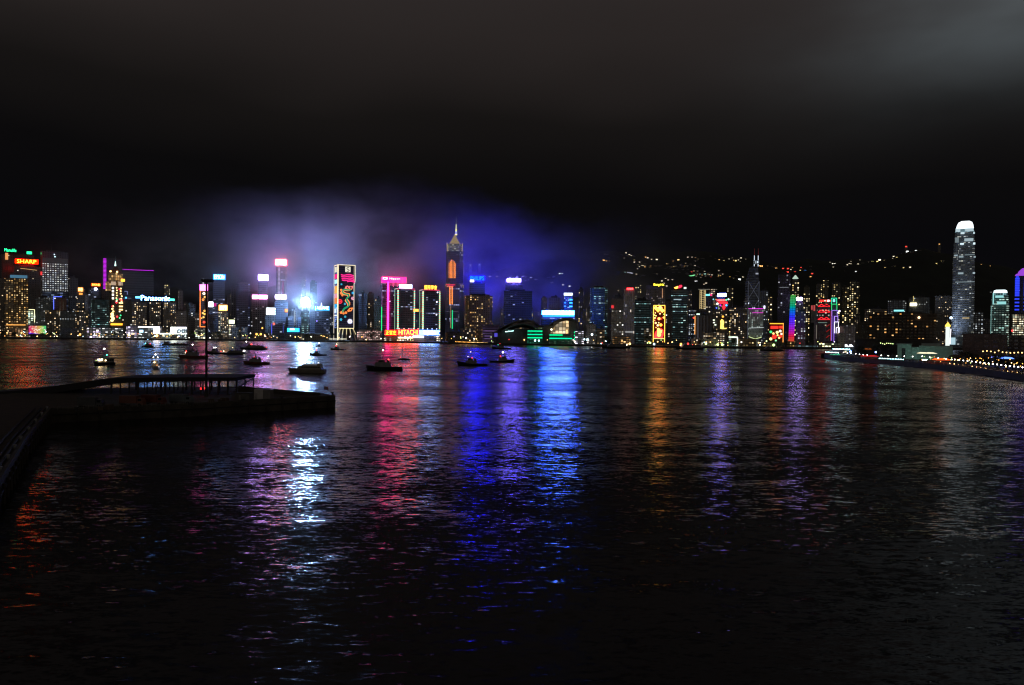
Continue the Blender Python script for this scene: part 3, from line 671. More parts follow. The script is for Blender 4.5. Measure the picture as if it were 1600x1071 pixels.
# --- the dragon tower
t = T('pale-edged tower with a neon dragon and pink wave band on its face', 527.6, 554.6, 414.5, 45, dict(base=(.05, .055, .12), A=(.2, .25, .9), B=(.3, .3, 1), cell=(5, 4.6), lit=.0, st=1, dim=.0), th=R(12.5), body=False, name='dragon_tower')
TW, TD = t.W, t.W * .98
NAVY = facade(base=(.07, .075, .16), A=(.25, .3, 1), B=(.35, .35, 1), cell=(4, 4.4), lit=.0, st=.5, fill=(.9, .55), dim=.045)
hs, hl = t.Z(439), t.Z(513)
mb = MB().prism([(-TW / 2, 0), (TW / 2 - 2.5, 0), (TW / 2 - 2.5, TD), (-TW / 2, TD)], hl, hs)
mb.prism([(-TW / 2, 0), (TW / 2, 0), (TW / 2, TD), (-TW / 2, TD)], hs, t.H)
t.part('facade', mb, NAVY)
t.part('core', MB().box(-TW * .3, TW * .3, TD * .25, TD * .8, -1, hl), plain((.05, .05, .08), .6, 'core_wall'))
mb = MB()
for i, (a, b2) in enumerate(((532, 528.5), (536.5, 534.5), (541.5, 541.5), (546.5, 548.5), (551.5, 556))):
    t.part('leg', MB().bar((t.X(a), 1, hl), (t.X(b2), 1, -1), 1.6), plain((.5, .48, .4), .6, 'leg_concrete'))
    t.strip([(a, 513), (b2, 523)], (1, .85, .45), 1.1, .55, -.4)
t.strip([(529.5, 513.4), (552.5, 513.4)], (1, .85, .45), 1.6, .8)
CREAM = ((1, .84, .5), 1.5)
t.part('edge_light', MB().path([(-TW / 2, -.6, 0), (-TW / 2, -.6, t.H)], 1.3), emit(*CREAM, 'edge_tube'))
t.part('edge_light', MB().path([(TW / 2, -.6, t.H), (TW / 2, -.6, hs), (TW / 2 - 2.5, -.6, hs - 6), (TW / 2 - 2.5, -.6, hl)], .7), emit((1, .88, .65), 1.1, 'edge_tube'))
t.part('edge_light', MB().path([(TW / 2 - 2.5, -.7, hs), (TW / 2 - 2.5, -.7, t.H)], .45), emit((1, .88, .65), .8, 'edge_tube'))
t.part('edge_light', MB().path([(-TW / 2 - .6, TD, 0), (-TW / 2 - .6, TD, t.H)], .6), emit((1, .88, .7), .9, 'edge_tube'))
t.part('roof_light', MB().path([(-TW / 2 - .5, TD, t.H), (-TW / 2, -.6, t.H), (TW / 2, -.6, t.H)], .75), emit((1, .85, .55), 1.4, 'edge_tube'))
t.part('roof_light', MB().path([(-TW / 2 - .6, TD, t.Z(493)), (-TW / 2 - .6, 1, t.Z(493))], .8), emit((1, .95, .8), 1.2, 'edge_tube'))
def SX(x): return (x - 185) / (400 - 185) * TW - TW / 2          # survey units of the enlarged view
def SZ(y): return t.Z(405 + y / 8.23)
def blob(pts, c, st, name, r=1.0): return t.part(name, MB().path([(SX(x), -.8, SZ(y)) for x, y in pts], r, 5), emit(c, st, 'neon'))
lg = t.part('emblem_board', MB().box(SX(275), SX(340), -1, -.2, SZ(168), SZ(98)), emit((1, .95, .75), .9, 'emblem_panel'))
t.part('emblem', MB().path([(SX(x), -1.3, SZ(y)) for x, y in ((322, 112), (300, 112), (292, 122), (300, 132), (314, 138), (324, 148), (314, 158), (292, 158))], .95), plain((.02, .02, .02), .6, 'emblem_black'), lg)
for k, (y0, n_) in enumerate(((200, 4), (222, 5), (246, 5), (268, 5), (286, 3))):
    blob([(x + k * 4, y0 + 8 * math.sin((x - 215) / 24) + (x - 215) * .06) for x in range(222 + (k > 3) * 60, 392 - k * 2, 10)], (1, .03, .28), 1.2, 'wave_band', 1.15)
body = [(345, 395), (310, 398), (262, 392), (240, 410), (248, 440), (280, 452), (315, 455), (322, 480), (300, 500), (288, 525), (305, 548), (322, 575), (318, 605), (290, 622), (262, 640), (248, 668), (240, 690)]
blob(body, (.02, .4, .18), .8, 'dragon_body', 1.9)
blob([(x + 13, y - 11) for x, y in body], (1, .28, .08), 1.3, 'dragon_outline', .75)
blob([(x - 13, y + 11) for x, y in body], (1, .3, .1), 1.3, 'dragon_outline', .75)
hd = MB()
for x, y, r in ((345, 372, 24), (322, 360, 15), (362, 355, 13), (285, 365, 14), (300, 350, 10)): hd.ring(SX(x), -1, SZ(y), r / 8.23 * t.k * .9, 1.3)
t.part('dragon_head', hd, emit((1, .22, .22), 1.3, 'neon'))
cl = MB()
for x, y, r in ((340, 650, 26), (362, 635, 15), (318, 665, 17), (285, 690, 18), (255, 700, 16), (225, 690, 18), (225, 400, 16), (228, 440, 22), (240, 470, 14)): cl.ring(SX(x), -.9, SZ(y), r / 8.23 * t.k * .9, 2.2)
t.part('neon_cloud', cl, emit((1, .26, .06), 1.2, 'neon'))
def flower(x, y, r, c, st, ring=True):
    f = MB().ring(SX(x), -1, SZ(y), r / 8.23 * t.k, r / 8.23 * t.k * .35).disc(SX(x), -1, SZ(y), r / 8.23 * t.k * .35)
    t.part('neon_flower', f, emit(c, st, 'neon'))
flower(228, 328, 11, (.05, .5, .8), 1.2); flower(370, 435, 15, (.05, .55, 1), 1.3); flower(370, 505, 20, (1, .45, .6), 1.2); flower(272, 578, 13, (.05, .5, .8), 1.2)
flower(212, 548, 28, (1, .03, .06), 1.6); flower(276, 742, 13, (.05, .5, .7), 1.2); flower(224, 780, 15, (.05, .55, .85), 1.3)
f = MB()
for i in range(12):
    a = math.pi * i / 6; f.bar((SX(336), -1, SZ(802)), (SX(336) + 33 / 8.23 * t.k * math.cos(a), -1, SZ(802) + 33 / 8.23 * t.k * math.sin(a)), .75)
f.ring(SX(336), -1, SZ(802), 24 / 8.23 * t.k, 2.6)
fl = t.part('white_flower', f, emit((.75, .75, 1), 1.6, 'neon')); t.part('flower_heart', MB().disc(SX(336), -2, SZ(802), 1.0), emit((.6, .05, .1), 1, 'neon'), fl)
# side face decorations
sx = -TW / 2
def side(y0, y1, c, st, name='side_neon', a=.2, b2=.8): t.part(name, MB().box(sx - 1.0, sx - .2, TD * a, TD * b2, SZ(y1), SZ(y0)), emit(c, st, 'neon'))
side(100, 168, (1, .95, .75), .8, 'emblem_board', .25, .75); side(195, 250, (1, .03, .28), 1.1); side(265, 315, (.4, .8, 1), 1.3); side(345, 445, (1, .5, .12), .9, a=.1); side(450, 500, (1, .35, .45), .9); side(500, 575, (1, .3, .08), .9); side(580, 625, (.03, .45, .9), 1.0, a=.3); side(640, 690, (.6, .8, 1), 1.2, a=.4)
t.part('forecourt_light', MB().path([(t.X(514), -2, 2.5), (t.X(541), -2, 2.5)], .8), emit((1, .95, .7), 1.4, 'edge_tube'))

# --- magenta tower and the twin towers
t = T('magenta-topped tower with a pink vertical light strip and a green edge', 596.5, 634, 442, 160, 'navy', 'rect', R(5), dim=.03, st=.7)
t.part('glowing_crown', MB().box(t.X(597), t.X(634.5), -.7, t.d, t.Z(441), t.Z(433)), emit((1, .01, .2), 3.2, 'magenta_panel'))
mb = MB()
for i in range(13): x = t.X(610 + i * 2); mb.box(x, x + .9, -1.5, -.75, t.Z(446.5 + i % 3), t.Z(433.5))
t.part('crown_fin', mb, emit((1, .1, .3), 1.6, 'magenta_fin'))
t.text('PCCW', 597, 606, 433.5, 438.2, (1, .8, .85), 5, -2.0); t.text('Nippon', 606.5, 626, 434, 438.4, (1, .72, .55), 3, -2.0)
plumb(t, 606, 441, 516, (1, .012, .24), 13, 2.4); plumb(t, 596.6, 440, 481, (.7, .2, .6), .5, .5); plumb(t, 596.2, 480, 517, (.02, .8, .22), 1.5, 1.1)
for y in (466, 475.5, 485, 496, 509): t.strip([(597, y), (604, y)], (.8, .1, .4), .45, .4)
def twin(lab, xl, xc, xr, top, sg):
    t = T(lab, xc, xr, top, 90, 'navy', 'rect', R(14), dim=.03, st=.6, lit=.05, row=.03, name='twin_tower', dep=26)
    for px, r, y in ((xc, 1.8, -.9), (xr - .4, 1.4, -.9)):
        z0, z1 = t.Z(515), t.Z(top + 2)
        t.part('corner_light', MB().bar((t.X(px), y, z0), (t.X(px), y, z1), r), stripes((.14, .8, .46), 1.9, (1, .04, .07), 2.0, (z1 - z0) / 17, .64))
    ex = -t.W / 2 - .8
    t.part('corner_light', MB().path([(ex, t.d, -1), (ex, t.d, t.H)], .7), emit((.35, .62, .4), .7, 'pale_tube'))
    t.part('roof_light', MB().path([(ex, t.d, t.H), (ex, -.6, t.H)], .7), emit((1, .6, .65), 1.1, 'pink_tube'))
    t.part('roof_light', MB().path([(ex, -.8, t.H), (t.W / 2, -.8, t.H)], .6), emit((1, .05, .16), 1.8, 'red_tube'))
    return t
t = twin('red-and-green cornered twin tower with a pale blue rooftop sign', 613, 621.5, 647.5, 451.5, None)
t.sign(623, 643, 445, 450.8, (.4, .5, 1), 9)
t.sign(645.5, 653, 483, 487, (1, .32, .05), 3.5, name='lit_emblem', y=-3)
t = twin('red-and-green cornered twin tower with four golden characters on its roof', 652, 660.5, 687, 453.5, None)
s_ = t.sign(662, 682, 446, 453, (.5, .0, .02), .35, '國際學會', (1, .55, .06), 4, margin=.98)
s_['label'] = 'red-lit rooftop sign with golden characters'
t.lamp(683, 457, (.8, .8, 1), 2.5, 1.5); t.lamp(682, 472, (.8, .8, 1), 2.5, 1.5); t.lamp(681.5, 492, (.8, .8, 1), 2, 1.5)
t = T('long low podium under the twin towers carrying red, yellow and cyan billboards', 601, 688, 515.5, 40, 'shop', 'rect', 0, name='podium_block', cat='building', lit=.3)
t.sign(602, 620, 516.5, 524, (1, .005, .004), 12, '正官庄', (1, .5, .02), 5, margin=.9)
t.sign(622, 653.5, 515.5, 523.5, (1, .002, .008), 24, 'HITACHI', (1, .5, .03), 5, margin=.93)
t.sign(655.5, 686, 516, 523.5, (.06, .22, 1), 14, 'TOSHIBA', (.75, .95, 1), 20, margin=.62)
for i in range(9): t.lamp(624 + i * 7.3, 514, ((1, .3, .35), (.5, .6, 1))[i > 4], 3, 1.1)
t.sign(645, 662, 525, 528, (.85, .9, 1), 5, name='shop_light', y=-4)
t.sign(622, 645, 527, 529, (1, .75, .4), 3, name='shop_light', y=-4)
t = T('low pinkish terminal block with rows of light between the dragon tower and the podium', 558, 596, 517.5, 50, 'shopc', 'rect', 0, name='low_block', cat='building', A=(1, .5, .45), B=(1, .75, .7), cell=(4, 3.6), st=.9, lit=.8)

# --- the tallest spired tower
t = T('tallest spired tower with a golden pyramid top and orange light bars down its middle', 695, 724, 392, 290, 'navy', 'cham', 0, body=False, name='spired_tower', dim=.035, row=.06)
hw = t.W / 2
fp = lambda w_, d_=36: [(-w_ * .55, 0), (w_ * .55, 0), (w_, d_ * .35), (w_, d_ * .8), (w_ * .5, d_), (-w_ * .5, d_), (-w_, d_ * .8), (-w_, d_ * .35)]
DK = t.mat
t.part('facade', MB().prism(fp(hw), -1, t.Z(447)).prism(fp(hw * .93), t.Z(446.9), t.Z(392)), DK)
t.part('sky_lobby', MB().prism(fp(hw * 1.03), t.Z(449), t.Z(443)), facade(base=(.25, .2, .16), A=(1, .5, .3), B=(.9, .8, .6), cell=(3, 4), lit=.6, st=.7, dim=.1))
t.part('crown', MB().prism(fp(hw * .86), t.Z(392), t.Z(381)), facade(base=(.4, .38, .34), A=(.8, .85, .7), B=(.9, .85, .6), cell=(4.5, 4.4), lit=.8, st=.25, fill=(1, .5), dim=.3))
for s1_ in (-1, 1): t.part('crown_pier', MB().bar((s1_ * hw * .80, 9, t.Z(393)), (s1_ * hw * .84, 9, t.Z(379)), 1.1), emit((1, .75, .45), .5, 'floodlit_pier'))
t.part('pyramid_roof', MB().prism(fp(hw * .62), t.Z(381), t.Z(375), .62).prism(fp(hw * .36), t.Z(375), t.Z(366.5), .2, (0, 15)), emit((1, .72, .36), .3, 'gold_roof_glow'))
for i, (a, b2, c) in enumerate(((366.5, 364.6, (1, .9, .5)), (364.2, 362.6, (.3, .3, 1)), (362, 360.4, (.6, .6, 1)), (360, 357.5, (1, .95, .3)))):
    t.part('spire_ring', MB().cyl(t.X(711.5), 15, t.Z(a), t.Z(b2), 3.0 - i * .4, 2.7 - i * .4, 8), emit(c, 1.3, 'spire_band'))
t.part('spire', MB().cyl(t.X(711.5), 15, t.Z(357.5), t.Z(349), 1.5, .7, 6), emit((.95, .9, .6), .9, 'spire_band'))
t.part('mast', MB().cyl(t.X(711.5), 15, t.Z(349), t.Z(335), .6, .25, 5), emit((.3, .3, .4), .35, 'spire_band'))
def bars(xs, tops, y1, c, st, r, name='light_bar'):
    mb = MB()
    for x, y in zip(xs, tops): mb.bar((t.X(x), -1, t.Z(y1)), (t.X(x), -1, t.Z(y)), r)
    t.part(name, mb, emit(c, st, 'orange_tube'))
bars([701, 703, 705, 707, 709, 710.6], [411, 408, 406, 407, 409, 411.5], 435, (1, .26, .04), 2.0, .75)
bars([702, 704.2, 706.4], [448, 448, 448], 476, (1, .26, .05), 2.0, 1.0); bars([704], [478], 513, (.8, .5, .2), .6, .6); bars([706.6], [485], 514, (.02, .7, .25), 1.3, 1.3, 'green_bar')
t.strip([(696, 445.5), (711, 445.5)], (1, .05, .12), 1.6, .8, -1.5); t.strip([(698, 447.5), (708, 447.5)], (1, .04, .1), 1.6, .8, -1.5)
plumb(t, 723.6, 412, 432, (.5, .4, .45), .35, .5)
for y in (426, 480, 487): t.strip([(695, y), (716, y)], (.4, .35, .5), .3, .35)
# --- blue-lit centre
t = T('dark tower bearing blue rooftop lettering, just east of the spired tower', 733, 757, 440, 290, 'navy', 'rect', 0, lit=.02)
t.sign(734, 756, 432, 438.4, (.0, .0015, 1), 40, 'PHILIPS', (.0003, .006, 1), 100, margin=.95)
t.sign(733.8, 740, 437.8, 441.2, (.85, .85, 1), 4, y=-3.4, name='sign_plate')
t = T('dark shouldered tower under a blazing violet-white rooftop sign', 787, 831, 452, 300, 'navy', 'notch', 0, lit=.05, dim=.015)
t.block(789, 816, 445, 453, 2, 20, t.mat, 'upper_storeys')
t.sign(791.5, 813, 436, 441, (.17, .12, 1), 75)
t.lamp(796, 434.5, (.4, .35, 1), 3, 1.3); t.lamp(807, 433.4, (.4, .35, 1), 3, 1.3)
t = T('tower with blue lit bands and a white cap behind the long white-blue sign', 880, 894.5, 459, 190, 'navy', 'rect', 0)
t.sign(880.5, 894, 458, 462, (.75, .9, 1), 2.6, y=-.6)
for i, y in enumerate((467.5, 472.5, 478)): t.sign(881, 884, y, y + 1.8, (.04, .2, 1), 2.4, y=-.6, name='blue_band') if i else None; t.sign(889, 894, y, y + 2.2, (.03, .3, 1), 3, y=-.6, name='blue_band')
gm = facade(base=(.1, .12, .2), A=(.8, .9, 1), B=(.8, .9, 1), cell=(4, 4), lit=.7, st=.9, dim=.05); t.part('lit_floors', MB().box(t.X(881), t.X(893.5), -.5, 1, t.Z(471), t.Z(463)), gm)
t = T('slab behind the shell roof carrying the long white-blue sign', 846, 898, 493.5, 130, 'navy', 'rect', 0, dim=.02)
t.sign(846.5, 897, 485.6, 492.6, (.012, .085, 1), 95, 'SAMSUNG', (.5, .8, 1), 40, margin=.8)
t.strip([(848, 494.6), (897, 494.6)], (.03, .35, 1), 3, .8, -3.2)
def up_spot(par, loc, c, power, rot=(math.pi, 0, 0), cone=100):
    l = bpy.data.lights.new('up_spot', 'SPOT'); l.color = c; l.energy = power; l.spot_size = R(cone); l.spot_blend = 1.0; l.shadow_soft_size = 18.0
    o = bpy.data.objects.new('up_spot', l); COL.objects.link(o); o.parent = par; o.location = loc; o.rotation_euler = rot
    return o
for (px, py, D_, c, pw, rx) in SMOKE_SPOTS:
    p = P(px, 520, D_); best = min((o for o in COL.objects if o.parent is None and o.get('category') == 'tower'), key=lambda o: (o.location.x - p.x) ** 2 + (o.location.y - p.y) ** 2)
    o = up_spot(None, (p.x, p.y, 14), c, pw, (math.pi + .32, 0, 0), 96)  # added light, hidden at street level, only there to colour the smoke
    o.parent = best; o.matrix_parent_inverse = best.matrix_basis.inverted()
# --- the winged hall on the waterfront
t = T('low winged hall with dark shell roofs, green light bands and a lit glass wall', 772, 902, 499, 22, 'dark', 'rect', 0, body=False, name='convention_hall', cat='hall', dep=60)
SHELL = plain((.16, .17, .2), .45, 'roof_shell', var=.12, scale=.05)
def shell(name, pts, thick=2.2, ya=-4, yb=70, drop=.55):
    rings = []
    for j in range(6):
        y = ya + (yb - ya) * j / 5; f = 1 - drop * (j / 5) ** 2 * .3
        rings.append([(t.X(x), y, t.Z(z) * f) for x, z in pts] + [(t.X(x), y, t.Z(z) * f - thick) for x, z in pts[::-1]])
    t.part(name, MB().loft(rings), SHELL, smooth=False)
shell('wing_roof', [(776, 516), (785, 511), (795, 506), (805, 502), (815, 499.5), (825, 499), (833, 501), (840, 505), (846, 510)])
shell('wing_roof', [(784, 517), (795, 511), (805, 507), (815, 505.5), (824, 506), (832, 509), (842, 514)], 2.0, -9, 30)
shell('great_roof', [(846, 512), (856, 508), (864, 503), (872, 499), (880, 496.5), (888, 496), (894, 497), (898, 500)], 2.4, -6, 60)
t.part('hall_wall', MB().box(t.X(777), t.X(846), 6, 60, -1, t.Z(515)).box(t.X(846), t.X(900), 10, 58, -1, t.Z(509)).prism([(t.X(864), 9), (t.X(900), 9), (t.X(900), 50), (t.X(864), 50)], t.Z(509.1), t.Z(501)), plain((.10, .10, .11), .6, 'hall_panel'))
gl = facade(base=(.3, .24, .18), A=(1, .66, .3), B=(1, .85, .6), cell=(6.4, 6.2), lit=.95, st=.75, fill=(.86, .84), dim=.35)
t.part('glass_wall', MB().poly([(t.X(x), t.Z(z)) for x, z in ((860, 521), (863, 515), (867, 509), (872, 505), (877, 502.5), (884, 501), (888, 501.5), (889, 521))], -1.2, .6), gl)
t.part('glass_wall', MB().box(t.X(836), t.X(848), -1.8, -1.2, t.Z(514.5), t.Z(511.5)), facade(base=(.2, .3, .2), A=(.5, .6, .3), B=(.6, .7, .4), cell=(5, 3), lit=.8, st=.5, dim=.2))
t.part('entrance_light', MB().box(t.X(884), t.X(887), -2.2, -1.3, t.Z(521), t.Z(515)), emit((1, .6, .25), 1.6, 'warm_panel'))
t.lamp(861.5, 515, (1, .85, .55), 4, 1.8, -2); t.strip([(864, 520.3), (880, 520.3)], (1, .75, .4), 1.6, .7, -2.2)
GRN = (.0, .85, .32)
for y in (517.6, 523, 528.2): t.strip([(824.5, y), (847.5, y)], GRN, 2.6, .75, -3)
t.strip([(858.5, 523.5), (879, 523.5)], GRN, 2.4, .9, -3); t.strip([(858.5, 528.7), (893.5, 528.7)], GRN, 2.6, .95, -3)
for y in (519, 524, 529.2): t.lamp(898, y, GRN, 2.2, 1.6, -3)
t.part('glass_box', MB().box(t.X(824), t.X(848), -2.2, 6, -1, t.Z(516.5)), facade(base=(.03, .12, .09), A=(.02, .4, .2), B=(.05, .5, .3), cell=(5, 3), lit=.6, st=.3, dim=.2))
t.part('glass_box', MB().box(t.X(858), t.X(894), -2.2, 9, -1, t.Z(522.5)), facade(base=(.03, .1, .08), A=(.02, .3, .15), B=(.4, .4, .3), cell=(5, 3), lit=.5, st=.3, dim=.2))
for i in range(8): t.lamp(790 + i * 1.7, 518.7 - i * .12 + random.uniform(-.4, .4), (.5, .95, .9), 3, .9, -3)
t = T('low violet-lit terrace block west of the winged hall', 754, 778, 508, 60, 'navy', 'rect', 0, name='low_block', cat='building', base=(.2, .15, .3), A=(.4, .2, .7), B=(.5, .3, .9), cell=(30, 5), lit=.7, st=.16, fill=(1, .4), dim=.2)
t = T('low hall front with one blue and one red lit panel under the winged roof', 769, 812, 520.5, 12, 'dark', 'rect', 0, name='low_block', cat='building', roof=False)
t.sign(772.5, 781.5, 521, 526.6, (.12, .10, .8), .7, name='blue_panel'); t.sign(784, 791, 521, 526.6, (.8, .02, .06), .55, name='red_panel'); t.sign(798.5, 802, 521, 526.6, (.6, .03, .05), .4, name='red_panel')
# --- eastern stretch
t = T('pale concrete block of flats with a red strip at its shoulder', 954.5, 974, 467, 70, 'stone', 'notch', 0, A=(1, .9, .7), B=(.9, .95, 1), lit=.16, cell=(4.6, 4.2), st=1.3, dim=.035)
t.sign(954.6, 958.5, 477.5, 482, (.9, .05, .06), .9, y=-.8); t.block(955, 973, 467.3, 485, -.5, 1, plain((.3, .3, .31), .8, 'blank_wall'), 'blank_upper_wall')
t = T('tall pale concrete tower with a small red roof sign', 973.5, 991, 448.5, 110, 'stone', 'rect', 0, base=(.42, .4, .42), lit=.01, dim=.05, cell=(3, 5), fill=(.4, .9))
t.sign(978, 989, 449.8, 453.6, (1, .02, .04), 2.0, '大新金融', (1, .25, .2), 2.5)
t.sign(977, 989.5, 518, 520, (.9, .9, .9), .35, name='lit_band', y=-.6)
t = T('brown speckled tower with a glowing yellow roof name', 1008, 1038.5, 444, 210, 'warm', 'notch', 0, base=(.2, .18, .16), A=(.8, .6, .5), B=(.9, .8, .8), lit=.35, st=.42, cell=(3.4, 4), dim=.08)
t.sign(1020, 1037, 443.2, 448, (.1, .07, 0), .3, 'Shangri-La', (1, .8, .05), 6, margin=.96)
plumb(t, 1034.2, 451, 466, (1, .5, .25), .7, .6); t.part('cornice', MB().box(t.X(1008), t.X(1038), -1, 4, t.Z(452), t.Z(446)), plain((.22, .22, .24), .7, 'cornice_stone'))
t = T('slab covered by a bright red and gold lantern panel framed in yellow', 1019, 1040, 476.5, 40, 'dark', 'rect', 0, name='festive_tower')
t.part('panel', MB().box(t.X(1020.5), t.X(1038), -.8, -.2, t.Z(529), t.Z(477.5)), plain((.2, .02, .02), .6, 'red_backing'))
t.strip([(1020.8, 535), (1020.8, 477.6), (1038.4, 477.6), (1038.4, 535)], (1, .5, .06), 3, .75, -1.2); t.strip([(1020.8, 529.3), (1038.4, 529.3)], (1, .68, .2), 1.8, .8, -1.2)
def dia(x, y, r): X_, Z_ = t.X(x), t.Z(y); r *= t.k; return MB().poly([(X_ - r, Z_), (X_, Z_ - r), (X_ + r, Z_), (X_, Z_ + r)], -1.2, .5)
for x, y, c in ((1024, 481.3, (1, .62, .2)), (1031, 481, (1, .75, .3)), (1027.8, 485, (1, .66, .12)), (1034.4, 485.6, (1, .66, .2))): t.part('gold_diamond', dia(x, y, 3.6), emit((c[0], c[1] * .7, c[2] * .4), 3.4, 'gold_neon'))
for x, y, r, c in ((1029.5, 498.3, 2.3, (1, .45, .15)), (1032.3, 508, 2.4, (1, .42, .08)), (1030.8, 490.4, 1.2, (1, .7, .4)), (1023, 497.2, 1.3, (1, .6, .3)), (1036.6, 496.5, 1.5, (1, .5, .15)), (1024.3, 505, 1.5, (1, .75, .4)), (1027.6, 508.7, 1.6, (1, .85, .55)), (1023.5, 489.3, .8, (.9, .8, .4)), (1024.6, 493.8, 1, (.5, .8, .3)), (1029, 504.6, 1, (.6, .8, .4)), (1025, 512, .9, (1, .5, .2)), (1022.3, 492.7, .9, (1, .7, .3)), (1036.8, 491.3, .9, (.3, .7, .15)), (1022.6, 501, .9, (1, .3, .2))): t.part('lantern', MB().disc(t.X(x), -1.1, t.Z(y), r * t.k, .7), emit((c[0], c[1] * .75, c[2] * .5), 3.5, 'lantern_neon'))
for x, y0, y1 in ((1033.6, 496.5, 500), (1026.5, 496.5, 499)): t.strip([(x, y0), (x, y1)], (1, .05, .03), 1.8, .6, -1.3)
t.part('red_fan', MB().poly([(t.X(x), t.Z(y)) for x, y in ((1022, 528.5), (1023.5, 520.5), (1026, 516.5), (1032, 513), (1036, 515.5), (1037, 521), (1035, 528.5))], -1.0, .4), emit((1, .02, .02), 6, 'red_neon'))
t.part('gold_figure', MB().poly([(t.X(x), t.Z(y)) for x, y in ((1026.5, 513.5), (1029.5, 512.6), (1031.5, 515.5), (1034.5, 516), (1033.4, 520.5), (1031, 522.5), (1033.2, 523), (1031.8, 526), (1028.5, 526.8), (1026.6, 524.5), (1027.4, 519.5))], -1.6, .5), emit((1, .55, .1), 3.2, 'gold_neon'))
t = T('dark tower under a slanting fire-red and orange rooftop logo', 1048, 1073, 450, 190, 'teal', 'rect', 0, row=.1, lit=.06, base=(.05, .06, .06))
pts = lambda L_: [(t.X(x), t.Z(y)) for x, y in L_]
t.part('roof_logo', MB().poly(pts(((1058.5, 448.6), (1061, 446.2), (1064.5, 445.6), (1064.8, 448), (1062, 450), (1058.8, 450.6))), -1.5, .9), emit((1, .015, .04), 4, 'red_neon'))
t.part('roof_logo', MB().poly(pts(((1052, 450), (1055, 448.8), (1058.6, 447.2), (1058.4, 450.6), (1055.4, 451.8))), -1.5, .9), emit((1, .36, .05), 5, 'orange_neon'))
t.part('logo_frame', MB().box(t.X(1052), t.X(1065), 0, 1.4, t.H - 2, t.Z(447)), STEEL)
t.sign(1067.5, 1071.5, 449, 451.8, (.8, .9, .8), 1.3); t.sign(1052, 1064, 467.6, 469, (.6, .8, .9), .6, name='lit_band', y=-.8)
t = T('tower lit as a tall golden lattice under a thin bright roof bar', 1091, 1103, 453, 300, 'dark', 'rect', 0, name='lattice_tower')
mb = MB()
for x in (1093, 1095.3, 1099.5, 1101.5): mb.bar((t.X(x), -1, t.Z(483)), (t.X(x), -1, t.Z(453.5)), .65)
for i in range(9): mb.bar((t.X(1093), -1, t.Z(454 + i * 3.4)), (t.X(1101.5), -1, t.Z(455.5 + i * 3.4)), .4)
t.part('lattice_light', mb, emit((1, .75, .35), .8, 'gold_tube')); t.strip([(1090, 452.3), (1119, 452.6)], (.8, .75, .6), .5, .4)
t = T('striped dark slab with an orange light line up its western corner', 1086, 1113, 491, 70, 'dark', 'rect', 0, base=(.14, .13, .14), A=(.5, .45, .5), B=(.4, .4, .5), cell=(5.5, 200), lit=.6, st=.05, fill=(.5, 1), dim=.3)
plumb(t, 1085.6, 494, 523, (1, .42, .1), 1.6, .8); t.lamp(1083.5, 497, (1, .06, .05), 2, 1.6); t.sign(1088, 1093, 490.4, 492.2, (.7, 1, .8), 2, y=-2)
t = T('tower with a pale cyan bar and crimson spot on top, beside the golden lattice', 1102, 1113, 461, 200, 'dark', 'rect', 0)
t.sign(1102, 1108, 460, 462.4, (.15, .85, .9), 2.2, y=-1); t.lamp(1110.2, 461.2, (1, .03, .12), 2.6, 2); t.block(1108, 1117, 452, 461, 3, 12, facade(**dict(STY['res'], lit=.6)), 'lit_roof_room')
t = T('dark tower with a white-blue sign above red lettering and coloured lamps', 1116, 1137, 466, 130, 'resd', 'rect', 0, name='sign_tower')
t.sign(1120, 1134, 458.7, 464, (.12, .18, 1), 28)
t.sign(1119, 1132.5, 468, 471, (1, .03, .06), 2, '恭賀新禧', (1, .2, .15), 3.5, y=-1); t.sign(1121.5, 1136, 472, 475, (1, .02, .03), 2.6, y=-1)
t.part('red_tassel', MB().poly([(t.X(x), t.Z(y)) for x, y in ((1129.5, 475), (1131.6, 475), (1133, 481), (1130.5, 485), (1128.2, 481.5))], -1.5, .5), emit((1, .02, .03), 2.2, 'red_neon'))
for x, y, c, s_, r in ((1120.3, 475, (.9, 1, .85), 5, 1.7), (1125, 477.5, (.55, .02, .7), 2, 1.5), (1134.4, 477.4, (.05, .35, 1), 4, 1.7), (1119, 481.5, (.1, .15, 1), 2, 1.3), (1134, 469, (.1, .8, .4), 2, 1.5), (1137.4, 468, (.5, 1, .9), 2.5, 1.5), (1114, 468, (.2, .6, .7), 1.5, 1.4)): t.lamp(x, y, c, s_, r)
plumb(t, 1122.4, 477, 484, (.5, .9, .5), .8, .4)
for x, y in ((1115, 500.5), (1115.3, 504.5), (1117.6, 508)): t.sign(x - 1.4, x + 1.4, y - .9, y + .9, (.9, 1, .75), 1.6, y=-1, name='lit_window')
t = T('short dark block wearing a tall glowing golden figure of lights', 1121, 1137, 497, 60, 'dark', 'rect', 0, name='low_block', cat='building')
t.part('golden_figure', MB().poly([(t.X(x), t.Z(y)) for x, y in ((1125.3, 514), (1125.6, 506), (1125.2, 502), (1127, 499), (1129.6, 500), (1131.4, 503.5), (1130.2, 509), (1131.4, 513), (1135.5, 512.4), (1134.8, 514.2), (1129, 514.6))], -1.2, .5), emit((1, .62, .12), 2.3, 'gold_neon'))
t.part('golden_knob', MB().ball(t.X(1129.2), -1, t.Z(495), 1.9), emit((1, .4, .05), 2, 'gold_neon')); t.strip([(1126, 524), (1131, 524)], (.9, .8, .3), 1, .8)
t = T('low glass pavilion outlined in white light west of the flared grey tower', 1139, 1153, 526, 16, 'shopc', 'rect', 0, name='pavilion', cat='pavilion', roof=False, A=(.4, .8, .8), lit=.5, st=.8)
t.strip([(1138.5, 527), (1152.5, 527), (1152.5, 538)], (.85, 1, .8), 3.2, .7); 
t = T('tall angular glass tower with two white-lit masts', 1168, 1185, 417, 260, 'dark', 'rect', R(14), body=False, name='masted_tower', dep=40)
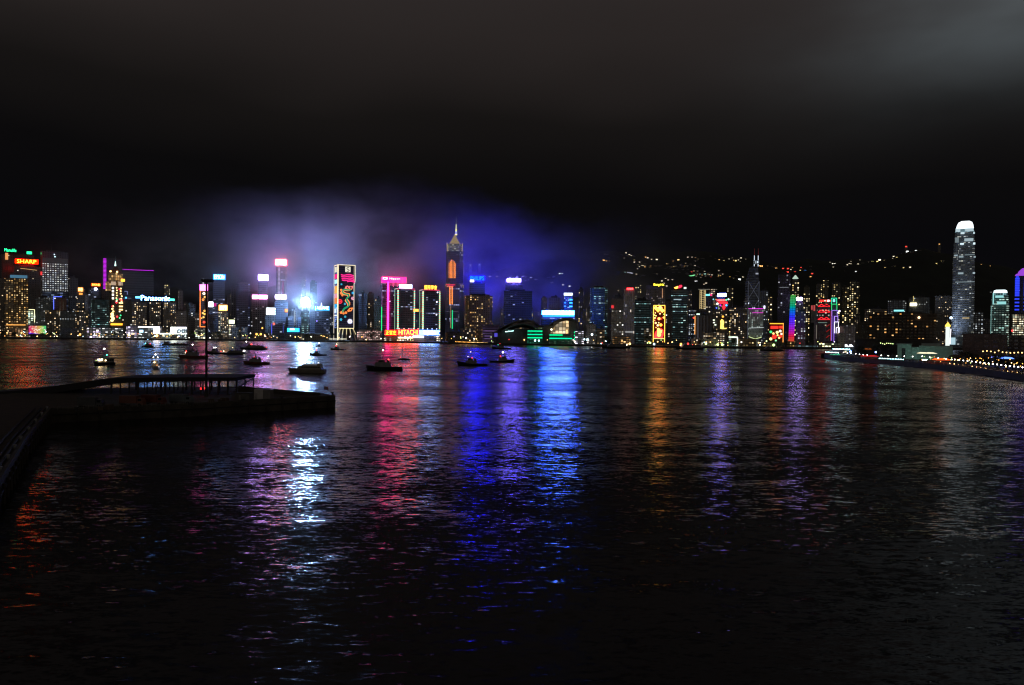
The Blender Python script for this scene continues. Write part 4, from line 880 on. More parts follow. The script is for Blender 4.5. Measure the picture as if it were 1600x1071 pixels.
hw = t.W / 2
BOC = facade(base=(.1, .11, .14), A=(.7, .8, 1), B=(.8, .85, 1), cell=(6, 5), lit=.02, st=.8, fill=(.9, .6), dim=.02)
t.part('facade', MB().prism([(-hw, 0), (hw, 0), (hw, 34), (-hw, 34)], -1, t.Z(468)).prism([(-hw, 0), (hw, 0), (hw, 26), (-hw, 26)], t.Z(468), t.Z(440)).add([(-hw, 0, t.Z(440)), (hw, 0, t.Z(440)), (hw, 22, t.Z(440)), (-hw, 22, t.Z(440)), (-hw * .4, 6, t.Z(417)), (hw * .8, 4, t.Z(415)), (hw * .8, 18, t.Z(417)), (-hw * .4, 18, t.Z(417))], [(0, 1, 5, 4), (1, 2, 6, 5), (2, 3, 7, 6), (3, 0, 4, 7), (4, 5, 6, 7), (3, 2, 1, 0)]), BOC)
mb = MB()
for z0, z1 in ((440, 468), (468, 496), (496, 522)):
    mb.bar((-hw, -.5, t.Z(z0)), (hw, -.5, t.Z(z1)), .45); mb.bar((hw, -.5, t.Z(z0)), (-hw, -.5, t.Z(z1)), .45)
mb.bar((-hw, -.5, 0), (-hw, -.5, t.Z(440)), .5); mb.bar((hw, -.5, 0), (hw, -.5, t.Z(440)), .5)
t.part('brace_line', mb, emit((.6, .65, .85), .1, 'faint_brace'))
for px in (1178.6, 1184.6):
    mp = t.part('mast', MB().cyl(t.X(px), 8, t.Z(416), t.Z(399), .75, .6, 6), emit((.75, .85, 1), 1.1, 'mast_glow'))
    t.part('mast_tip', MB().cyl(t.X(px), 8, t.Z(399), t.Z(388), .5, .25, 5), emit((.8, .12, .12), .12, 'mast_tip_glow'), mp)
t.part('mast_base', MB().box(t.X(1178), t.X(1185.4), 5, 11, t.Z(412.5), t.Z(406.8)), facade(base=(.4, .4, .45), A=(.8, .9, 1), B=(.7, .85, 1), cell=(4, 4), lit=.9, st=.9, fill=(.7, .7), dim=.2))
t = T('grey flood-lit tower narrowing to a pinched foot, with magenta rings at its top', 1168.5, 1192, 482, 60, 'teal', 'cham', 0, body=False, name='flared_tower')
hw = t.W / 2
def sq(w_): return [(-w_, 12 - w_ * .8), (w_, 12 - w_ * .8), (w_, 12 + w_ * .8), (-w_, 12 + w_ * .8)]
rr = lambda w_, z: [(x, y, z) for x, y in sq(w_)]
PL = facade(base=(.35, .38, .38), A=(.7, .9, .85), B=(.9, 1, .9), cell=(3, 4), lit=.45, st=.28, fill=(.5, .8), dim=.25)
t.part('facade', MB().loft([rr(hw, t.H), rr(hw, t.Z(522)), rr(hw * .86, t.Z(527)), rr(hw * .34, t.Z(531)), rr(hw * .34, -1)][::-1]), PL)
t.strip([(1169, 482.6), (1192, 482.6)], (.75, .03, .7), 1.5, .7, -3); t.strip([(1175, 489), (1192, 489)], (.75, .05, .6), 1.2, .6, -3); t.strip([(1170, 513), (1193, 512)], (.8, .9, .9), .8, .5, -3)
t.strip([(1170, 526.5), (1180, 529.8), (1190, 527)], (.75, .9, .4), .9, .9, -3)
t.sign(1192.5, 1195, 478, 482.5, (.75, .75, 1), 2.4, y=-1)
t = T('square black tower with one faint band of light, taller than the rainbow tower beside it', 1214, 1234, 425, 190, 'dark', 'rect', 0, base=(.05, .05, .055), A=(.7, .75, .9), B=(.8, .8, .85), cell=(5, 4.4), lit=.09, st=.5, dim=.012)
t.strip([(1217, 449.3), (1231, 449.3)], (.6, .65, .7), .5, .4)
t = T('tower with a lit temple-like roof lantern behind the rainbow tower', 1236, 1247, 436, 480, 'mid', 'rect', 0); t.part('roof_lantern', MB().lathe([(4, t.H), (7, t.H + 1), (3, t.H + 6), (1, t.H + 9)], 0, 6), emit((.6, .8, .65), .8, 'lantern_glass'))
# rainbow
t = T('slim leaning-sided tower glowing in a vertical rainbow from green to red', 1232, 1242.5, 461, 70, 'dark', 'rect', 0, body=False, name='rainbow_tower')
m = bpy.data.materials.new('rainbow_facade'); m.use_nodes = True; q = NT(m.node_tree)
oz = q.xyz(q.n('ShaderNodeTexCoord').outputs['Object'])[2]
ramp = q.ramp(q.m('DIVIDE', oz, t.H, clamp=True), [(0, (.55, .16, .04)), (.1, (.6, .07, .03)), (.2, (.65, .01, .06)), (.32, (.38, .01, .5)), (.45, (.13, .02, .85)), (.58, (.02, .03, .9)), (.7, (.0, .16, .6)), (.78, (.0, .33, .18)), (1, (.06, .34, .05))])
ln = q.m('FRACT', q.m('DIVIDE', oz, 4.2)); bx = q.m('FRACT', q.m('DIVIDE', q.xyz(q.n('ShaderNodeTexCoord').outputs['Object'])[0], 3.1))
e = q.n('ShaderNodeEmission'); q.l(ramp, e.inputs[0]); q.l(q.m('MULTIPLY', q.m('ADD', .55, q.m('MULTIPLY', q.m('GREATER_THAN', ln, .25), .5)), q.m('ADD', .8, q.m('MULTIPLY', q.m('GREATER_THAN', bx, .3), .3))), e.inputs[1])
q.l(e.outputs[0], q.n('ShaderNodeOutputMaterial').inputs[0])
hw = t.W / 2
t.part('led_facade', MB().loft([[(-hw * 1.02, 0, t.Z(534)), (hw * .72, 0, t.Z(534)), (hw * .72, 22, t.Z(534)), (-hw * 1.02, 22, t.Z(534))], [(-hw * .62, 0, t.Z(465)), (hw, 0, t.Z(465)), (hw, 22, t.Z(465)), (-hw * .62, 22, t.Z(465))], [(-hw * .45, 2, t.H), (hw * .9, 2, t.H), (hw * .9, 18, t.H), (-hw * .45, 18, t.H)]]), m)
t.part('base', MB().box(-hw * 1.4, hw * .7, -2, 20, -1, t.Z(534)), facade(base=(.3, .22, .12), A=(1, .6, .2), B=(1, .7, .3), cell=(3, 3), lit=.9, st=1.2, dim=.2))
t = T('dark tower behind the rainbow tower with a small pink-white sign', 1243, 1254.5, 470, 150, 'cool', 'rect', 0)
t.sign(1243.6, 1253, 465, 470, (.5, .34, 1), 28)
# festive panel
t = T('low block faced with a red and gold festive picture panel', 1201, 1224, 504, 40, 'dark', 'rect', 0, name='festive_block', cat='building')
t.part('panel', MB().box(t.X(1202), t.X(1223.5), -.8, -.2, t.Z(533), t.Z(504.5)), plain((.15, .02, .02), .6, 'red_backing'))
t.strip([(1202.5, 506), (1223.5, 506)], (1, .42, .03), 1.8, 1.1, -1.2); plumb(t, 1223.6, 505, 535, (1, .35, .06), 1.8, .7)
t.sign(1204, 1216, 509.8, 514, (1, .03, .02), 1.9, y=-1, name='red_panel'); t.sign(1217.5, 1223, 509.5, 513.5, (1, .04, .02), 1.4, y=-1, name='red_panel')
for x, y, r, c, s_ in ((1204.4, 519, 2.2, (.05, .7, .2), 1.5), (1214.3, 519.5, 2.2, (1, .8, .25), 2.5), (1219, 517.5, 2, (1, .85, .6), 2.5), (1208.5, 521.5, 1.8, (1, .6, .2), 2), (1204.5, 530, 2.3, (1, .72, .25), 2.4), (1217.5, 528, 1.7, (1, .6, .2), 2.4), (1212.4, 532.3, 1.5, (.3, .9, .4), 1.4), (1221, 522, 1.7, (1, .75, .5), 2), (1210, 526.5, 3.6, (1, .03, .02), 1.7), (1219.5, 525.5, 2.6, (1, .03, .02), 1.6), (1215, 524, 1.5, (1, .7, .2), 2)): t.part('round_ornament', MB().disc(t.X(x), -1.1, t.Z(y), r * t.k, .7), emit(c, s_, 'panel_neon'))
# red-trussed bank
t = T('dark bank tower banded by red lit trusses with a red sign at its top', 1271, 1298, 474, 90, 'dark', 'rect', 0, body=False, name='trussed_tower')
HB = facade(base=(.10, .09, .09), A=(1, .75, .5), B=(.8, .9, .85), cell=(5, 4.5), lit=.08, row=.05, st=.8, dim=.025)
t.part('facade', MB().box(t.X(1276), t.X(1298), 0, 30, -1, t.Z(476)).box(t.X(1278), t.X(1297), 3, 26, t.Z(476), t.H), HB)
t.part('stair_tower', MB().box(t.X(1271.5), t.X(1275.8), 2, 26, -1, t.Z(484)).box(t.X(1266.5), t.X(1271.4), 6, 24, t.Z(505), t.Z(477)), plain((.3, .29, .28), .6, 'grey_cladding'))
t.part('stair_light', MB().box(t.X(1270.5), t.X(1273), 1.2, 1.8, t.Z(486), t.Z(477)).box(t.X(1266.5), t.X(1269), 5.2, 5.9, t.Z(484), t.Z(477.5)), emit((.85, .12, .12), .55, 'red_panel'))
for y in (477.5, 486.5, 498):
    mb = MB(); ux = [1277, 1281.5, 1284, 1287.5, 1290, 1294.5]
    for a, b2, c in ((1278, 1283, 1288), (1286, 1291, 1296)): mb.bar((t.X(a), -.8, t.Z(y + 1.4)), (t.X(b2), -.8, t.Z(y - 1.8)), .8); mb.bar((t.X(b2), -.8, t.Z(y - 1.8)), (t.X(c), -.8, t.Z(y + 1.4)), .8)
    mb.bar((t.X(1277.5), -.8, t.Z(y + 1.6)), (t.X(1296), -.8, t.Z(y + 1.6)), .6)
    t.part('red_truss', mb, emit((1, .02, .03), 1.7, 'red_neon'))
t.sign(1279.5, 1297, 469, 471.6, (1, .03, .02), 2.6, y=-1, name='roof_sign'); t.sign(1287, 1290, 469.4, 471.3, (.3, .6, .45), 1.5, y=-3, name='sign_emblem'); t.sign(1292, 1295, 469, 471.8, (1, .75, .8), 3.5, y=-3, name='sign_emblem')
for y in (509, 517, 526): t.strip([(1291, y + 2), (1296, y - 2)], (.9, .03, .03), .45, .6)
t.strip([(1278, 504.5), (1292, 504.5)], (.5, .8, .7), .4, .5); plumb(t, 1275.8, 508, 530, (.7, .6, .5), .3, .6)
# stepped violet tower
t = T('stepped tower outlined in green at its top and violet below', 1297.5, 1311, 466, 80, 'dark', 'rect', 0, body=False, name='stepped_tower')
tiers = ((1298.2, 1306.5, 466.2, 475.4, 535, (.03, .85, .42), 1.5), (1298.8, 1307, 475.6, 485, 535, (.03, .75, .2), 1.5), (1299.3, 1307.6, 485.2, 494.2, 535, (.42, .22, 1), 1.3), (1303.5, 1308.8, 494.6, 503, 535, (.5, .3, 1), 1.4), (1303.6, 1309.8, 503.4, 521, 535, (.75, .7, 1), 2.4), (1306.4, 1311.2, 512, 521, 535, (.8, .75, 1), 2.4))
mb = MB()
for i, (a, b2, y0, y1, yb, c, s_) in enumerate(tiers): mb.box(t.X(a) + .05 * i, t.X(b2) - .03 * i, 2 + i * .7, 24 - i * 1.3, -1, t.Z(y0) - .1 * i)
t.part('facade', mb, facade(base=(.1, .09, .14), A=(.5, .4, 1), B=(.6, .6, 1), lit=.05, st=.5, dim=.03))
for i, (a, b2, y0, y1, yb, c, s_) in enumerate(tiers): t.strip([(a, y1), (a, y0), (b2, y0), (b2, y1)], c, s_, .62, -.5 - i * .3, 'outline_light')
for x in (1299.6, 1303): plumb(t, x, 494, 535, (.36, .18, 1), 1.2, .6)
plumb(t, 1298, 486, 536, (.9, .1, .2), .7, .5); t.sign(1300.5, 1304, 468, 472, (.2, .9, .8), 1.6, y=-.2, name='lit_emblem'); t.lamp(1311, 486.5, (.85, .8, .85), 2.4, 1.8); t.lamp(1309, 489, (.7, .8, .6), 2, 1.3)
# behind the dark hotel
t = T('grey office with a gold sign over a white lit panel above the dark hotel', 1419, 1452, 462, 300, 'cool', 'cham', 0, lit=.05, row=.06, st=.5)
t.sign(1421, 1431.5, 473.5, 478.4, (1, .9, .55), 4.5); t.strip([(1426, 463), (1427, 469), (1426, 471)], (.9, .7, .25), .9, .8); 
T_ = T('low office with a cyan shop line above the dark hotel roof', 1395, 1413, 484, 200, 'dark', 'rect', 0); T_.sign(1396, 1412, 484.4, 487, (.3, .9, .95), 1.2, y=-1)
# tallest rounded tower
t = T('tallest rounded glass tower with a brilliant white crown', 1486, 1522, 344.5, 330, 'dark', 'cham', 0, body=False, name='rounded_tower')
prof = [(540, 18, 18), (430, 17.6, 17.2), (400, 17.2, 17.0), (378, 16.4, 16.4), (363, 15.0, 15.4)]
def rc(a, b2, z, yc=22, n=5):
    k_ = t.k; a *= k_; b2 *= k_; c = min(a, b2) * .45; pts = []
    for cx, cy, a0 in ((b2 - c, -(a + b2) / 2 + c, -90), (b2 - c, (a + b2) / 2 - c, 0), (-a + c, (a + b2) / 2 - c, 90), (-a + c, -(a + b2) / 2 + c, 180)):
        for i in range(n): g_ = R(a0 + 90 * i / (n - 1)); pts.append((cx + c * math.cos(g_), yc + cy * .85 + c * math.sin(g_), z))
    return pts
IF = facade(base=(.22, .26, .31), A=(.75, .85, 1), B=(1, 1, .8), cell=(4.2, 4.4), lit=.16, row=.05, st=.42, fill=(.85, .42), dim=.06)
t.part('facade', MB().loft([rc(a, b2, t.Z(y) if y < 540 else -1) for y, a, b2 in prof]), IF)
CR = facade(base=(.5, .5, .5), A=(.8, .95, 1), B=(1, 1, 1), cell=(4, 200), lit=1, st=1.6, fill=(.85, 1), dim=1)
t.part('crown', MB().loft([rc(14.6, 15.0, t.Z(362.9)), rc(13.8, 14.6, t.Z(357))]), facade(base=(.3, .35, .4), A=(.3, .6, .7), B=(.5, .8, .9), cell=(6, 5), lit=.6, st=.8, fill=(.9, .6), dim=.3))
t.part('crown_glow', MB().loft([rc(13.5, 14.4, t.Z(356.9)), rc(12, 13.6, t.Z(351)), rc(9.5, 11.8, t.Z(346.4)), rc(5, 8, t.Z(344.3))]), emit((.86, .95, 1), 1.7, 'crown_glass'))
for (fx, fy, en, tx_) in ((1484, -17, IFCW, -.12), (1496, -20, IFCW * .5, 0.0)):
    l = up_spot(t.root, (t.X(fx), fy, 3), (.62, .74, 1), en, (math.pi - .42, tx_, 0), 70); l.data.spot_blend = 1
for (x0, x1, y0, y1, s_) in ((1490, 1497.5, 357, 362, 1.1), (1505, 1518, 357.5, 362, 1.0), (1498, 1504, 363, 366, 1.4), (1517.5, 1520, 363.5, 366.5, 1.3), (1489.5, 1495.5, 371, 379, .35), (1504, 1518, 373, 377.5, .8), (1497.5, 1503.5, 380, 382.5, 1.8), (1517.8, 1521, 380, 383, 2.0), (1488.5, 1494, 398, 400, .7), (1496, 1503, 400, 402.6, .6), (1505, 1520.5, 398, 399.3, .35), (1519, 1522, 401, 403.5, .7), (1495, 1503.5, 426, 428.6, .7), (1518, 1521.5, 426, 428.6, .9), (1491, 1521, 440.4, 441.4, .5), (1503, 1514, 496.5, 498, .9)):
    c = (1, .75, .35) if y0 > 490 else (.72, .92, 1)
    t.sign(x0, x1, y0, y1, c, round(s_ * .6, 2), y=-.3, dep=1.6, name='lit_floor_band')
t.lamp(1485.5, 497, (.6, .8, 1), 6, 2.6, -3)
t.part('base_glow', MB().box(t.X(1484), t.X(1493), -3, 0, 1, t.Z(528)), emit((.55, .8, .9), .8, 'lobby_glass'))
t = T('shorter rounded glass tower with a white-lit crown and teal floors', 1546, 1577, 452.5, 200, 'teal', 'cham', 0, body=False, name='rounded_tower')
t.part('facade', MB().loft([rc(15.5, 15.2, -1), rc(14.6, 14.4, t.Z(480)), rc(13.2, 13.4, t.Z(462))]), facade(base=(.12, .2, .2), A=(.45, .85, .75), B=(.8, 1, .85), cell=(5, 4.4), lit=.28, row=.12, st=.7, fill=(.75, .45), dim=.10))
t.part('crown', MB().loft([rc(11.8, 12.4, t.Z(461.9)), rc(11, 11.6, t.Z(457.6))]), facade(base=(.2, .3, .35), A=(.3, .7, .75), B=(.5, .9, .95), cell=(5, 4), lit=.8, st=.8, dim=.3))
t.part('crown_glow', MB().loft([rc(10.6, 11.4, t.Z(457.5)), rc(10, 10.6, t.Z(454)), rc(7, 8, t.Z(452.6))]), emit((.8, .98, 1), 2.0, 'crown_glass'))
for (x0, x1, y0, y1) in ((1554, 1567, 462, 465.5), (1557, 1571, 471.5, 475.8), (1550, 1552, 458, 476)): t.sign(x0, x1, y0, y1, (.4, .9, .9), .8, y=-.4, dep=1.4, name='lit_floor_band')
plumb(t, 1548, 478, 522, (.4, .8, .75), .6, .6); t.strip([(1545.5, 456.6), (1549, 456.6)], (.7, .7, .7), .5, .4)
# purple-domed tower at the eastern edge
t = T('blue-finned tower with a purple stepped dome cut by the eastern edge of view', 1583.5, 1618, 431, 260, 'dark', 'cham', 0, body=False, name='domed_tower')
t.part('facade', MB().prism(footprint(t.W, 34, 'cham'), -1, t.H), facade(base=(.05, .05, .1), A=(.1, .1, .8), B=(.2, .2, .9), lit=.02, st=.5))
for x0, x1 in ((1584.5, 1591.5), (1598.5, 1607)):
    z0, z1 = t.Z(486), t.Z(435); zm = z0 + (z1 - z0) * .45
    t.part('blue_fin', MB().box(t.X(x0), t.X(x1), -1, -.3, zm, z1).prism([(t.X(x0), -1), (t.X(x1), -1), (t.X(x1), -.3), (t.X(x0), -.3)], z1, z1 + 6, .4), stripes((.03, .06, 1), 1.1, (.01, .02, .5), .5, 3.6, .84))
    t.part('blue_fin', MB().box(t.X(x0), t.X(x1), -1, -.3, z0, zm - .05), stripes((.03, .06, 1), 1.1, (.004, .004, .02), .5, 7.5, .42))
t.part('dome', MB().lathe([(t.W * .5, t.Z(430.5)), (t.W * .45, t.Z(427.6)), (t.W * .36, t.Z(426.5)), (t.W * .35, t.Z(424.5)), (t.W * .28, t.Z(422)), (t.W * .16, t.Z(418.6)), (t.W * .05, t.Z(418))], 0, 17, 16), emit((.42, .08, .85), .8, 'purple_glow'))
t.part('mast', MB().cyl(0, 17, t.Z(418), t.Z(406), 2.2, 1.2, 8), emit((.45, .5, .48), .5, 'mast_glow'))
t = T('cream-lit hotel block with rows of full bright windows at the foot of the purple-domed tower', 1581, 1612, 490, 180, 'shop', 'rect', 0, name='hotel_block', A=(1, .75, .45), B=(.9, 1, .75), cell=(3.6, 4.4), lit=.75, st=1.1, fill=(.7, .5), dim=.15)
t.lamp(1581.5, 517, (1, .05, .05), 3, 1.8)
# low waterfront buildings along the far quay
LOW = [
 ('amber-lit arcade front at the foot of the amber hotel slab', 12, 46, 513, 14, 'shop', (1, .4, .12), (1, .7, .4), 2.4),
 ('black moored hulk of a shed with a few red lamps', 94, 121, 513, 8, 'dark', None, None, 0),
 ('bright violet-white quay pavilion west of the gold-crowned tower', 136, 157, 512, 30, 'shopc', (.75, .6, 1), (1, 1, .9), 4.5),
 ('long quay canopy with a row of white tubes below the gold-crowned tower', 160, 192, 512, 26, 'shopc', (.8, .85, 1), (1, 1, .85), 4),
 ('violet-lit quay stall east of the gold-crowned tower', 198, 214, 510, 30, 'shopc', (.7, .55, 1), (1, .9, 1), 4),
 ('long open terminal with white lights under its eaves below the apartment estate', 215, 240, 510.5, 30, 'shopc', (.6, .8, 1), (1, 1, .85), 2),
 ('small bright quay shop between the terminal and the white show hall', 252, 268, 519, 22, 'shopc', (.8, 1, .9), (1, 1, .8), 3),
 ('cream lit quay kiosk pair under the orange-outlined tower', 305, 324, 514.5, 24, 'shop', (1, .85, .5), (.8, 1, .85), 4),
 ('dim quay warehouse with orange doors west of the blue video wall', 395, 424, 521, 20, 'dark', (1, .4, .1), (1, .5, .2), 1.5),
 ('plain quay sheds below the white globe lamp', 470, 516, 522, 22, 'resd', None, None, 0),
 ('low ferry hall with teal lamps at the foot of the spired tower', 700, 726, 521, 24, 'dark', (.5, .5, .9), (.8, .7, .9), 1),
 ('white glare-lit exhibition hut east of the winged hall', 898, 912, 518, 24, 'shopc', (.8, .8, 1), (1, .9, 1), 3),
 ('orange-lit station hall below the pale concrete pair', 957, 985, 526, 20, 'shop', (1, .45, .12), (1, .65, .3), 2),
 ('grey pier hall with a white lamp row below the golden figure block', 1080, 1122, 530, 14, 'stone', None, None, 0),
 ('floodlit ochre gatehouse below the flared grey tower', 1152, 1182, 530, 14, 'warm', (1, .6, .2), (1, .75, .35), 1.4),
 ('gold-windowed ferry pier below the festive picture panel', 1192, 1206, 536, 10, 'shop', (1, .6, .15), (1, .8, .4), 3.5),
 ('ochre-lit base hall below the rainbow tower', 1228, 1242, 535, 12, 'warm', (1, .55, .15), (1, .65, .25), 1.6),
 ('row of cyan-windowed quay offices east of the rainbow tower', 1243, 1278, 541, 6, 'shopc', (.3, .8, .95), (.8, 1, 1), 2.2),
 ('long ferry pier with a gold-lit upper deck below the red-trussed bank', 1280, 1312, 536, 6, 'shop', (1, .7, .25), (.8, 1, .7), 3),
]
for l, x0, x1, top, off, sty, A, B_, st in LOW:
    kw = dict(A=A, B=B_, st=st * .55) if A else {}
    T(l, x0, x1, top, off, sty, 'rect', 0, name='quay_building', cat='building', roof=True, **kw)
t = T('low hall with a glowing rainbow-coloured video wall beside the amber hotel', 44, 73, 508, 16, 'dark', 'rect', 0, name='low_block', cat='building', roof=False)
m = bpy.data.materials.new('video_wall'); m.use_nodes = True; q = NT(m.node_tree)
ob = q.n('ShaderNodeTexCoord').outputs['Object']; ox_, _, oz_ = q.xyz(ob)
cc = q.ramp(q.m('ADD', q.m('DIVIDE', ox_, 36.0), .5, clamp=True), [(0, (.5, .02, .2)), (.2, (.75, .05, .12)), (.45, (.7, .25, .1)), (.65, (.55, .5, .1)), (.85, (.1, .6, .15)), (1, (.02, .55, .3))])
nn = q.noise(ob, .35, 2.0)[0]; cc2 = q.mix(q.rng(nn, .55, .62), cc, (1, .85, .7, 1)); cc3 = q.mix(q.rng(q.m('ADD', oz_, q.m('MULTIPLY', ox_, .15)), 7, 9, 1, 0), cc2, (.2, .04, .9, 1))
e = q.n('ShaderNodeEmission'); q.l(cc3, e.inputs[0]); e.inputs[1].default_value = 1.0; q.l(e.outputs[0], q.n('ShaderNodeOutputMaterial').inputs[0])
t.part('video_wall', MB().box(t.X(45), t.X(72), -1.4, -.3, t.Z(522), t.Z(509.5)), m)
t = T('big white show hall blazing with light between the apartment estate and the orange-outlined tower', 266, 293, 511, 24, 'dark', 'rect', 0, name='low_block', cat='building', roof=False)
t.sign(267, 276, 511.5, 521, (.95, 1, .85), 7, name='light_wall'); t.sign(276.5, 291.5, 511.5, 514, (.9, .9, 1), 6, name='light_wall'); t.part('window_grid', MB().box(t.X(277), t.X(292), -1, 0, 1, t.Z(514.5)), facade(base=(.1, .12, .14), A=(.5, .7, .9), B=(.9, 1, .9), cell=(4, 3.5), lit=.7, st=2.5, fill=(.6, .6), dim=.1)); t.strip([(250, 522), (292, 521.5)], (.9, 1, .85), 6, .9)
t = T('white light-box kiosk beside the open terminal', 239, 253, 511, 20, 'dark', 'rect', 0, name='low_block', cat='building', roof=False)
t.sign(240, 249.5, 511, 521.5, (.95, .9, 1), 7, name='light_wall'); t.strip([(216, 511.5), (240, 511.5)], (.95, .95, 1), 6, .9); t.lamp(245, 525, (1, .5, .1), 8, 2.6, -6); t.sign(218, 224, 516, 520, (.4, .75, 1), 3, name='light_wall')
# ------------------------------------------------------------------ lit houses and lamps on the hill
X6 = lambda L, x0, y0, k: [(x0 + a / k, y0 + b / k, *c) for a, b, *c in L]
Wm, Or, Yl, Wh, Rd, Gn, Te = (1, .85, .6), (1, .5, .15), (1, .75, .25), (.95, 1, 1), (1, .06, .04), (.2, 1, .4), (.45, .9, .85)
HILL = X6([(20, 168, Or, 2), (45, 175, Or, 1), (70, 178, Or, .6), (110, 128, Wm, 2), (75, 252, Wm, 3), (125, 250, Or, .6), (190, 122, Wm, .6), (235, 95, Wm, .7), (265, 115, Wm, 1.6), (285, 125, Wm, 1.2), (250, 130, Or, .7), (425, 138, Or, 1.4), (443, 146, Wm, 1.6), (530, 160, Wm, 1.5), (480, 158, Wm, .6), (315, 185, Wm, .8), (365, 185, Wm, .6), (470, 225, Or, .8), (515, 228, Or, .7), (548, 224, Yl, 1), (583, 202, Wh, 3), (690, 178, Or, 1), (738, 165, Yl, 2), (700, 225, Or, 1), (745, 242, Or, 1), (780, 235, Or, .8), (870, 140, Wm, 1.2), (830, 138, Wm, .8), (895, 222, Wm, 1.6), (1090, 160, Yl, .8), (1128, 165, Or, 1.8), (1155, 152, Wm, 1.6), (1175, 172, Yl, .8), (1225, 158, Wm, 1.3), (1290, 170, Yl, 1.2), (1340, 147, Wm, 1.5), (220, 285, Te, 1.6), (333, 303, Wm, 1), (398, 320, Wm, .6), (762, 298, Or, 2), (795, 290, Wm, 1.4), (820, 300, Wm, 1.2), (990, 278, Wm, 1.4), (1030, 298, Or, 1.3), (1060, 310, Wm, .8), (865, 280, Rd, .8), (1050, 330, Rd, .8), (1130, 305, Wm, .7), (1265, 345, Yl, .8), (1308, 285, Rd, 1), (1325, 352, Wh, 2.4), (1355, 330, Wm, 1.2), (1290, 325, Wm, .6), (910, 375, Wh, 3.4), (580, 365, Wm, .8), (640, 358, Wm, .8), (680, 357, Wm, .8), (615, 345, Wm, 1), (600, 390, Wm, .8), (625, 415, Wm, .8), (985, 400, Wm, 1), (1005, 388, Wm, 1), (1535, 225, Or, 3), (1590, 228, Or, 1.8), (75, 458, Wm, 1.2), (158, 465, Wm, 1.6)], 940, 380, 6.154)
HILL += X6([(655, 388, Wh, 2.2), (700, 405, Wh, 1), (790, 425, Wh, .9), (848, 435, Wh, 1), (950, 453, Wh, 1.4), (1012, 462, Wh, 1.2), (920, 347, Wh, 1.6), (945, 348, Wh, 1.4), (865, 382, Wh, 1), (815, 390, Wh, 1), (270, 375, Wm, .8), (338, 375, Wm, .8), (580, 375, Wh, .8), (485, 385, Wh, .8), (88, 265, Wh, .5), (175, 262, Wh, .5)], 720, 370, 5.95)
HILL += X6([(380, 262, Wm, .6), (480, 258, Wm, 1.4), (522, 255, Wm, 1.2), (575, 242, Wm, .7), (660, 232, Yl, 1.4), (680, 218, Wm, 2.6), (725, 225, Yl, .8), (813, 187, Wm, 1.8), (840, 195, Yl, 1.2), (730, 290, Yl, .6), (795, 290, Yl, .6), (818, 278, Yl, .8), (903, 290, Yl, .6), (965, 285, Wm, 1), (938, 140, Wh, 2.6), (1018, 132, Wh, 1.6), (1058, 140, Yl, 1.4), (983, 160, Wm, .7), (928, 93, Rd, 1.4), (347, 330, Wh, .8), (460, 325, Wh, .7)], 1260, 370, 5.95)
HILL += X6([(375, 490, Yl, .8), (415, 470, Yl, 1.2), (435, 470, Wm, 1.2), (425, 490, Yl, 1), (403, 308, Or, .7), (790, 500, Or, 1), (870, 515, Or, 1.6)], 1400, 330, 5.95)
HILL += X6([(710, 283, Or, 1.4), (790, 297, Or, 2), (855, 297, Rd, 1.2), (900, 298, Rd, 1.4), (895, 335, Rd, 3), (965, 330, Rd, 1.2), (1058, 320, (.05, .3, 1), 2.6), (1020, 290, Rd, 1), (1125, 345, Rd, 1.2), (1110, 375, Or, 1.2), (640, 275, Or, 2)], 1080, 370, 5.95)
LBL = {Wm: 'small house with a warm white lit window among the dark trees of the hill', Or: 'small house with an orange lit window among the dark trees of the hill', Yl: 'small house with a yellow lit window among the dark trees of the hill', Wh: 'small house with a cold white lit window among the dark trees of the hill', Rd: 'small house with a red light among the dark trees of the hill', Gn: 'green', Te: 'small house with a teal lamp low on the dark hill slope', (.05, .3, 1): 'small house with a blue light on the hill crest'}
HW = plain((.2, .19, .17), .8, 'house_plaster', scale=.3); HR = plain((.08, .05, .04), .8, 'house_tiles')
HPART = {}
for px, py, c, br in HILL:
    D = on_hill(px, py); p = P(px, py, D); b = math.atan2(p.x, D)
    gz = hill_z(px, D)
    r = empty('hillside_house', (p.x, p.y, min(gz, p.z - 5)), -b, LBL[c], 'house', 'lit houses scattered over the hill')
    h = p.z - r.location.z
    w = random.uniform(9, 14)
    MB().box(-w / 2, w / 2, 1, 12, -4, h + 3).prism([(-w / 2 - .5, .5), (w / 2 + .5, .5), (w / 2 + .5, 12.5), (-w / 2 - .5, 12.5)], h + 3, h + 5.5, .5).build('house_body', HW, r)
    s = 1.5 + 1.0 * br
    MB().box(-s, s, .2, .9, -s * .7 + h, s * .7 + h).build('window', emit(c, .6 + .9 * br, 'hill_window'), r)
# longer lit terraces on the hill, each its own
def terrace(lab, x0, y0, x1, y1, c, st, n_):
    px, py = (x0 + x1) / 2, (y0 + y1) / 2; D = on_hill(px, py); A_, B_ = P(x0, y0, D), P(x1, y1, D)
    r = empty('hillside_terrace', ((A_.x + B_.x) / 2, D, min(A_.z, B_.z) - 8), 0, lab, 'building')
    L_ = B_.x - A_.x; r.rotation_euler = (0, 0, 0)
    dz = (B_.z - A_.z); z0 = A_.z - r.location.z
    MB().poly([(-L_ / 2 - 2, -6), (L_ / 2 + 2, -6), (L_ / 2 + 2, z0 + dz + 3), (-L_ / 2 - 2, z0 + 3)], 10, 9).build('terrace_body', HW, r)
    for i in range(n_):
        f = (i + .5) / n_; x = -L_ / 2 + L_ * f; z = z0 + dz * f; k_ = random.uniform(.55, 1)
        MB().box(x - L_ / n_ * .28, x + L_ / n_ * .28, .2, .9, z - 1.6, z + 1.6).build('window', emit(c, round(st * k_, 1), 'hill_window'), r)
K = 6.154
rh = random.Random(21)
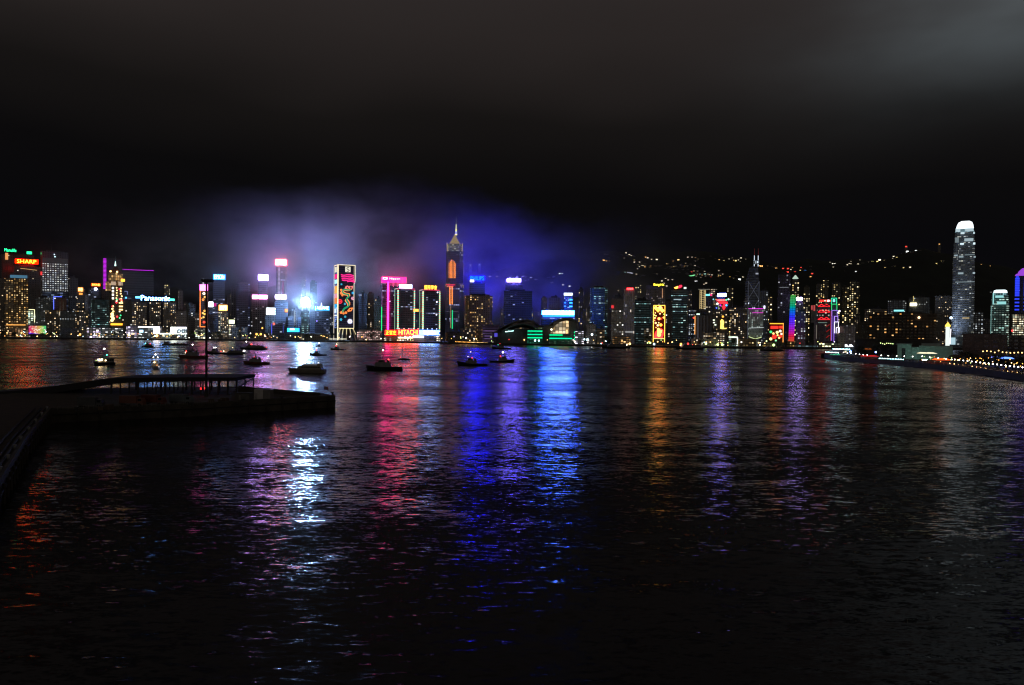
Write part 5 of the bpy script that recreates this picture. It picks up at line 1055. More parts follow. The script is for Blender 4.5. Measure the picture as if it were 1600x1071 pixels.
def bits(n_, x0, x1, f):
    for i in range(n_):
        px = rh.uniform(x0, x1); py = f(px) + rh.gauss(0, 3.2)
        D = on_hill(px, py)
        if D >= HY1 - 5: continue
        c = rh.choice([Or, Or, Wm, Wm, Yl, Wm]); p = P(px, py, D); gz = hill_z(px, D)
        r = empty('hillside_house', (p.x, p.y, min(gz, p.z - 5)), -math.atan2(p.x, D), LBL[c], 'house', 'lit houses scattered over the hill'); h = p.z - r.location.z
        MB().box(-5, 5, 1, 9, -4, h + 3).prism([(-5.5, .5), (5.5, .5), (5.5, 9.5), (-5.5, 9.5)], h + 3, h + 5, .5).build('house_body', HW, r)
        s = rh.uniform(1.2, 1.9); MB().box(-s, s, .2, .9, h - s * .7, h + s * .7).build('window', emit(c, rh.choice([.6, 1.0, 1.5]), 'hill_window'), r)
bits(36, 992, 1090, lambda x: 415 + (x - 992) * .02); bits(24, 1040, 1110, lambda x: 421); bits(28, 1060, 1130, lambda x: 430); bits(10, 1180, 1275, lambda x: 420 + (x - 1180) * .04); bits(16, 1080, 1165, lambda x: 405); bits(8, 940, 1000, lambda x: 402); bits(8, 1290, 1440, lambda x: 416 - (x - 1290) * .12)
terrace('long terrace with a thin broken row of warm windows high on the hill', 940 + 318 / K, 414.3, 940 + 425 / K, 415.8, (1, .85, .55), 1.2, 12)
terrace('short terrace with bright orange windows under the hill crest', 940 + 622 / K, 413, 940 + 680 / K, 413.8, (1, .6, .2), 2.6, 5)
terrace('short terrace with slanting yellow-white windows near the middle of the hill', 940 + 950 / K, 414.6, 940 + 985 / K, 413.2, (1, .85, .4), 2.2, 4)
terrace('terrace of cold lilac windows low on the western hill', 940 + 245 / K, 426, 940 + 302 / K, 427.6, (.75, .8, 1), 1.4, 5)
terrace('pair of pale yellow terrace houses low on the hill', 940 + 480 / K, 428.4, 940 + 540 / K, 429, (1, .95, .6), 1.3, 4)
terrace('slope-side row of small green lamps rising to the east', 940 + 818 / K, 432.6, 940 + 900 / K, 430, (.25, 1, .4), 1.8, 7)
terrace('row of pale teal windows beside the green lamps', 940 + 940 / K, 429.2, 940 + 1005 / K, 428.6, (.5, .95, .8), 1.4, 6)
terrace('gate-shaped group of orange windows low on the hill', 940 + 1192 / K, 434.2, 940 + 1240 / K, 433.2, (1, .6, .1), 2.6, 4)
terrace('small yellow pagoda-lit house on the eastern crest', 1260 + 600 / 5.95, 409, 1260 + 626 / 5.95, 409, (.8, .75, .2), 1.2, 2)
terrace('white double window house on the eastern crest', 1260 + 235 / 5.95, 412.4, 1260 + 275 / 5.95, 412.4, (1, .95, .8), 2.0, 2)

# ------------------------------------------------------------------ lamps along the far quay
def quay_lamp(c, st):
    r = empty('quay_lamp', (0, 0, 0))
    MB().cyl(0, 0, 0, 1.0, .2, .12, 5).build('post', STEEL, r)
    MB().ball(0, 0, 1.0, 1.0, 7, 4).build('globe', emit(c, st, 'lamp_globe'), r)
    return r
QC = {'warm': ((1, .6, .2), 3.6), 'white': ((1, .92, .8), 3.6), 'amber': ((1, .42, .07), 3.6), 'green': ((.7, 1, .3), 3), 'cool': ((.6, .9, 1), 4), 'red': ((1, .05, .04), 3)}
QL = {}
def put_lamp(kind, px, py, D, base, group, lab, rad):
    c, st = QC[kind]
    p = P(px, py, D)
    r = empty('quay_lamp' if base < 3.5 else 'promenade_lamp', (p.x, p.y, base), 0, lab, 'lamp', group)
    h = p.z - base
    key = (kind, rad, round(h))
    if key not in QL:
        a = MB().cyl(0, 0, 0, 1, .16, .1, 5).build('post', STEEL, r); b2 = MB().ball(0, 0, 0, rad, 7, 5).build('globe', emit(c, st, 'lamp_globe'), r)
        QL[key] = (a, b2)
    else:
        a, b2 = (o.copy() for o in QL[key])
        for o in (a, b2): COL.objects.link(o); o.parent = r
    a.scale = (1, 1, max(h, .5)); b2.location = (0, 0, h)
rl = random.Random(5)
for i in range(205):
    px = rl.uniform(0, 1335) if i < 150 else rl.uniform(0, 430); D = shore(px) + rl.uniform(3, 26)
    sy = 507 + px * .00873 + (CAMH - 3) * F / D
    kind = rl.choices(['warm', 'white', 'amber', 'green', 'cool', 'red'], [.42, .2, .14, .12, .08, .04])[0]
    py = sy - rl.choice([1.5, 3, 5, 5.5, 6, 8]) - rl.uniform(0, 1.5)
    put_lamp(kind, px, py, D, 3.0, 'lamps along the far quay', {'warm': 'warm yellow lamp on the far quay', 'white': 'white lamp on the far quay', 'amber': 'amber lamp on the far quay', 'green': 'yellow-green lamp on the far quay', 'cool': 'cold blue-white lamp on the far quay', 'red': 'red lamp on the far quay'}[kind], rl.choice([.7, .9, 1.2]))
for i in range(26):          # dense pale string in front of the winged hall and west of it
    put_lamp('amber' if i < 12 else 'warm', 712 + i * 2.0, 534.2 + i * .08, shore(740) + 4, 3.0, 'lamps along the far quay', ('amber' if i < 12 else 'warm yellow') + ' lamp on the far quay', .6)
for px, py, kd, rd in ((401, 522.5, 'amber', 2.2), (407.5, 522.5, 'amber', 2.2), (410, 513, 'amber', 1.6), (1064, 538, 'amber', 2), (1075, 537.5, 'red', 1.8), (1103, 537.6, 'green', 1.8), (1121.5, 538.8, 'green', 2), (1128.5, 538.9, 'green', 2), (984, 537.5, 'warm', 2), (1016, 536, 'green', 1.7), (1022, 538, 'cool', 1.8), (836, 532.5, 'cool', 1.7), (842, 532.5, 'cool', 1.7), (918, 531, 'cool', 2.2), (925, 523, 'cool', 2), (913, 530.5, 'cool', 1.5), (125, 523, 'amber', 2), (1209, 539.5, 'green', 2.2), (898, 534, 'white', 1.6)):
    put_lamp(kd, px, py, shore(px) + 4, 3.0, 'larger floodlights along the far quay', {'amber': 'large amber floodlight on the far quay', 'red': 'large red light on the far quay', 'green': 'large yellow-green floodlight on the far quay', 'cool': 'large cold white floodlight on the far quay', 'warm': 'large warm floodlight on the far quay', 'white': 'large white floodlight on the far quay'}[kd], rd)

# ------------------------------------------------------------------ trees (dark, far quay and promenade)
LEAF = plain((.045, .06, .03), .8, 'leaf', var=.5, scale=.6); BARK = plain((.05, .04, .03), .9, 'bark')
def tree_parts(h, w, n_, seed):
    rt = random.Random(seed); tr = MB().cyl(0, 0, 0, h * .45, w * .05, w * .03, 6)
    for i in range(5):
        a = i * 1.3; tr.bar((0, 0, h * (.3 + .03 * i)), (math.cos(a) * w * .3, math.sin(a) * w * .3, h * (.55 + .05 * i)), w * .016)
    cr = MB(); lob = [(rt.gauss(0, w * .2), rt.gauss(0, w * .2), h * rt.uniform(.48, .82), w * rt.uniform(.14, .24)) for _ in range(9)]
    for i in range(n_):
        x, y, z, r = rt.choice(lob); d_ = Vector((rt.gauss(0, 1), rt.gauss(0, 1), rt.gauss(0, .8))).normalized() * r * rt.uniform(.5, 1.05)
        c = Vector((x, y, z)) + d_; e1 = Vector((rt.gauss(0, 1), rt.gauss(0, 1), rt.gauss(0, 1))).normalized(); e2 = e1.cross(Vector((rt.gauss(0, 1), rt.gauss(0, 1), .3))).normalized(); s = w * rt.uniform(.035, .07)
        cr.add([c - e1 * s, c - e2 * s * .5, c + e1 * s, c + e2 * s * .5], [(0, 1, 2, 3)])
    return tr, cr
TP = []
for i, (h, w) in enumerate(((11, 10), (9, 11), (13, 9))):
    a, b2 = tree_parts(h, w, 420, 20 + i); TP.append((a, b2, h))
TM = {}
def tree(px, D, sc, base, lab, group):
    i = rl.randrange(3); p = P(px, 520, D)
    r = empty('tree', (p.x, p.y, base), rl.uniform(0, 6), lab, 'tree', group); r.scale = (sc,) * 3
    if i not in TM: TM[i] = (TP[i][0].build('trunk', BARK, r), TP[i][1].build('crown', LEAF, r, recalc=False))
    else:
        for o in TM[i]: c = o.copy(); COL.objects.link(c); c.parent = r
for px in [4, 22, 50, 66, 80, 128, 165, 178, 186, 300, 312, 330, 341, 376, 384, 418, 428, 436, 478, 520, 574, 581, 690, 945, 952, 1010, 1094, 1146, 1228, 1262]:
    tree(px, shore(px) + rl.uniform(5, 12), rl.uniform(.9, 1.5), 3.0, 'dark round tree on the far quay', 'trees along the far quay')

# ------------------------------------------------------------------ the near promenade on the eastern side
PE = [(1283, 557.5), (1292, 560), (1300, 562), (1340, 566), (1400, 571), (1450, 576), (1500, 582), (1550, 588), (1600, 596), (1720, 616), (1900, 650)]
pe = [G(x, y) for x, y in PE]
DK_Z = 4.2
inner = [P(1900, 540, 460), P(1900, 540, 905), P(1283, 540, 905)]
poly = [(p.x, p.y) for p in pe] + [(p.x, p.y) for p in inner]
STONE = plain((.10, .095, .09), .8, 'promenade_stone', scale=.15)
tag(MB().prism(poly, -2, DK_Z).build('pavement', STONE), 'raised stone promenade curving out into the harbour', 'promenade', kind='structure')
def on_edge(px, back=4.0):
    y = lerp_table(PE, px); g = G(px, y); n_ = Vector((g.x, g.y)); return g, (n_.length + back) / n_.length
def edge_D(px, back): g, f = on_edge(px, back); return g.y * f
# balustrade
rl2 = MB(); posts = MB()
pts = []
for px in range(1284, 1720, 4):
    g, f = on_edge(px, 1.0); pts.append((g.x * f, g.y * f, DK_Z + 1.1))
for z in (1.1, .55): rl2.path([(x, y, DK_Z + z) for x, y, _ in pts], .06)
for x, y, _ in pts: rl2.bar((x, y, DK_Z), (x, y, DK_Z + 1.1), .05)
fr = empty('railing', (pts[0][0], pts[0][1], DK_Z), 0, 'long dark waterside railing along the stone promenade', 'railing')
o = rl2.build('rails', STEEL, None); o.parent = fr; o.matrix_parent_inverse = Matrix.Translation(-Vector(fr.location))
QC['globe'] = ((1, .9, .82), 9); QC['cyan'] = ((.45, .95, 1), 14); QC['lit'] = ((1, .55, .2), 9)
for px, py in [(1318, 551), (1324, 552), (1330, 552.5), (1337, 553), (1343, 554), (1349, 554.5), (1355, 555), (1377, 555.5), (1388, 556), (1401, 556.5), (1413, 557), (1426, 557.5), (1441, 557), (1453, 558.6), (1466, 560), (1478, 561.3), (1487, 562)] + [(1492 + i * 6.6, 562 + i * .78) for i in range(17)] + [(1608, 575), (1617, 577)]:
    put_lamp('globe', px, py, edge_D(px, 7), DK_Z, 'white globe lamps of the promenade', 'white globe lamp in the long row along the stone promenade', .42)
for i in range(16): put_lamp('cyan', 1374 + i * 2.5, 560.2 + i * .12, edge_D(1374 + i * 2.5, 2), DK_Z, 'cyan edge lights of the promenade', 'small cyan light low on the promenade edge', .3)
for i in range(10): put_lamp('cyan', 1290 + i * 2.2, 550.4 + i * .12, edge_D(1294 + i * 2.2, 9), DK_Z, 'cyan edge lights of the promenade', 'small cyan light low on the promenade edge', .36)
for i in range(18): put_lamp('lit', 1484 + i * 7, 568 + i * .95, edge_D(1484 + i * 7, 9), DK_Z, 'low amber lights behind the promenade rail', 'low amber light among the promenade crowd', .3)
for i in range(34):
    px = rl.uniform(1440, 1612); put_lamp(rl.choice(['lit', 'lit', 'warm', 'amber', 'green']), px, lerp_table(PE, px) - rl.uniform(12, 21) * (1 + (px - 1440) / 400), edge_D(px, rl.uniform(5, 20)), DK_Z, 'low amber lights behind the promenade rail', 'low coloured light among the promenade crowd', .3)
for i in range(12): put_lamp('warm', 1536 + i * 6.1, 549.5 + rl.uniform(-1.5, 2.5), edge_D(1536 + i * 6, 110), DK_Z, 'warm street lamps behind the promenade trees', 'warm street lamp behind the dark promenade trees', .5)
for i in range(7): put_lamp('green', 1376 + i * 3.2, 537.4 + rl.uniform(-1.2, 1), 850, DK_Z, 'greenish terrace lamps of the dark hotel', 'greenish terrace lamp at the foot of the dark hotel', .5)
for i in range(9): put_lamp('amber', 1500 + i * 11.3 + rl.uniform(-3, 3), 558 + i * .9 + rl.uniform(-3, 3), edge_D(1500 + i * 11, 45), DK_Z, 'amber lamps of the promenade lawn', 'amber lamp among the dark trees behind the promenade', .35)
for i in range(15): put_lamp('cyan', 1302 + i * 2.3, 545.6 + i * .06, 905, 2.2, 'lamp string of the ferry pontoon', 'pale lamp in the string along the ferry pontoon', .5)
QC['blue'] = ((.15, .3, 1), 12)
put_lamp('blue', 1329, 549.6, 880, DK_Z, None, 'single blue-white floodlight at the end of the ferry pontoon', 1.1)
put_lamp('blue', 1368.5, 550.5, 800, DK_Z, None, 'blue lamp beside the red canopy of the promenade', .9)
# crowd on the promenade (reads as one mass)
cm = MB(); rc_ = random.Random(3)
for i in range(700):
    px = rc_.uniform(1330, 1640); D = edge_D(px, rc_.uniform(1.6, 14)); p = P(px, 560, D); x, y = p.x, p.y; h = rc_.uniform(1.5, 1.8); s = rc_.uniform(.2, .26)
    cm.loft([[(x + a * r, y + b2 * r * .7, DK_Z + z) for a, b2 in ((1, 0), (.5, .87), (-.5, .87), (-1, 0), (-.5, -.87), (.5, -.87))] for r, z in ((s * .6, 0), (s * .8, h * .5), (s, h * .78), (s * .5, h * .84))]); cm.ball(x, y, DK_Z + h * .92, .12, 5, 3)
m = bpy.data.materials.new('crowd_clothing'); m.use_nodes = True; q = NT(m.node_tree)
wn = q.n('ShaderNodeTexWhiteNoise', noise_dimensions='3D'); q.l(q.v('FLOOR', q.v('MULTIPLY', q.n('ShaderNodeNewGeometry').outputs['Position'], (1.2, 1.2, .0))), wn.inputs['Vector'])
b = q.n('ShaderNodeBsdfPrincipled'); q.l(q.ramp(wn.outputs['Value'], [(0, (.05, .05, .06)), (.3, (.3, .12, .08)), (.5, (.1, .12, .2)), (.7, (.35, .3, .25)), (1, (.08, .06, .05))], 'CONSTANT'), b.inputs['Base Color']); b.inputs['Roughness'].default_value = .8
q.l(b.outputs[0], q.n('ShaderNodeOutputMaterial').inputs[0])
tag(cm.build('crowd', m), 'dense crowd standing along the promenade railing', 'crowd', kind='stuff')
# canopies and pavilions on the promenade
def canopy(lab, x0, x1, py, D, c, st, dep=8):
    A_, B_ = P(x0, py, D), P(x1, py, D); r = empty('canopy', ((A_.x + B_.x) / 2, D, DK_Z), -math.atan2(A_.x, D) * .0, lab, 'canopy'); w = B_.x - A_.x; h = A_.z - DK_Z
    mb = MB()
    for sx in (-.48, -.16, .16, .48):
        for sy in (0, dep): MB().bar((w * sx, sy, 0), (w * sx, sy, h), .1).build('post', STEEL, r)
    MB().poly([(-w / 2, h), (-w * .25, h + 1.0), (0, h + .2), (w * .25, h + 1.0), (w / 2, h), (w / 2, h - .2), (-w / 2, h - .2)], dep + .5, dep + 1).build('awning', emit(c, st, 'lit_fabric'), r)
    MB().box(-w * .42, w * .42, 2, 5, 0, 1.1).build('counter', plain((.15, .1, .06), .6, 'counter_wood'), r)
canopy('long red-lit canopy near the tip of the promenade', 1350, 1373, 557, 740, (.8, .03, .03), .7)
canopy('pair-arched glowing red-orange canopy in the middle of the promenade', 1465, 1485, 562.6, 640, (1, .09, .01), 2.6)
canopy('green-lit stall near the tip of the promenade', 1301, 1313, 554.8, 860, (.1, .8, .4), .8)
canopy('blue-white lit stall among the dark promenade trees', 1567, 1584, 560.5, 590, (.1, .22, 1), 3.0)
canopy('small violet-blue kiosk sign west of the blue-white stall', 1554, 1560, 559, 600, (.2, .25, 1), 4.0, 4)
canopy('dim orange-roofed stall under the dark hotel', 1352, 1362, 546, 880, (.8, .2, .04), .3)
canopy('cream-lit cafe canopy before the pale museum block', 1440, 1464, 552.5, 690, (1, .9, .6), 1.2)
# dark waterfront hotel
t = T('big dark stepped waterfront hotel with scattered orange windows', 1338, 1462, 487, 0, 'dark', 'rect', 0, body=False, name='hotel', D=880, dep=45, gz=DK_Z)
HM = facade(base=(.07, .055, .045), A=(1, .4, .08), B=(1, .62, .25), cell=(3.8, 3.4), lit=.16, st=.9, fill=(.5, .42), dim=.008)
mb = MB()
for a, b2, y in ((1356, 1462, 490), (1366, 1386, 487), (1402, 1440, 488), (1338, 1357, 503)): mb.box(t.X(a) + (y - 487) * .03, t.X(b2) - (y - 487) * .02, (y - 487) * .4, 45 - (y - 487) * .3, -1, t.Z(y))
t.part('facade', mb, HM)
mb = MB()
for i in range(11): mb.box(t.X(1356.5), t.X(1461.5), -.9, .6, t.Z(492 + i * 4.2) - .3, t.Z(492 + i * 4.2) + .3)
t.part('balcony_ledge', mb, plain((.10, .08, .07), .8, 'ledge_concrete'))
t.block(1338, 1470, 531, None, -12, -.95, plain((.06, .055, .05), .8, 'podium_stone'), 'podium')
t.lamp(1435, 496.5, (1, .6, .3), 4, 1.3)
t = T('pale teal-lit windowless museum block standing on the promenade', 1402, 1489, 544, 0, 'stone', 'rect', 0, body=False, name='museum', cat='museum', D=740, dep=50, gz=DK_Z)
PLS = plain((.42, .5, .47), .8, 'museum_tiles', var=.15)
mb = MB().box(t.X(1402), t.X(1424), 2, 30, 0, t.Z(539.5)).box(t.X(1424.2), t.X(1436), 4, 40, 0, t.Z(543.5)).box(t.X(1436.2), t.X(1489), 8, 45, 0, t.Z(541)).box(t.X(1440), t.X(1470), 14, 40, t.Z(541), t.Z(537.5))
t.part('facade', mb, PLS); t.part('doorway', MB().box(t.X(1409), t.X(1415), 1.6, 2, 0, t.Z(545)), plain((.02, .03, .035), .3, 'dark_glass'))
t.part('roof_slab', MB().box(t.X(1400), t.X(1425), 0, 31, t.Z(539.4), t.Z(538)), plain((.3, .33, .32), .8, 'roof_slab'))
ml = empty('facade_floodlight', tuple(P(1445, 556, 715)[:2]) + (DK_Z,), 0, 'teal floodlight washing the pale museum block', 'floodlight')
MB().box(-.5, .5, -.4, .4, 0, .7).build('lamp_housing', STEEL, ml)
MB().box(-2.2, 2.2, .42, .5, .25, 1.0).build('lamp_glass', emit((.3, .8, .65), 150, 'flood_glass'), ml)
t = T('long low dark cultural hall with a faint reddish wall behind the promenade trees', 1504, 1574, 521.5, 0, 'stone', 'rect', 0, name='cultural_hall', cat='hall', D=780, dep=40, gz=DK_Z, A=(.5, .25, .25), B=(.4, .2, .2), lit=.03, st=.3, dim=.02, x=0) if False else T('long low dark cultural hall with a faint reddish wall behind the promenade trees', 1504, 1574, 521.5, 0, dict(base=(.22, .17, .17), A=(.5, .25, .25), B=(.4, .2, .2), cell=(8, 5), lit=.03, st=.3, dim=.03), 'rect', 0, name='cultural_hall', cat='hall', D=780, dep=40, gz=DK_Z)
t = T('low shadowed block at the eastern edge below the cream-lit hotel', 1576, 1640, 524, 0, dict(base=(.14, .12, .12), lit=.03, st=.4, dim=.02, cell=(6, 4)), 'rect', 0, name='cultural_hall', cat='hall', D=820, dep=40, gz=DK_Z)
t = T('slim white-lit clock tower with a yellow lantern top beside the tallest rounded tower', 1477.5, 1484, 510, 0, 'stone', 'rect', 0, body=False, name='clock_tower', D=840, dep=6, gz=DK_Z)
t.part('shaft', MB().box(-t.W / 2, t.W / 2, 0, 6, 0, t.Z(511)), facade(base=(.6, .6, .58), A=(.9, 1, .95), B=(1, 1, 1), cell=(9, 100), lit=1, st=.75, fill=(1, 1), dim=.7)); t.part('lantern_top', MB().lathe([(2.6, t.Z(511)), (2.6, t.Z(508.5)), (1.6, t.Z(506.6)), (.2, t.Z(503.5))], 0, 3, 8), emit((1, .68, .12), 1.5, 'lantern_glass')); t.strip([(1485.6, 514), (1484.6, 538)], (.95, .9, 1), 2.0, .5, -.4)
for px in list(range(1484, 1606, 9)) + [1520, 1530, 1545, 1560, 1575, 1496]:
    tree(px, edge_D(px, rl.uniform(30, 75)), rl.uniform(.6, .95), DK_Z, 'dark leafy tree behind the lamp-lined promenade', 'trees behind the promenade')
for px in (1345, 1352, 1372, 1384, 1392, 1466, 1474): tree(px, 820, rl.uniform(.8, 1.1), DK_Z, 'dark leafy tree at the foot of the dark hotel', 'trees in front of the hotel')
t = T('small ferry shelter with two white lit gables beyond the promenade tip', 1320, 1336, 541.5, 0, 'dark', 'rect', 0, name='ferry_shelter', cat='shelter', D=905, dep=10, gz=0.2, roof=False)
for a in (1320.5, 1327.5): t.part('gable', MB().poly([(t.X(a), t.Z(542)), (t.X(a + 6.5), t.Z(542)), (t.X(a + 3), t.Z(538.4)), (t.X(a), t.Z(538.6))], -.6, .4), emit((.85, .9, 1), 2.5, 'gable_glow'))
t.part('pontoon', MB().box(t.X(1300), t.X(1337), -6, 12, -1.5, 1.2), STONE)
# ------------------------------------------------------------------ boats
BLACK = plain((.02, .022, .025), .45, 'black_hull_paint'); YACHTP = plain((.26, .235, .20), .4, 'cream_gelcoat', var=.15); GREYP = plain((.22, .22, .23), .55, 'grey_deck_paint'); WHITEP = plain((.62, .62, .6), .4, 'white_gelcoat', var=.1); RUST = plain((.14, .05, .035), .6, 'red_oxide_paint'); GLASS = plain((.015, .02, .025), .08, 'dark_glass', var=.1); RUB = plain((.012, .012, .012), .8, 'rubber'); WOODH = plain((.16, .09, .05), .6, 'brown_hull_paint')
def hull_mesh(L, B, bow, stern, low=.0, draft=.6):
    rings = []
    for i in range(11):
        f = i / 10; x = -L / 2 + L * f
        w = B / 2 * (min(1, .78 + f * 1.2) if f < .2 else 1.0 if f < .62 else max(.03, math.cos((f - .62) / .38 * math.pi / 2) ** .75))
        z = stern + (bow - stern) * max(0, (f - .45) / .55) ** 1.6; fl = .72 if f < .6 else .72 - (f - .6) * 1.2
        xo = x + (L * .05 * max(0, f - .6) / .4); w2 = max(.02, w * fl)
        rings.append([(x, -w2 * .55, -draft), (x, -w2, 0.1), (xo, -w, z), (xo, -w + .12, z), (xo, -w + .15, z - .35), (xo, w - .15, z - .35), (xo, w - .12, z), (xo, w, z), (x, w2, 0.1), (x, w2 * .55, -draft)] if w > .3 else [(x, -.05, -draft), (x, -.06, .1), (xo, -.08, z), (xo, -.06, z), (xo, -.04, z - .05), (xo, .04, z - .05), (xo, .06, z), (xo, .08, z), (x, .06, .1), (x, .05, -draft)])
    return MB().loft(rings)
def house(x0, x1, w, z0, z1, rake=.3): return MB().loft([[(x0, -w / 2, z0), (x1, -w / 2, z0), (x1, w / 2, z0), (x0, w / 2, z0)], [(x0 + rake * .3, -w / 2 + .1, z1), (x1 - rake, -w / 2 + .1, z1), (x1 - rake, w / 2 - .1, z1), (x0 + rake * .3, w / 2 - .1, z1)]])
def panes(x0, x1, w, z0, z1, n_, gap=.3):
    mb = MB(); s = (x1 - x0) / n_
    for i in range(n_):
        for sy in (-1, 1): y = sy * (w / 2 + .02); mb.box(x0 + s * i + gap / 2, x0 + s * (i + 1) - gap / 2, min(y - .03, y + .03), max(y - .03, y + .03), z0, z1)
    return mb
def blamp(r, x, y, z, c, st, rad=.42, parent=None): 
    o = MB().ball(0, 0, 0, rad, 7, 5).build('lamp', emit(c, st, 'boat_lamp'), parent or r); o.location = (x, y, z); return o
def boat(px, py, label, kind, L, head, lights=(), group=None, scale=1.0, hullmat=None, housemat=None):
    g = G(px, py)
    nm = {'tug': 'tugboat', 'yacht': 'motor_yacht', 'work': 'work_boat', 'ferry': 'passenger_ferry', 'launch': 'launch', 'sail': 'sailing_boat', 'barge': 'barge', 'dinghy': 'small_boat'}[kind]
    r = empty(nm, (g.x, g.y, 0), R(head), label, 'boat', group)
    hm, sm = hullmat or BLACK, housemat or GREYP
    if kind == 'tug':
        B = L * .3; hull_mesh(L, B, L * .15, L * .062).build('hull', hm, r)
        zd = L * .055
        house(-L * .12, L * .24, B * .62, zd, zd + L * .10).build('deckhouse', sm, r)
        w = house(.0, L * .19, B * .5, zd + L * .10, zd + L * .185, .5).build('wheelhouse', sm, r)
        panes(.01 * L, L * .17, B * .5, zd + L * .135, zd + L * .17, 4).build('window', GLASS, w)
        MB().box(-L * .01, L * .2, -B * .3, B * .3, zd + L * .186, zd + L * .194).build('wheelhouse_roof', hm, r)
        MB().cyl(-L * .07, 0, zd + L * .1, zd + L * .2, L * .028, L * .024, 8).build('funnel', RUST, r)
        MB().cyl(L * .08, 0, zd + L * .19, zd + L * .36, .12, .08, 5).bar((L * .08, -.9, zd + L * .29), (L * .08, .9, zd + L * .29), .06).build('mast', STEEL, r)
        f = MB()
        for i in range(7):
            for sy in (-1, 1): f.lathe([(.0, -.15), (.45, -.15), (.45, .15), (0, .15)], -L * .35 + L * .1 * i, sy * (B / 2 + .1), 8)
        f.build('fender', RUB, r)
        mz = zd + L * .36
    elif kind == 'yacht':
        B = L * .26; hull_mesh(L, B, L * .125, L * .09).build('hull', hullmat or YACHTP, r)
        zd = L * .085
        c1 = house(-L * .42, L * .30, B * .84, zd, zd + L * .105, L * .10).build('saloon', YACHTP, r); panes(-L * .38, L * .14, B * .84, zd + L * .05, zd + L * .085, 8).build('window', GLASS, c1)
        c2 = house(-L * .40, L * .15, B * .76, zd + L * .105, zd + L * .165, L * .08).build('upper_deck', YACHTP, r); panes(-L * .3, L * .08, B * .76, zd + L * .125, zd + L * .152, 6).build('window', emit((.8, .85, 1), .16, 'cabin_glow'), c2)
        MB().box(-L * .42, L * .06, -B * .38, B * .38, zd + L * .255, zd + L * .272).build('flybridge_canopy', plain((.03, .035, .07), .8, 'canvas'), r)
        mb = MB()
        for x in (-.33, -.22, -.11, .0):
            for sy in (-1, 1): mb.bar((L * x, sy * B * .34, zd + L * .16), (L * x, sy * B * .34, zd + L * .256), .09)
        mb.build('canopy_post', STEEL, r)
        mb = MB(); pp = [(L * x, y, zd + z) for x, y, z in ((.22, -B * .36, L * .075), (.36, -B * .24, L * .09), (.48, -.2, L * .105))]
        for s_ in (1, -1): mb.path([(x, y * s_, z) for x, y, z in pp], .05)
        for x, y, z in pp:
            for s_ in (1, -1): mb.bar((x, y * s_, z - L * .045), (x, y * s_, z), .04)
        mb.build('bow_rail', STEEL, r)
        pr = MB(); rp = random.Random(9)
        mz = zd + L * .275
    elif kind == 'work':
        B = L * .27; hull_mesh(L, B, L * .14, L * .09).build('hull', hm, r)
        zd = L * .085
        h = house(-L * .16, L * .29, B * .84, zd, zd + L * .14, L * .03).build('deckhouse', sm, r); panes(-L * .1, L * .22, B * .78, zd + L * .05, zd + L * .085, 6, .6).build('window', GLASS, h)
        w = house(.02 * L, L * .2, B * .6, zd + L * .12, zd + L * .19, .6).build('wheelhouse', sm, r); panes(.03 * L, L * .17, B * .6, zd + L * .145, zd + L * .178, 4).build('window', GLASS, w)
        MB().box(-L * .02, L * .24, -B * .38, B * .38, zd + L * .19, zd + L * .2).build('wheelhouse_roof', hm, r)
        MB().cyl(L * .06, 0, zd + L * .2, zd + L * .42, .2, .1, 6).bar((L * .06, -1.2, zd + L * .33), (L * .06, 1.2, zd + L * .33), .07).bar((L * .06, 0, zd + L * .3), (-L * .1, 0, zd + L * .13), .05).build('mast', STEEL, r)
        MB().cyl(-L * .09, 0, zd + L * .12, zd + L * .2, .7, .6, 8).build('funnel', hm, r)
        mb = MB()
        for s_ in (-1, 1):
            mb.path([(-L * .47, s_ * B * .36, L * .13), (-L * .14, s_ * B * .46, L * .13)], .05)
            for i in range(6): x = -L * .47 + L * .066 * i; mb.bar((x, s_ * B * (.36 + .02 * i), L * .08), (x, s_ * B * (.36 + .02 * i), L * .13), .05)
        mb.build('stern_rail', STEEL, r)
        mz = zd + L * .42
    elif kind == 'ferry':
        B = L * .2; hull_mesh(L, B, L * .075, L * .055).build('hull', hm, r)
        zd = L * .05
        h = house(-L * .44, L * .34, B * .92, zd, zd + L * .06, .6).build('lower_saloon', sm, r); panes(-L * .42, L * .3, B * .92, zd + L * .025, zd + L * .048, 14, .4).build('window', GLASS, h)
        h = house(-L * .36, L * .28, B * .84, zd + L * .06, zd + L * .115, .8).build('upper_saloon', sm, r); panes(-L * .34, L * .24, B * .84, zd + L * .08, zd + L * .102, 12, .4).build('window', GLASS, h)
        house(L * .12, L * .22, B * .5, zd + L * .115, zd + L * .16, .5).build('wheelhouse', sm, r); MB().cyl(-L * .12, 0, zd + L * .115, zd + L * .17, L * .02, L * .018, 8).build('funnel', hm, r)
        MB().cyl(L * .1, 0, zd + L * .115, zd + L * .25, .15, .08, 5).build('mast', STEEL, r); mz = zd + L * .25
    elif kind == 'launch':
        B = L * .34; hull_mesh(L, B, L * .17, L * .12).build('hull', hm, r)
        zd = L * .1
        h = house(-L * .4, L * .22, B * .86, zd, zd + L * .19, .6).build('cabin', sm, r); panes(-L * .36, L * .16, B * .86, zd + L * .09, zd + L * .16, 5, .3).build('window', GLASS, h)
        MB().box(-L * .42, L * .2, -B * .46, B * .46, zd + L * .19, zd + L * .2).build('cabin_roof', hm, r)
        house(-.02 * L, L * .14, B * .5, zd + L * .2, zd + L * .33, .4).build('wheelhouse', sm, r); MB().cyl(0, 0, zd + L * .33, zd + L * .62, .12, .08, 5).bar((0, -B * .2, zd + L * .48), (0, B * .2, zd + L * .48), .06).build('mast', STEEL, r); mz = zd + L * .62
    elif kind == 'sail':
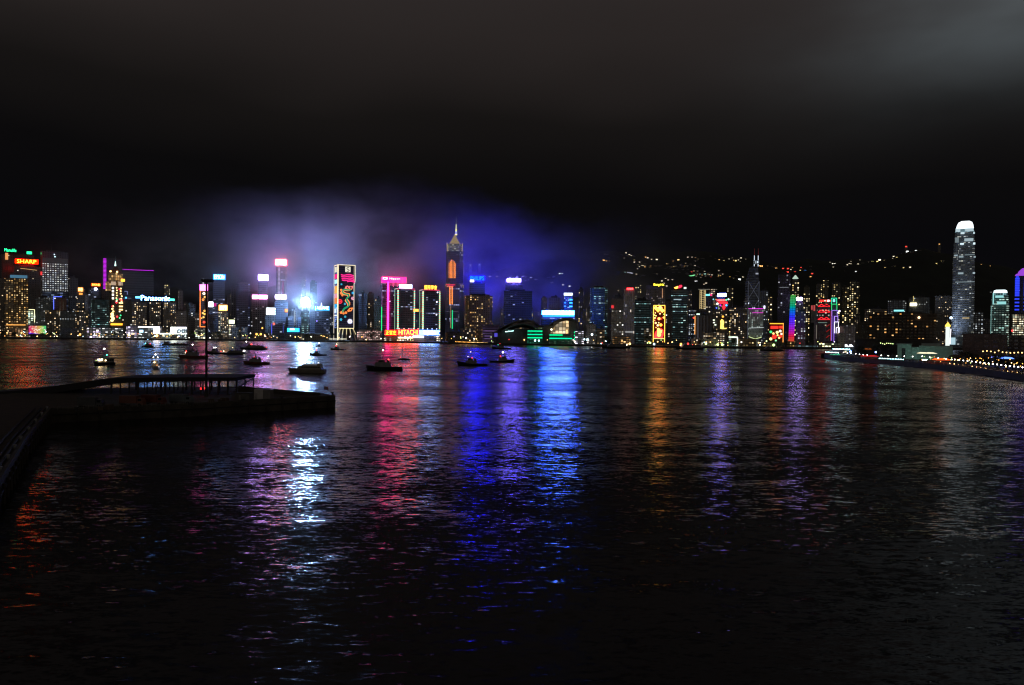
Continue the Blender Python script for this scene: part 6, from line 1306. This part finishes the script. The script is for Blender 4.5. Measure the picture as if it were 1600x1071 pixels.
        B = L * .3; hull_mesh(L, B, L * .11, L * .09).build('hull', hm, r); house(-L * .2, L * .12, B * .5, L * .08, L * .15).build('cabin', sm, r)
        MB().cyl(L * .12, 0, L * .08, L * 1.7, .24, .16, 5).build('mast', STEEL, r); MB().cyl(-L * .18, 0, L * .08, L * 1.6, .24, .16, 5).build('mast', STEEL, r); MB().bar((-L * .18, 0, L * .3), (-L * .48, 0, L * .3), .09).build('boom', STEEL, r); MB().bar((L * .52, 0, L * .12), (L * .12, 0, L * 1.65), .03).build('stay', STEEL, r); mz = L * 1.7
    elif kind == 'barge':
        B = L * .28; MB().loft([[(-L / 2 + 1, -B / 2, -.5), (L / 2 - 2, -B / 2, -.5), (L / 2 - 2, B / 2, -.5), (-L / 2 + 1, B / 2, -.5)], [(-L / 2, -B / 2, 1.6), (L / 2, -B / 2, 1.9), (L / 2, B / 2, 1.9), (-L / 2, B / 2, 1.6)]]).build('hull', hm, r)
        house(-L * .45, -L * .25, B * .7, 1.6, 5.2).build('deckhouse', sm, r); c = MB()
        for i in range(5): c.loft([[(-L * .18 + L * .13 * i + dx * 2.2, dy * B * .3, 1.6) for dx, dy in ((-1, -1), (1, -1), (1, 1), (-1, 1))], [(-L * .18 + L * .13 * i + dx * (.6 + i % 2), dy * B * .12, 2.8 + (i * 7 % 3) * .7) for dx, dy in ((-1, -1), (1, -1), (1, 1), (-1, 1))]])
        c.build('cargo_heap', RUST, r); MB().cyl(L * .4, 0, 1.8, 11, .2, .12, 6).bar((L * .4, 0, 10), (L * .1, 0, 6.5), .1).build('derrick', STEEL, r); mz = 9
    else:
        B = L * .34; hull_mesh(L, B, L * .13, L * .08).build('hull', hm, r); house(-L * .25, L * .12, B * .6, L * .07, L * .26).build('cabin', sm, r); MB().cyl(-L * .05, 0, L * .25, L * .55, .08, .06, 5).build('mast', STEEL, r); mz = L * .55
    for x, y, z, c, st, rad in lights:
        blamp(r, x * L, y * L, (mz if z == 'm' else z * L), c, st, rad)
    return r
LW, LR, LG, LO = (1, .95, .9), (1, .04, .03), (.1, .9, .6), (1, .7, .35)
b_ = boat(163, 571, 'lit launch end-on with a row of yellow deck lights and a green side lamp', 'launch', 17, 250, [(0, 0, 'm', LW, 14, .55), (.02, .17, .46, LG, 5, .45), (.16, -.16, .25, LW, 14, .6), (.22, -.03, .24, LO, 16, .75), (.2, .08, .26, LO, 14, .65), (.1, .19, .22, LO, 8, .5), (.3, .0, .14, (.6, .8, .7), 1, .4), (.3, -.14, .22, (.6, .8, .2), 2, .4)])
boat(243, 577, 'small white cruiser end-on with a triangle of white mast lamps', 'launch', 14, 285, [(0, 0, 'm', LW, 12, .42), (0, .1, .58, LW, 7, .36), (0, -.1, .58, LW, 7, .36), (.2, -.02, .34, LO, 9, .42), (.2, .1, .2, (.9, .35, .1), 1.2, .5), (.1, .17, .12, LW, 2, .3)], hullmat=WHITEP, housemat=WHITEP)
boat(231, 543, 'blurred small boat with one red and one green lamp nearest the open terminal', 'launch', 15, 200, [(0, 0, 'm', (.3, .6, 1), 3, .6), (-.2, 0, .3, LR, 6, .7), (.2, 0, .35, LG, 5, .7)])
boat(275, 539.5, 'long unlit flat barge under the white show hall', 'barge', 38, 5, [(.4, 0, .27, LW, 2, .5)])
boat(303, 560, 'red-lit excursion boat just west of the tall light mast', 'work', 25, 185, [(0.05, 0, 'm', LW, 9, .55), (.28, 0, .25, LR, 12, .6), (.3, 0, .2, LO, 8, .5), (-.1, 0, .14, LR, 4, .4), (.1, .05, .17, (.5, .8, .8), 1.5, .4)], hullmat=RUST)
boat(337, 553, 'small boat with twin white lamps just east of the tall light mast', 'tug', 21, 170, [(.1, 0, .32, LW, 11, .5), (.0, 0, .32, LW, 11, .5), (-.3, 0, .12, LR, 5, .5), (-.45, 0, .14, LO, 8, .5)])
boat(367, 554, 'dark ferry with a single bright white stern lamp', 'ferry', 24, 180, [(-.42, 0, .16, LW, 16, .7), (.1, 0, 'm', LO, 3, .45)])
boat(397, 546.5, 'long black vessel with a small red lamp and bare stern pole', 'ferry', 34, 178, [(.1, 0, .2, LR, 9, .8), (.3, 0, 'm', LW, 8, .7), (-.48, 0, .09, LR, 3, .6)])
boat(401.5, 569.5, 'red-brown coaster with a grey bow house, alone on the lilac reflection', 'work', 19.5, 182, [(-.46, 0, .33, LW, 7, .4), (.1, 0, .3, LR, 1.2, .4)], hullmat=RUST)
y_ = boat(480.5, 582.5, 'cream motor yacht with a dark flybridge canopy in the white reflection', 'yacht', 24, 176, [(.05, 0, .335, LW, 6, .3), (-.02, -.1, .29, (1, .7, .9), 3, .3), (-.12, -.1, .26, LW, 3, .28), (-.27, -.1, .27, LW, 5, .3), (.34, -.1, .14, LW, 1.2, .3), (.2, -.12, .13, LO, .8, .3), (.02, -.13, .12, LO, 1, .35)])
boat(497, 555.5, 'black tug with a red lamp on the blinding white reflection', 'tug', 18, 172, [(.1, 0, .31, LR, 9, .5), (.08, 0, 'm', LW, 6, .45)])
boat(498, 542, 'tiny boat with one lamp beyond the black tug', 'dinghy', 10, 160, [(-.05, 0, 'm', LW, 9, .7)])
boat(527.5, 547, 'small tug with an orange lamp under the dragon tower', 'tug', 18, 174, [(.1, 0, .3, LR, 7, .7), (.08, 0, 'm', LO, 8, .6)])
boat(601.5, 578.5, 'large black work boat with a grey deckhouse and orange masthead lamp', 'work', 25, 181, [(.06, 0, .56, (1, .75, .5), 18, .5), (-.1, 0, .30, LR, 10, .42)])
boat(631, 562.5, 'small ketch with two tall bare masts in the red reflection', 'sail', 11, 178, [(.3, 0, .22, LR, 5, .35)])
boat(739, 571.5, 'black tug with a towing stern in the deep blue reflection', 'tug', 24, 176, [(.08, 0, .46, LO, 4, .35), (.17, 0, .30, (.8, .6, .9), 3, .4), (.03, 0, .25, LR, 9, .45), (.04, -.12, .14, (.7, .9, .8), 4, .45)])
boat(783.5, 566.5, 'black tug with a bright white mast lamp on the violet reflection', 'tug', 21.5, 5, [(.06, 0, 'm', LW, 18, .6), (-.05, 0, .25, LR, 8, .5)])
boat(784, 546, 'low black vessel close under the winged hall', 'tug', 27, 178, [(.1, 0, .3, LR, 3, .6), (.2, 0, .24, LG, 2, .6)])
boat(925, 547.5, 'tiny white-lamped boat in dark water east of the winged hall', 'dinghy', 8, 20, [(-.05, 0, 'm', LW, 4, .4)])
boat(963, 544.6, 'long dark ferry with warm stern lights below the pale concrete pair', 'ferry', 44, 178, [(-.3, 0, .13, (1, .8, .3), 8, .9), (-.38, 0, .13, (1, .8, .5), 8, .9), (-.05, 0, .12, LO, 2, .6)])
boat(1078, 546, 'long dark ferry with red and orange lamps east of the lantern panel', 'ferry', 43, 182, [(.35, 0, .14, (1, .5, .15), 10, .9), (-.1, 0, .16, LR, 8, .9), (.1, 0, .14, LO, 3, .6)])
boat(1206, 548.6, 'dark ferry with gold-lit saloon windows below the festive picture panel', 'ferry', 35, 180, [(.2, -.08, .13, (1, .65, .2), 8, 1.0), (.1, -.08, .13, (1, .6, .2), 7, .9), (.0, -.08, .13, (1, .65, .25), 8, .9), (-.22, -.08, .14, (.8, 1, .5), 8, 1.0)])

# ------------------------------------------------------------------ the near pier and quay arm
DZ = 4.0
A_, B1, C1 = G(524, 636.5), G(300, 651), G(79, 661)
C2, C3 = G(40, 716), G(-4, 800)
back = [G(-560, 640, DZ), G(-200, 622, DZ), G(0, 616, DZ), G(170, 606, DZ), G(370, 604, DZ), G(500, 613.6, DZ), G(522, 618.5, DZ)]
outl = [(p.x, p.y) for p in (A_, B1, C1, C2, C3)] + [(C3.x - 25, C3.y - 55), (C3.x - 160, C3.y - 60)] + [(p.x, p.y) for p in back]
PIER = plain((.064, .055, .042), .85, 'pier_concrete', var=.5, scale=.25)
pr = empty('pier', (B1.x, B1.y + 15, 0), 0, 'dark concrete pier reaching out from the western edge into the harbour', 'pier')
def pier_part(name, mb, mat, parent=None):
    o = mb.build(name, mat, parent or pr)
    if parent is None: o.matrix_parent_inverse = Matrix.Translation(-Vector(pr.location))
    return o
pier_part('deck', MB().prism(outl, -3, DZ), PIER)
fr = [A_, B1, C1, C2, C3]
cp, fd, rb_ = MB(), MB(), MB()
for a, b2 in zip(fr, fr[1:]):
    d_ = (b2 - a); L_ = d_.length; u_ = d_ / L_; nrm_ = Vector((u_.y, -u_.x, 0)); nrm_ = nrm_ if nrm_.dot(-a) > 0 else -nrm_
    pa, pb = a - nrm_ * .35, b2 - nrm_ * .35
    cp.bar((pa.x, pa.y, DZ + .18), (pb.x, pb.y, DZ + .18), .42)
    rb_.bar((a.x + nrm_.x * .2, a.y + nrm_.y * .2, 2.4), (b2.x + nrm_.x * .2, b2.y + nrm_.y * .2, 2.4), .3)
    for i in range(int(L_ / 6)):
        p = a + u_ * (3 + 6 * i) + nrm_ * .35; pier_part('fender_pile', MB().cyl(p.x, p.y, -.5, DZ - .6, .32, .32, 6), plain((.05, .04, .03), .9, 'timber_pile'))
pier_part('coping', cp, plain((.07, .065, .05), .8, 'coping_stone', var=.5)); pier_part('rubbing_strip', rb_, RUB)
# far-side parapet and low ramp wall of the pier tip
w1, w2 = G(372, 603.5, DZ + 2.4), G(500, 614.4, DZ + .9)
pier_part('parapet', MB().add([(w1.x, w1.y, DZ - .5), (w2.x, w2.y, DZ - .5), (w2.x, w2.y + .6, DZ - .5), (w1.x, w1.y + .6, DZ - .5), (w1.x, w1.y, DZ + 2.4), (w2.x, w2.y, DZ + .9), (w2.x, w2.y + .6, DZ + .9), (w1.x, w1.y + .6, DZ + 2.4)], [(3, 2, 1, 0), (4, 5, 6, 7), (0, 1, 5, 4), (1, 2, 6, 5), (2, 3, 7, 6), (3, 0, 4, 7)]), PIER)
bo = [(519.5, 620.5), (440, 627), (380, 631), (300, 637), (200, 641), (120, 645)]
for i, (x, y) in enumerate(bo):
    g = G(x, y - 2.0, DZ); r = empty('bollard', (g.x, g.y, DZ), 0, 'black mooring bollard on the pier edge', 'bollard', 'bollards on the pier edge')
    MB().lathe([(.62, 0), (.62, .12), (.38, .2), (.36, .9), (.66, 1.1), (.66, 1.3), (.2, 1.42)], 0, 0, 10).build('bollard_post', plain((.02, .02, .02), .5, 'cast_iron'), r)
# long dark shed canopy on posts
ca = [G(-60, 611, DZ), G(168, 628, DZ), G(368, 622, DZ)]
r = empty('pier_canopy', (0, 0, 0), 0, 'long black flat roof on many posts over the pier', 'canopy')
yb = 312.0
def cxz(px, py, D): p = P(px, py, D); return p.x, p.z
D0, D1 = 296.0, 318.0
top = [(-40, 615), (20, 611), (60, 607), (170, 591.5), (230, 590.3), (300, 589.8), (369, 590.2)]
bot = [(369, 595.2), (300, 596), (230, 597.2), (172, 600), (100, 612), (60, 618), (20, 621), (-40, 624)]
r.location = (P(200, 600, D0).x, D0, DZ)
ol = [(cxz(x, y, D0)[0] - r.location.x, cxz(x, y, D0)[1] - DZ) for x, y in top + bot]
MB().poly(ol, 22, 22).build('roof', plain((.02, .02, .022), .8, 'roof_felt'), r)
ROOFUP = None
for i in range(15):
    px = 172 + i * 14.0; x = cxz(px, 600, D0)[0] - r.location.x; zt = cxz(px, lerp_table(sorted(bot), px), D0)[1] - DZ
    for y in (1.0, 20.5): MB().bar((x, y, 0), (x, y, zt + .3), .28 if i % 3 else .42).build('post', plain((.03, .03, .032), .7, 'canopy_steel'), r)
for y in (1.0, 20.5): MB().bar((cxz(172, 600, D0)[0] - r.location.x, y, 1.2), (cxz(368, 600, D0)[0] - r.location.x, y, 1.2), .09).build('rail', STEEL, r)
MB().bar((cxz(366, 600, D0)[0] - r.location.x, 1, 2), (cxz(369, 600, D0)[0] - r.location.x, 20, 5.2), .2).build('brace', STEEL, r)
# tall light mast
g = P(322.3, 615, 288); r = empty('light_mast', (g.x, 288, DZ), 0, 'very tall unlit light mast rising from the pier above the skyline', 'light mast')
ht = P(324.5, 440, 288).z - DZ
MB().cyl(0, 0, -.1, ht, .52, .34, 8).build('pole', plain((.015, .015, .016), .6, 'mast_paint'), r)
mb = MB().box(-1.4, 2.4, -.8, .8, ht - .3, ht + .25); 
hd = mb.build('head_frame', plain((.015, .015, .016), .6, 'mast_paint'), r)
for x in (-1.2, -.2, .9, 2.0): MB().box(x - .42, x + .42, -1.2, -.5, ht + .1, ht + .75).box(x - .42, x + .42, .5, 1.2, ht + .1, ht + .75).build('floodlight', plain((.03, .03, .03), .5, 'lamp_casing'), hd)
MB().cyl(0, 0, -.05, 1.4, .85, .7, 8).build('footing', PIER, r)
# white container hut
g = G(404, 624.5, DZ); r = empty('container_hut', (g.x, g.y, DZ), R(-8), 'pale site container with one shaded half near the tip of the pier', 'container')
k_ = g.y / F
wc = facade(base=(.4, .38, .35), lit=0, st=0, cell=(1.2, 40), fill=(.2, 1), dim=0)
MB().box(-7.5 * k_, 7 * k_, 0, 3.2, 0, 16 * k_).build('container_body', plain((.55, .52, .5), .6, 'container_paint', var=.12), r)
MB().box(7.05 * k_, 18.5 * k_, .15, 3.1, 0, 15.6 * k_).build('container_end', plain((.17, .16, .155), .6, 'container_shade', var=.2), r)  # same container, its shade put into a darker colour
MB().box(-6 * k_, -2 * k_, -.06, -.01, .1, 10 * k_).build('door', plain((.42, .4, .38), .6, 'door_paint'), r)
mb = MB()
for i in range(12): mb.box(-7 * k_ + i * 1.2 * k_, -6.7 * k_ + i * 1.2 * k_, -.05, 0, 10.5 * k_, 15.5 * k_)
mb.build('corrugation', plain((.5, .47, .45), .6, 'container_paint2', var=.12), r)
g = G(376, 625, DZ); r = empty('site_hut', (g.x, g.y, DZ), R(-8), 'dark low site hut west of the pale container', 'hut')
MB().box(-9 * k_, 14 * k_, 0, 3, 0, 10 * k_).build('hut_body', plain((.1, .095, .09), .7, 'hut_paint'), r); MB().box(-9.6 * k_, 14.6 * k_, -.3, 3.3, 10 * k_, 10.8 * k_).build('hut_roof', plain((.05, .05, .05), .8, 'hut_roof'), r); MB().box(-3 * k_, 0, -.06, -.01, 0, 7.5 * k_).build('door', plain((.2, .19, .17), .6, 'door_paint'), r)
# signal board at the pier tip
g = G(509.5, 618.6, DZ); r = empty('signal_board', (g.x, g.y, DZ), 0, 'small red square signal board on two posts at the pier tip', 'sign')
MB().bar((-.4, 0, 0), (-.4, 0, 3.4), .07).build('post', STEEL, r); MB().bar((.4, 0, 0), (.4, 0, 3.4), .07).build('post', STEEL, r); MB().box(-.75, .75, -.15, -.08, 2.3, 3.5).build('board', plain((.3, .03, .03), .5, 'sign_red'), r); MB().box(-.5, .5, -.18, -.155, 2.75, 3.05).build('board_stripe', plain((.5, .45, .42), .5, 'sign_white'), r)
# two red warning lamps under the canopy
for i, (x, y) in enumerate(((313.8, 607.5), (320, 607.0))):
    g = P(x, y, 290); r = empty('warning_lamp', (g.x, 290, DZ), 0, 'red warning lamp on a short post under the pier canopy', 'lamp', 'red warning lamps on the pier')
    h = g.z - DZ; MB().cyl(0, 0, 0, h - .3, .09, .09, 6).build('post', STEEL, r); MB().cyl(0, 0, h - .3, h + .35, .28, .2, 8).build('lens', emit((1, .02, .02), 4, 'red_lens'), r)
# parked lorries, crates and barrier boards half seen in the dark
def lorry(px, py, col, lab):
    g = G(px, py, DZ); r = empty('lorry', (g.x, g.y, DZ), R(random.uniform(-14, 2)), lab, 'lorry'); c = plain(col, .5, 'lorry_paint')
    MB().box(-3.4, 2.2, -1.15, 1.15, 1.0, 3.3).build('cargo_box', c, r); cb = MB().loft([[(2.4, -1.1, .5), (4.4, -1.1, .5), (4.4, 1.1, .5), (2.4, 1.1, .5)], [(2.4, -1.1, 1.6), (4.4, -1.1, 1.6), (4.4, 1.1, 1.6), (2.4, 1.1, 1.6)], [(2.4, -1.05, 2.6), (3.9, -1.05, 2.6), (3.9, 1.05, 2.6), (2.4, 1.05, 2.6)]]).build('cab', c, r); MB().box(2.7, 3.8, -1.14, -1.10, 1.7, 2.4).box(2.7, 3.8, 1.10, 1.14, 1.7, 2.4).build('window', GLASS, cb); MB().box(-3.4, 4.3, -.9, .9, .6, .98).build('chassis', STEEL, r)
    for x in (-2.4, 3.3):
        for sy in (-1, 1): w = MB().loft([[(x + .5 * math.cos(a), sy * 1.05 + dy, .5 + .5 * math.sin(a)) for a in [2 * math.pi * i / 12 for i in range(12)]] for dy in (-.15, .15)]).build('wheel', RUB, r)
lorry(238, 633, (.12, .02, .015), 'dark red lorry standing under the pier canopy'); lorry(205, 634.5, (.16, .05, .03), 'rust-brown lorry behind the pier railing'); lorry(282, 631.5, (.1, .12, .13), 'grey lorry parked beside the light mast'); lorry(140, 637, (.05, .055, .06), 'black lorry near the corner of the pier')
cr_ = plain((.09, .06, .04), .8, 'crate_wood')
for i, (x, y) in enumerate(((345, 629), (352, 628.4), (330, 630), (170, 640), (158, 641))):
    g = G(x, y, DZ); r = empty('crate', (g.x, g.y, DZ), R(random.uniform(-30, 30)), 'wooden crate standing on the dark pier', 'crate', 'crates on the pier'); h = random.uniform(1.0, 1.6)
    MB().box(-h * .6, h * .6, -h * .6, h * .6, 0, h).build('crate_body', cr_, r); mb = MB()
    for sx in (-1, 1):
        for sy in (-1, 1): MB().bar((sx * h * .6, sy * h * .6, 0), (sx * h * .6, sy * h * .6, h + .05), .09).build('batten', plain((.12, .08, .05), .8, 'crate_batten'), r)
# railing along the front of the pier
fr2 = [G(x, y, DZ) for x, y in ((90, 641), (200, 636.5), (300, 632.5), (340, 630.5))]
r = empty('railing', tuple(fr2[0]), 0, 'low grey railing along the front of the pier', 'railing'); mb = MB()
for a, b2 in zip(fr2, fr2[1:]):
    for z in (.55, 1.1): mb.bar((a.x, a.y, DZ + z), (b2.x, b2.y, DZ + z), .05)
    for i in range(14): p = a + (b2 - a) * (i / 14); mb.bar((p.x, p.y, DZ), (p.x, p.y, DZ + 1.12), .06)
o = mb.build('rails', plain((.16, .15, .13), .6, 'rail_paint'), r); o.matrix_parent_inverse = Matrix.Translation(-Vector(r.location))
# tyres and pipe runs along the quay arm
for k, (off_, col) in enumerate(((2.2, (.05, .047, .04)), (3.6, (.03, .03, .03)), (6.0, (.05, .045, .04)))):
    a, b2, c = C1, C2, C3; pts = []
    for p in (a, b2, c): pts.append((p.x - off_, p.y + off_ * .3, DZ + .35))
    r = empty('pipe', pts[1], 0, ['pale pipe running along the quay arm nearest the water', 'black pipe running along the quay arm between its neighbours', 'brown pipe running along the quay arm farthest from the water'][k], 'pipe'); o = MB().path(pts, .3, 8).build('pipe_run', plain(col, .85, 'pipe_paint', var=.4), r); o.matrix_parent_inverse = Matrix.Translation(-Vector(r.location))
for i in range(9):
    f = i / 8; p = (C1 * (1 - f) + C3 * f) if f > 0 else C1; q_ = C1.lerp(C2, min(1, f * 2)) if f < .5 else C2.lerp(C3, f * 2 - 1)
    r = empty('quay_bollard', (q_.x - 1.1, q_.y, DZ), 0, 'pale-topped bollard along the quay arm', 'bollard', 'bollards along the quay arm'); MB().lathe([(.3, 0), (.3, .75), (.42, .85), (.3, 1.0)], 0, 0, 8).build('bollard_post', plain((.3, .3, .28), .6, 'bollard_paint'), r)
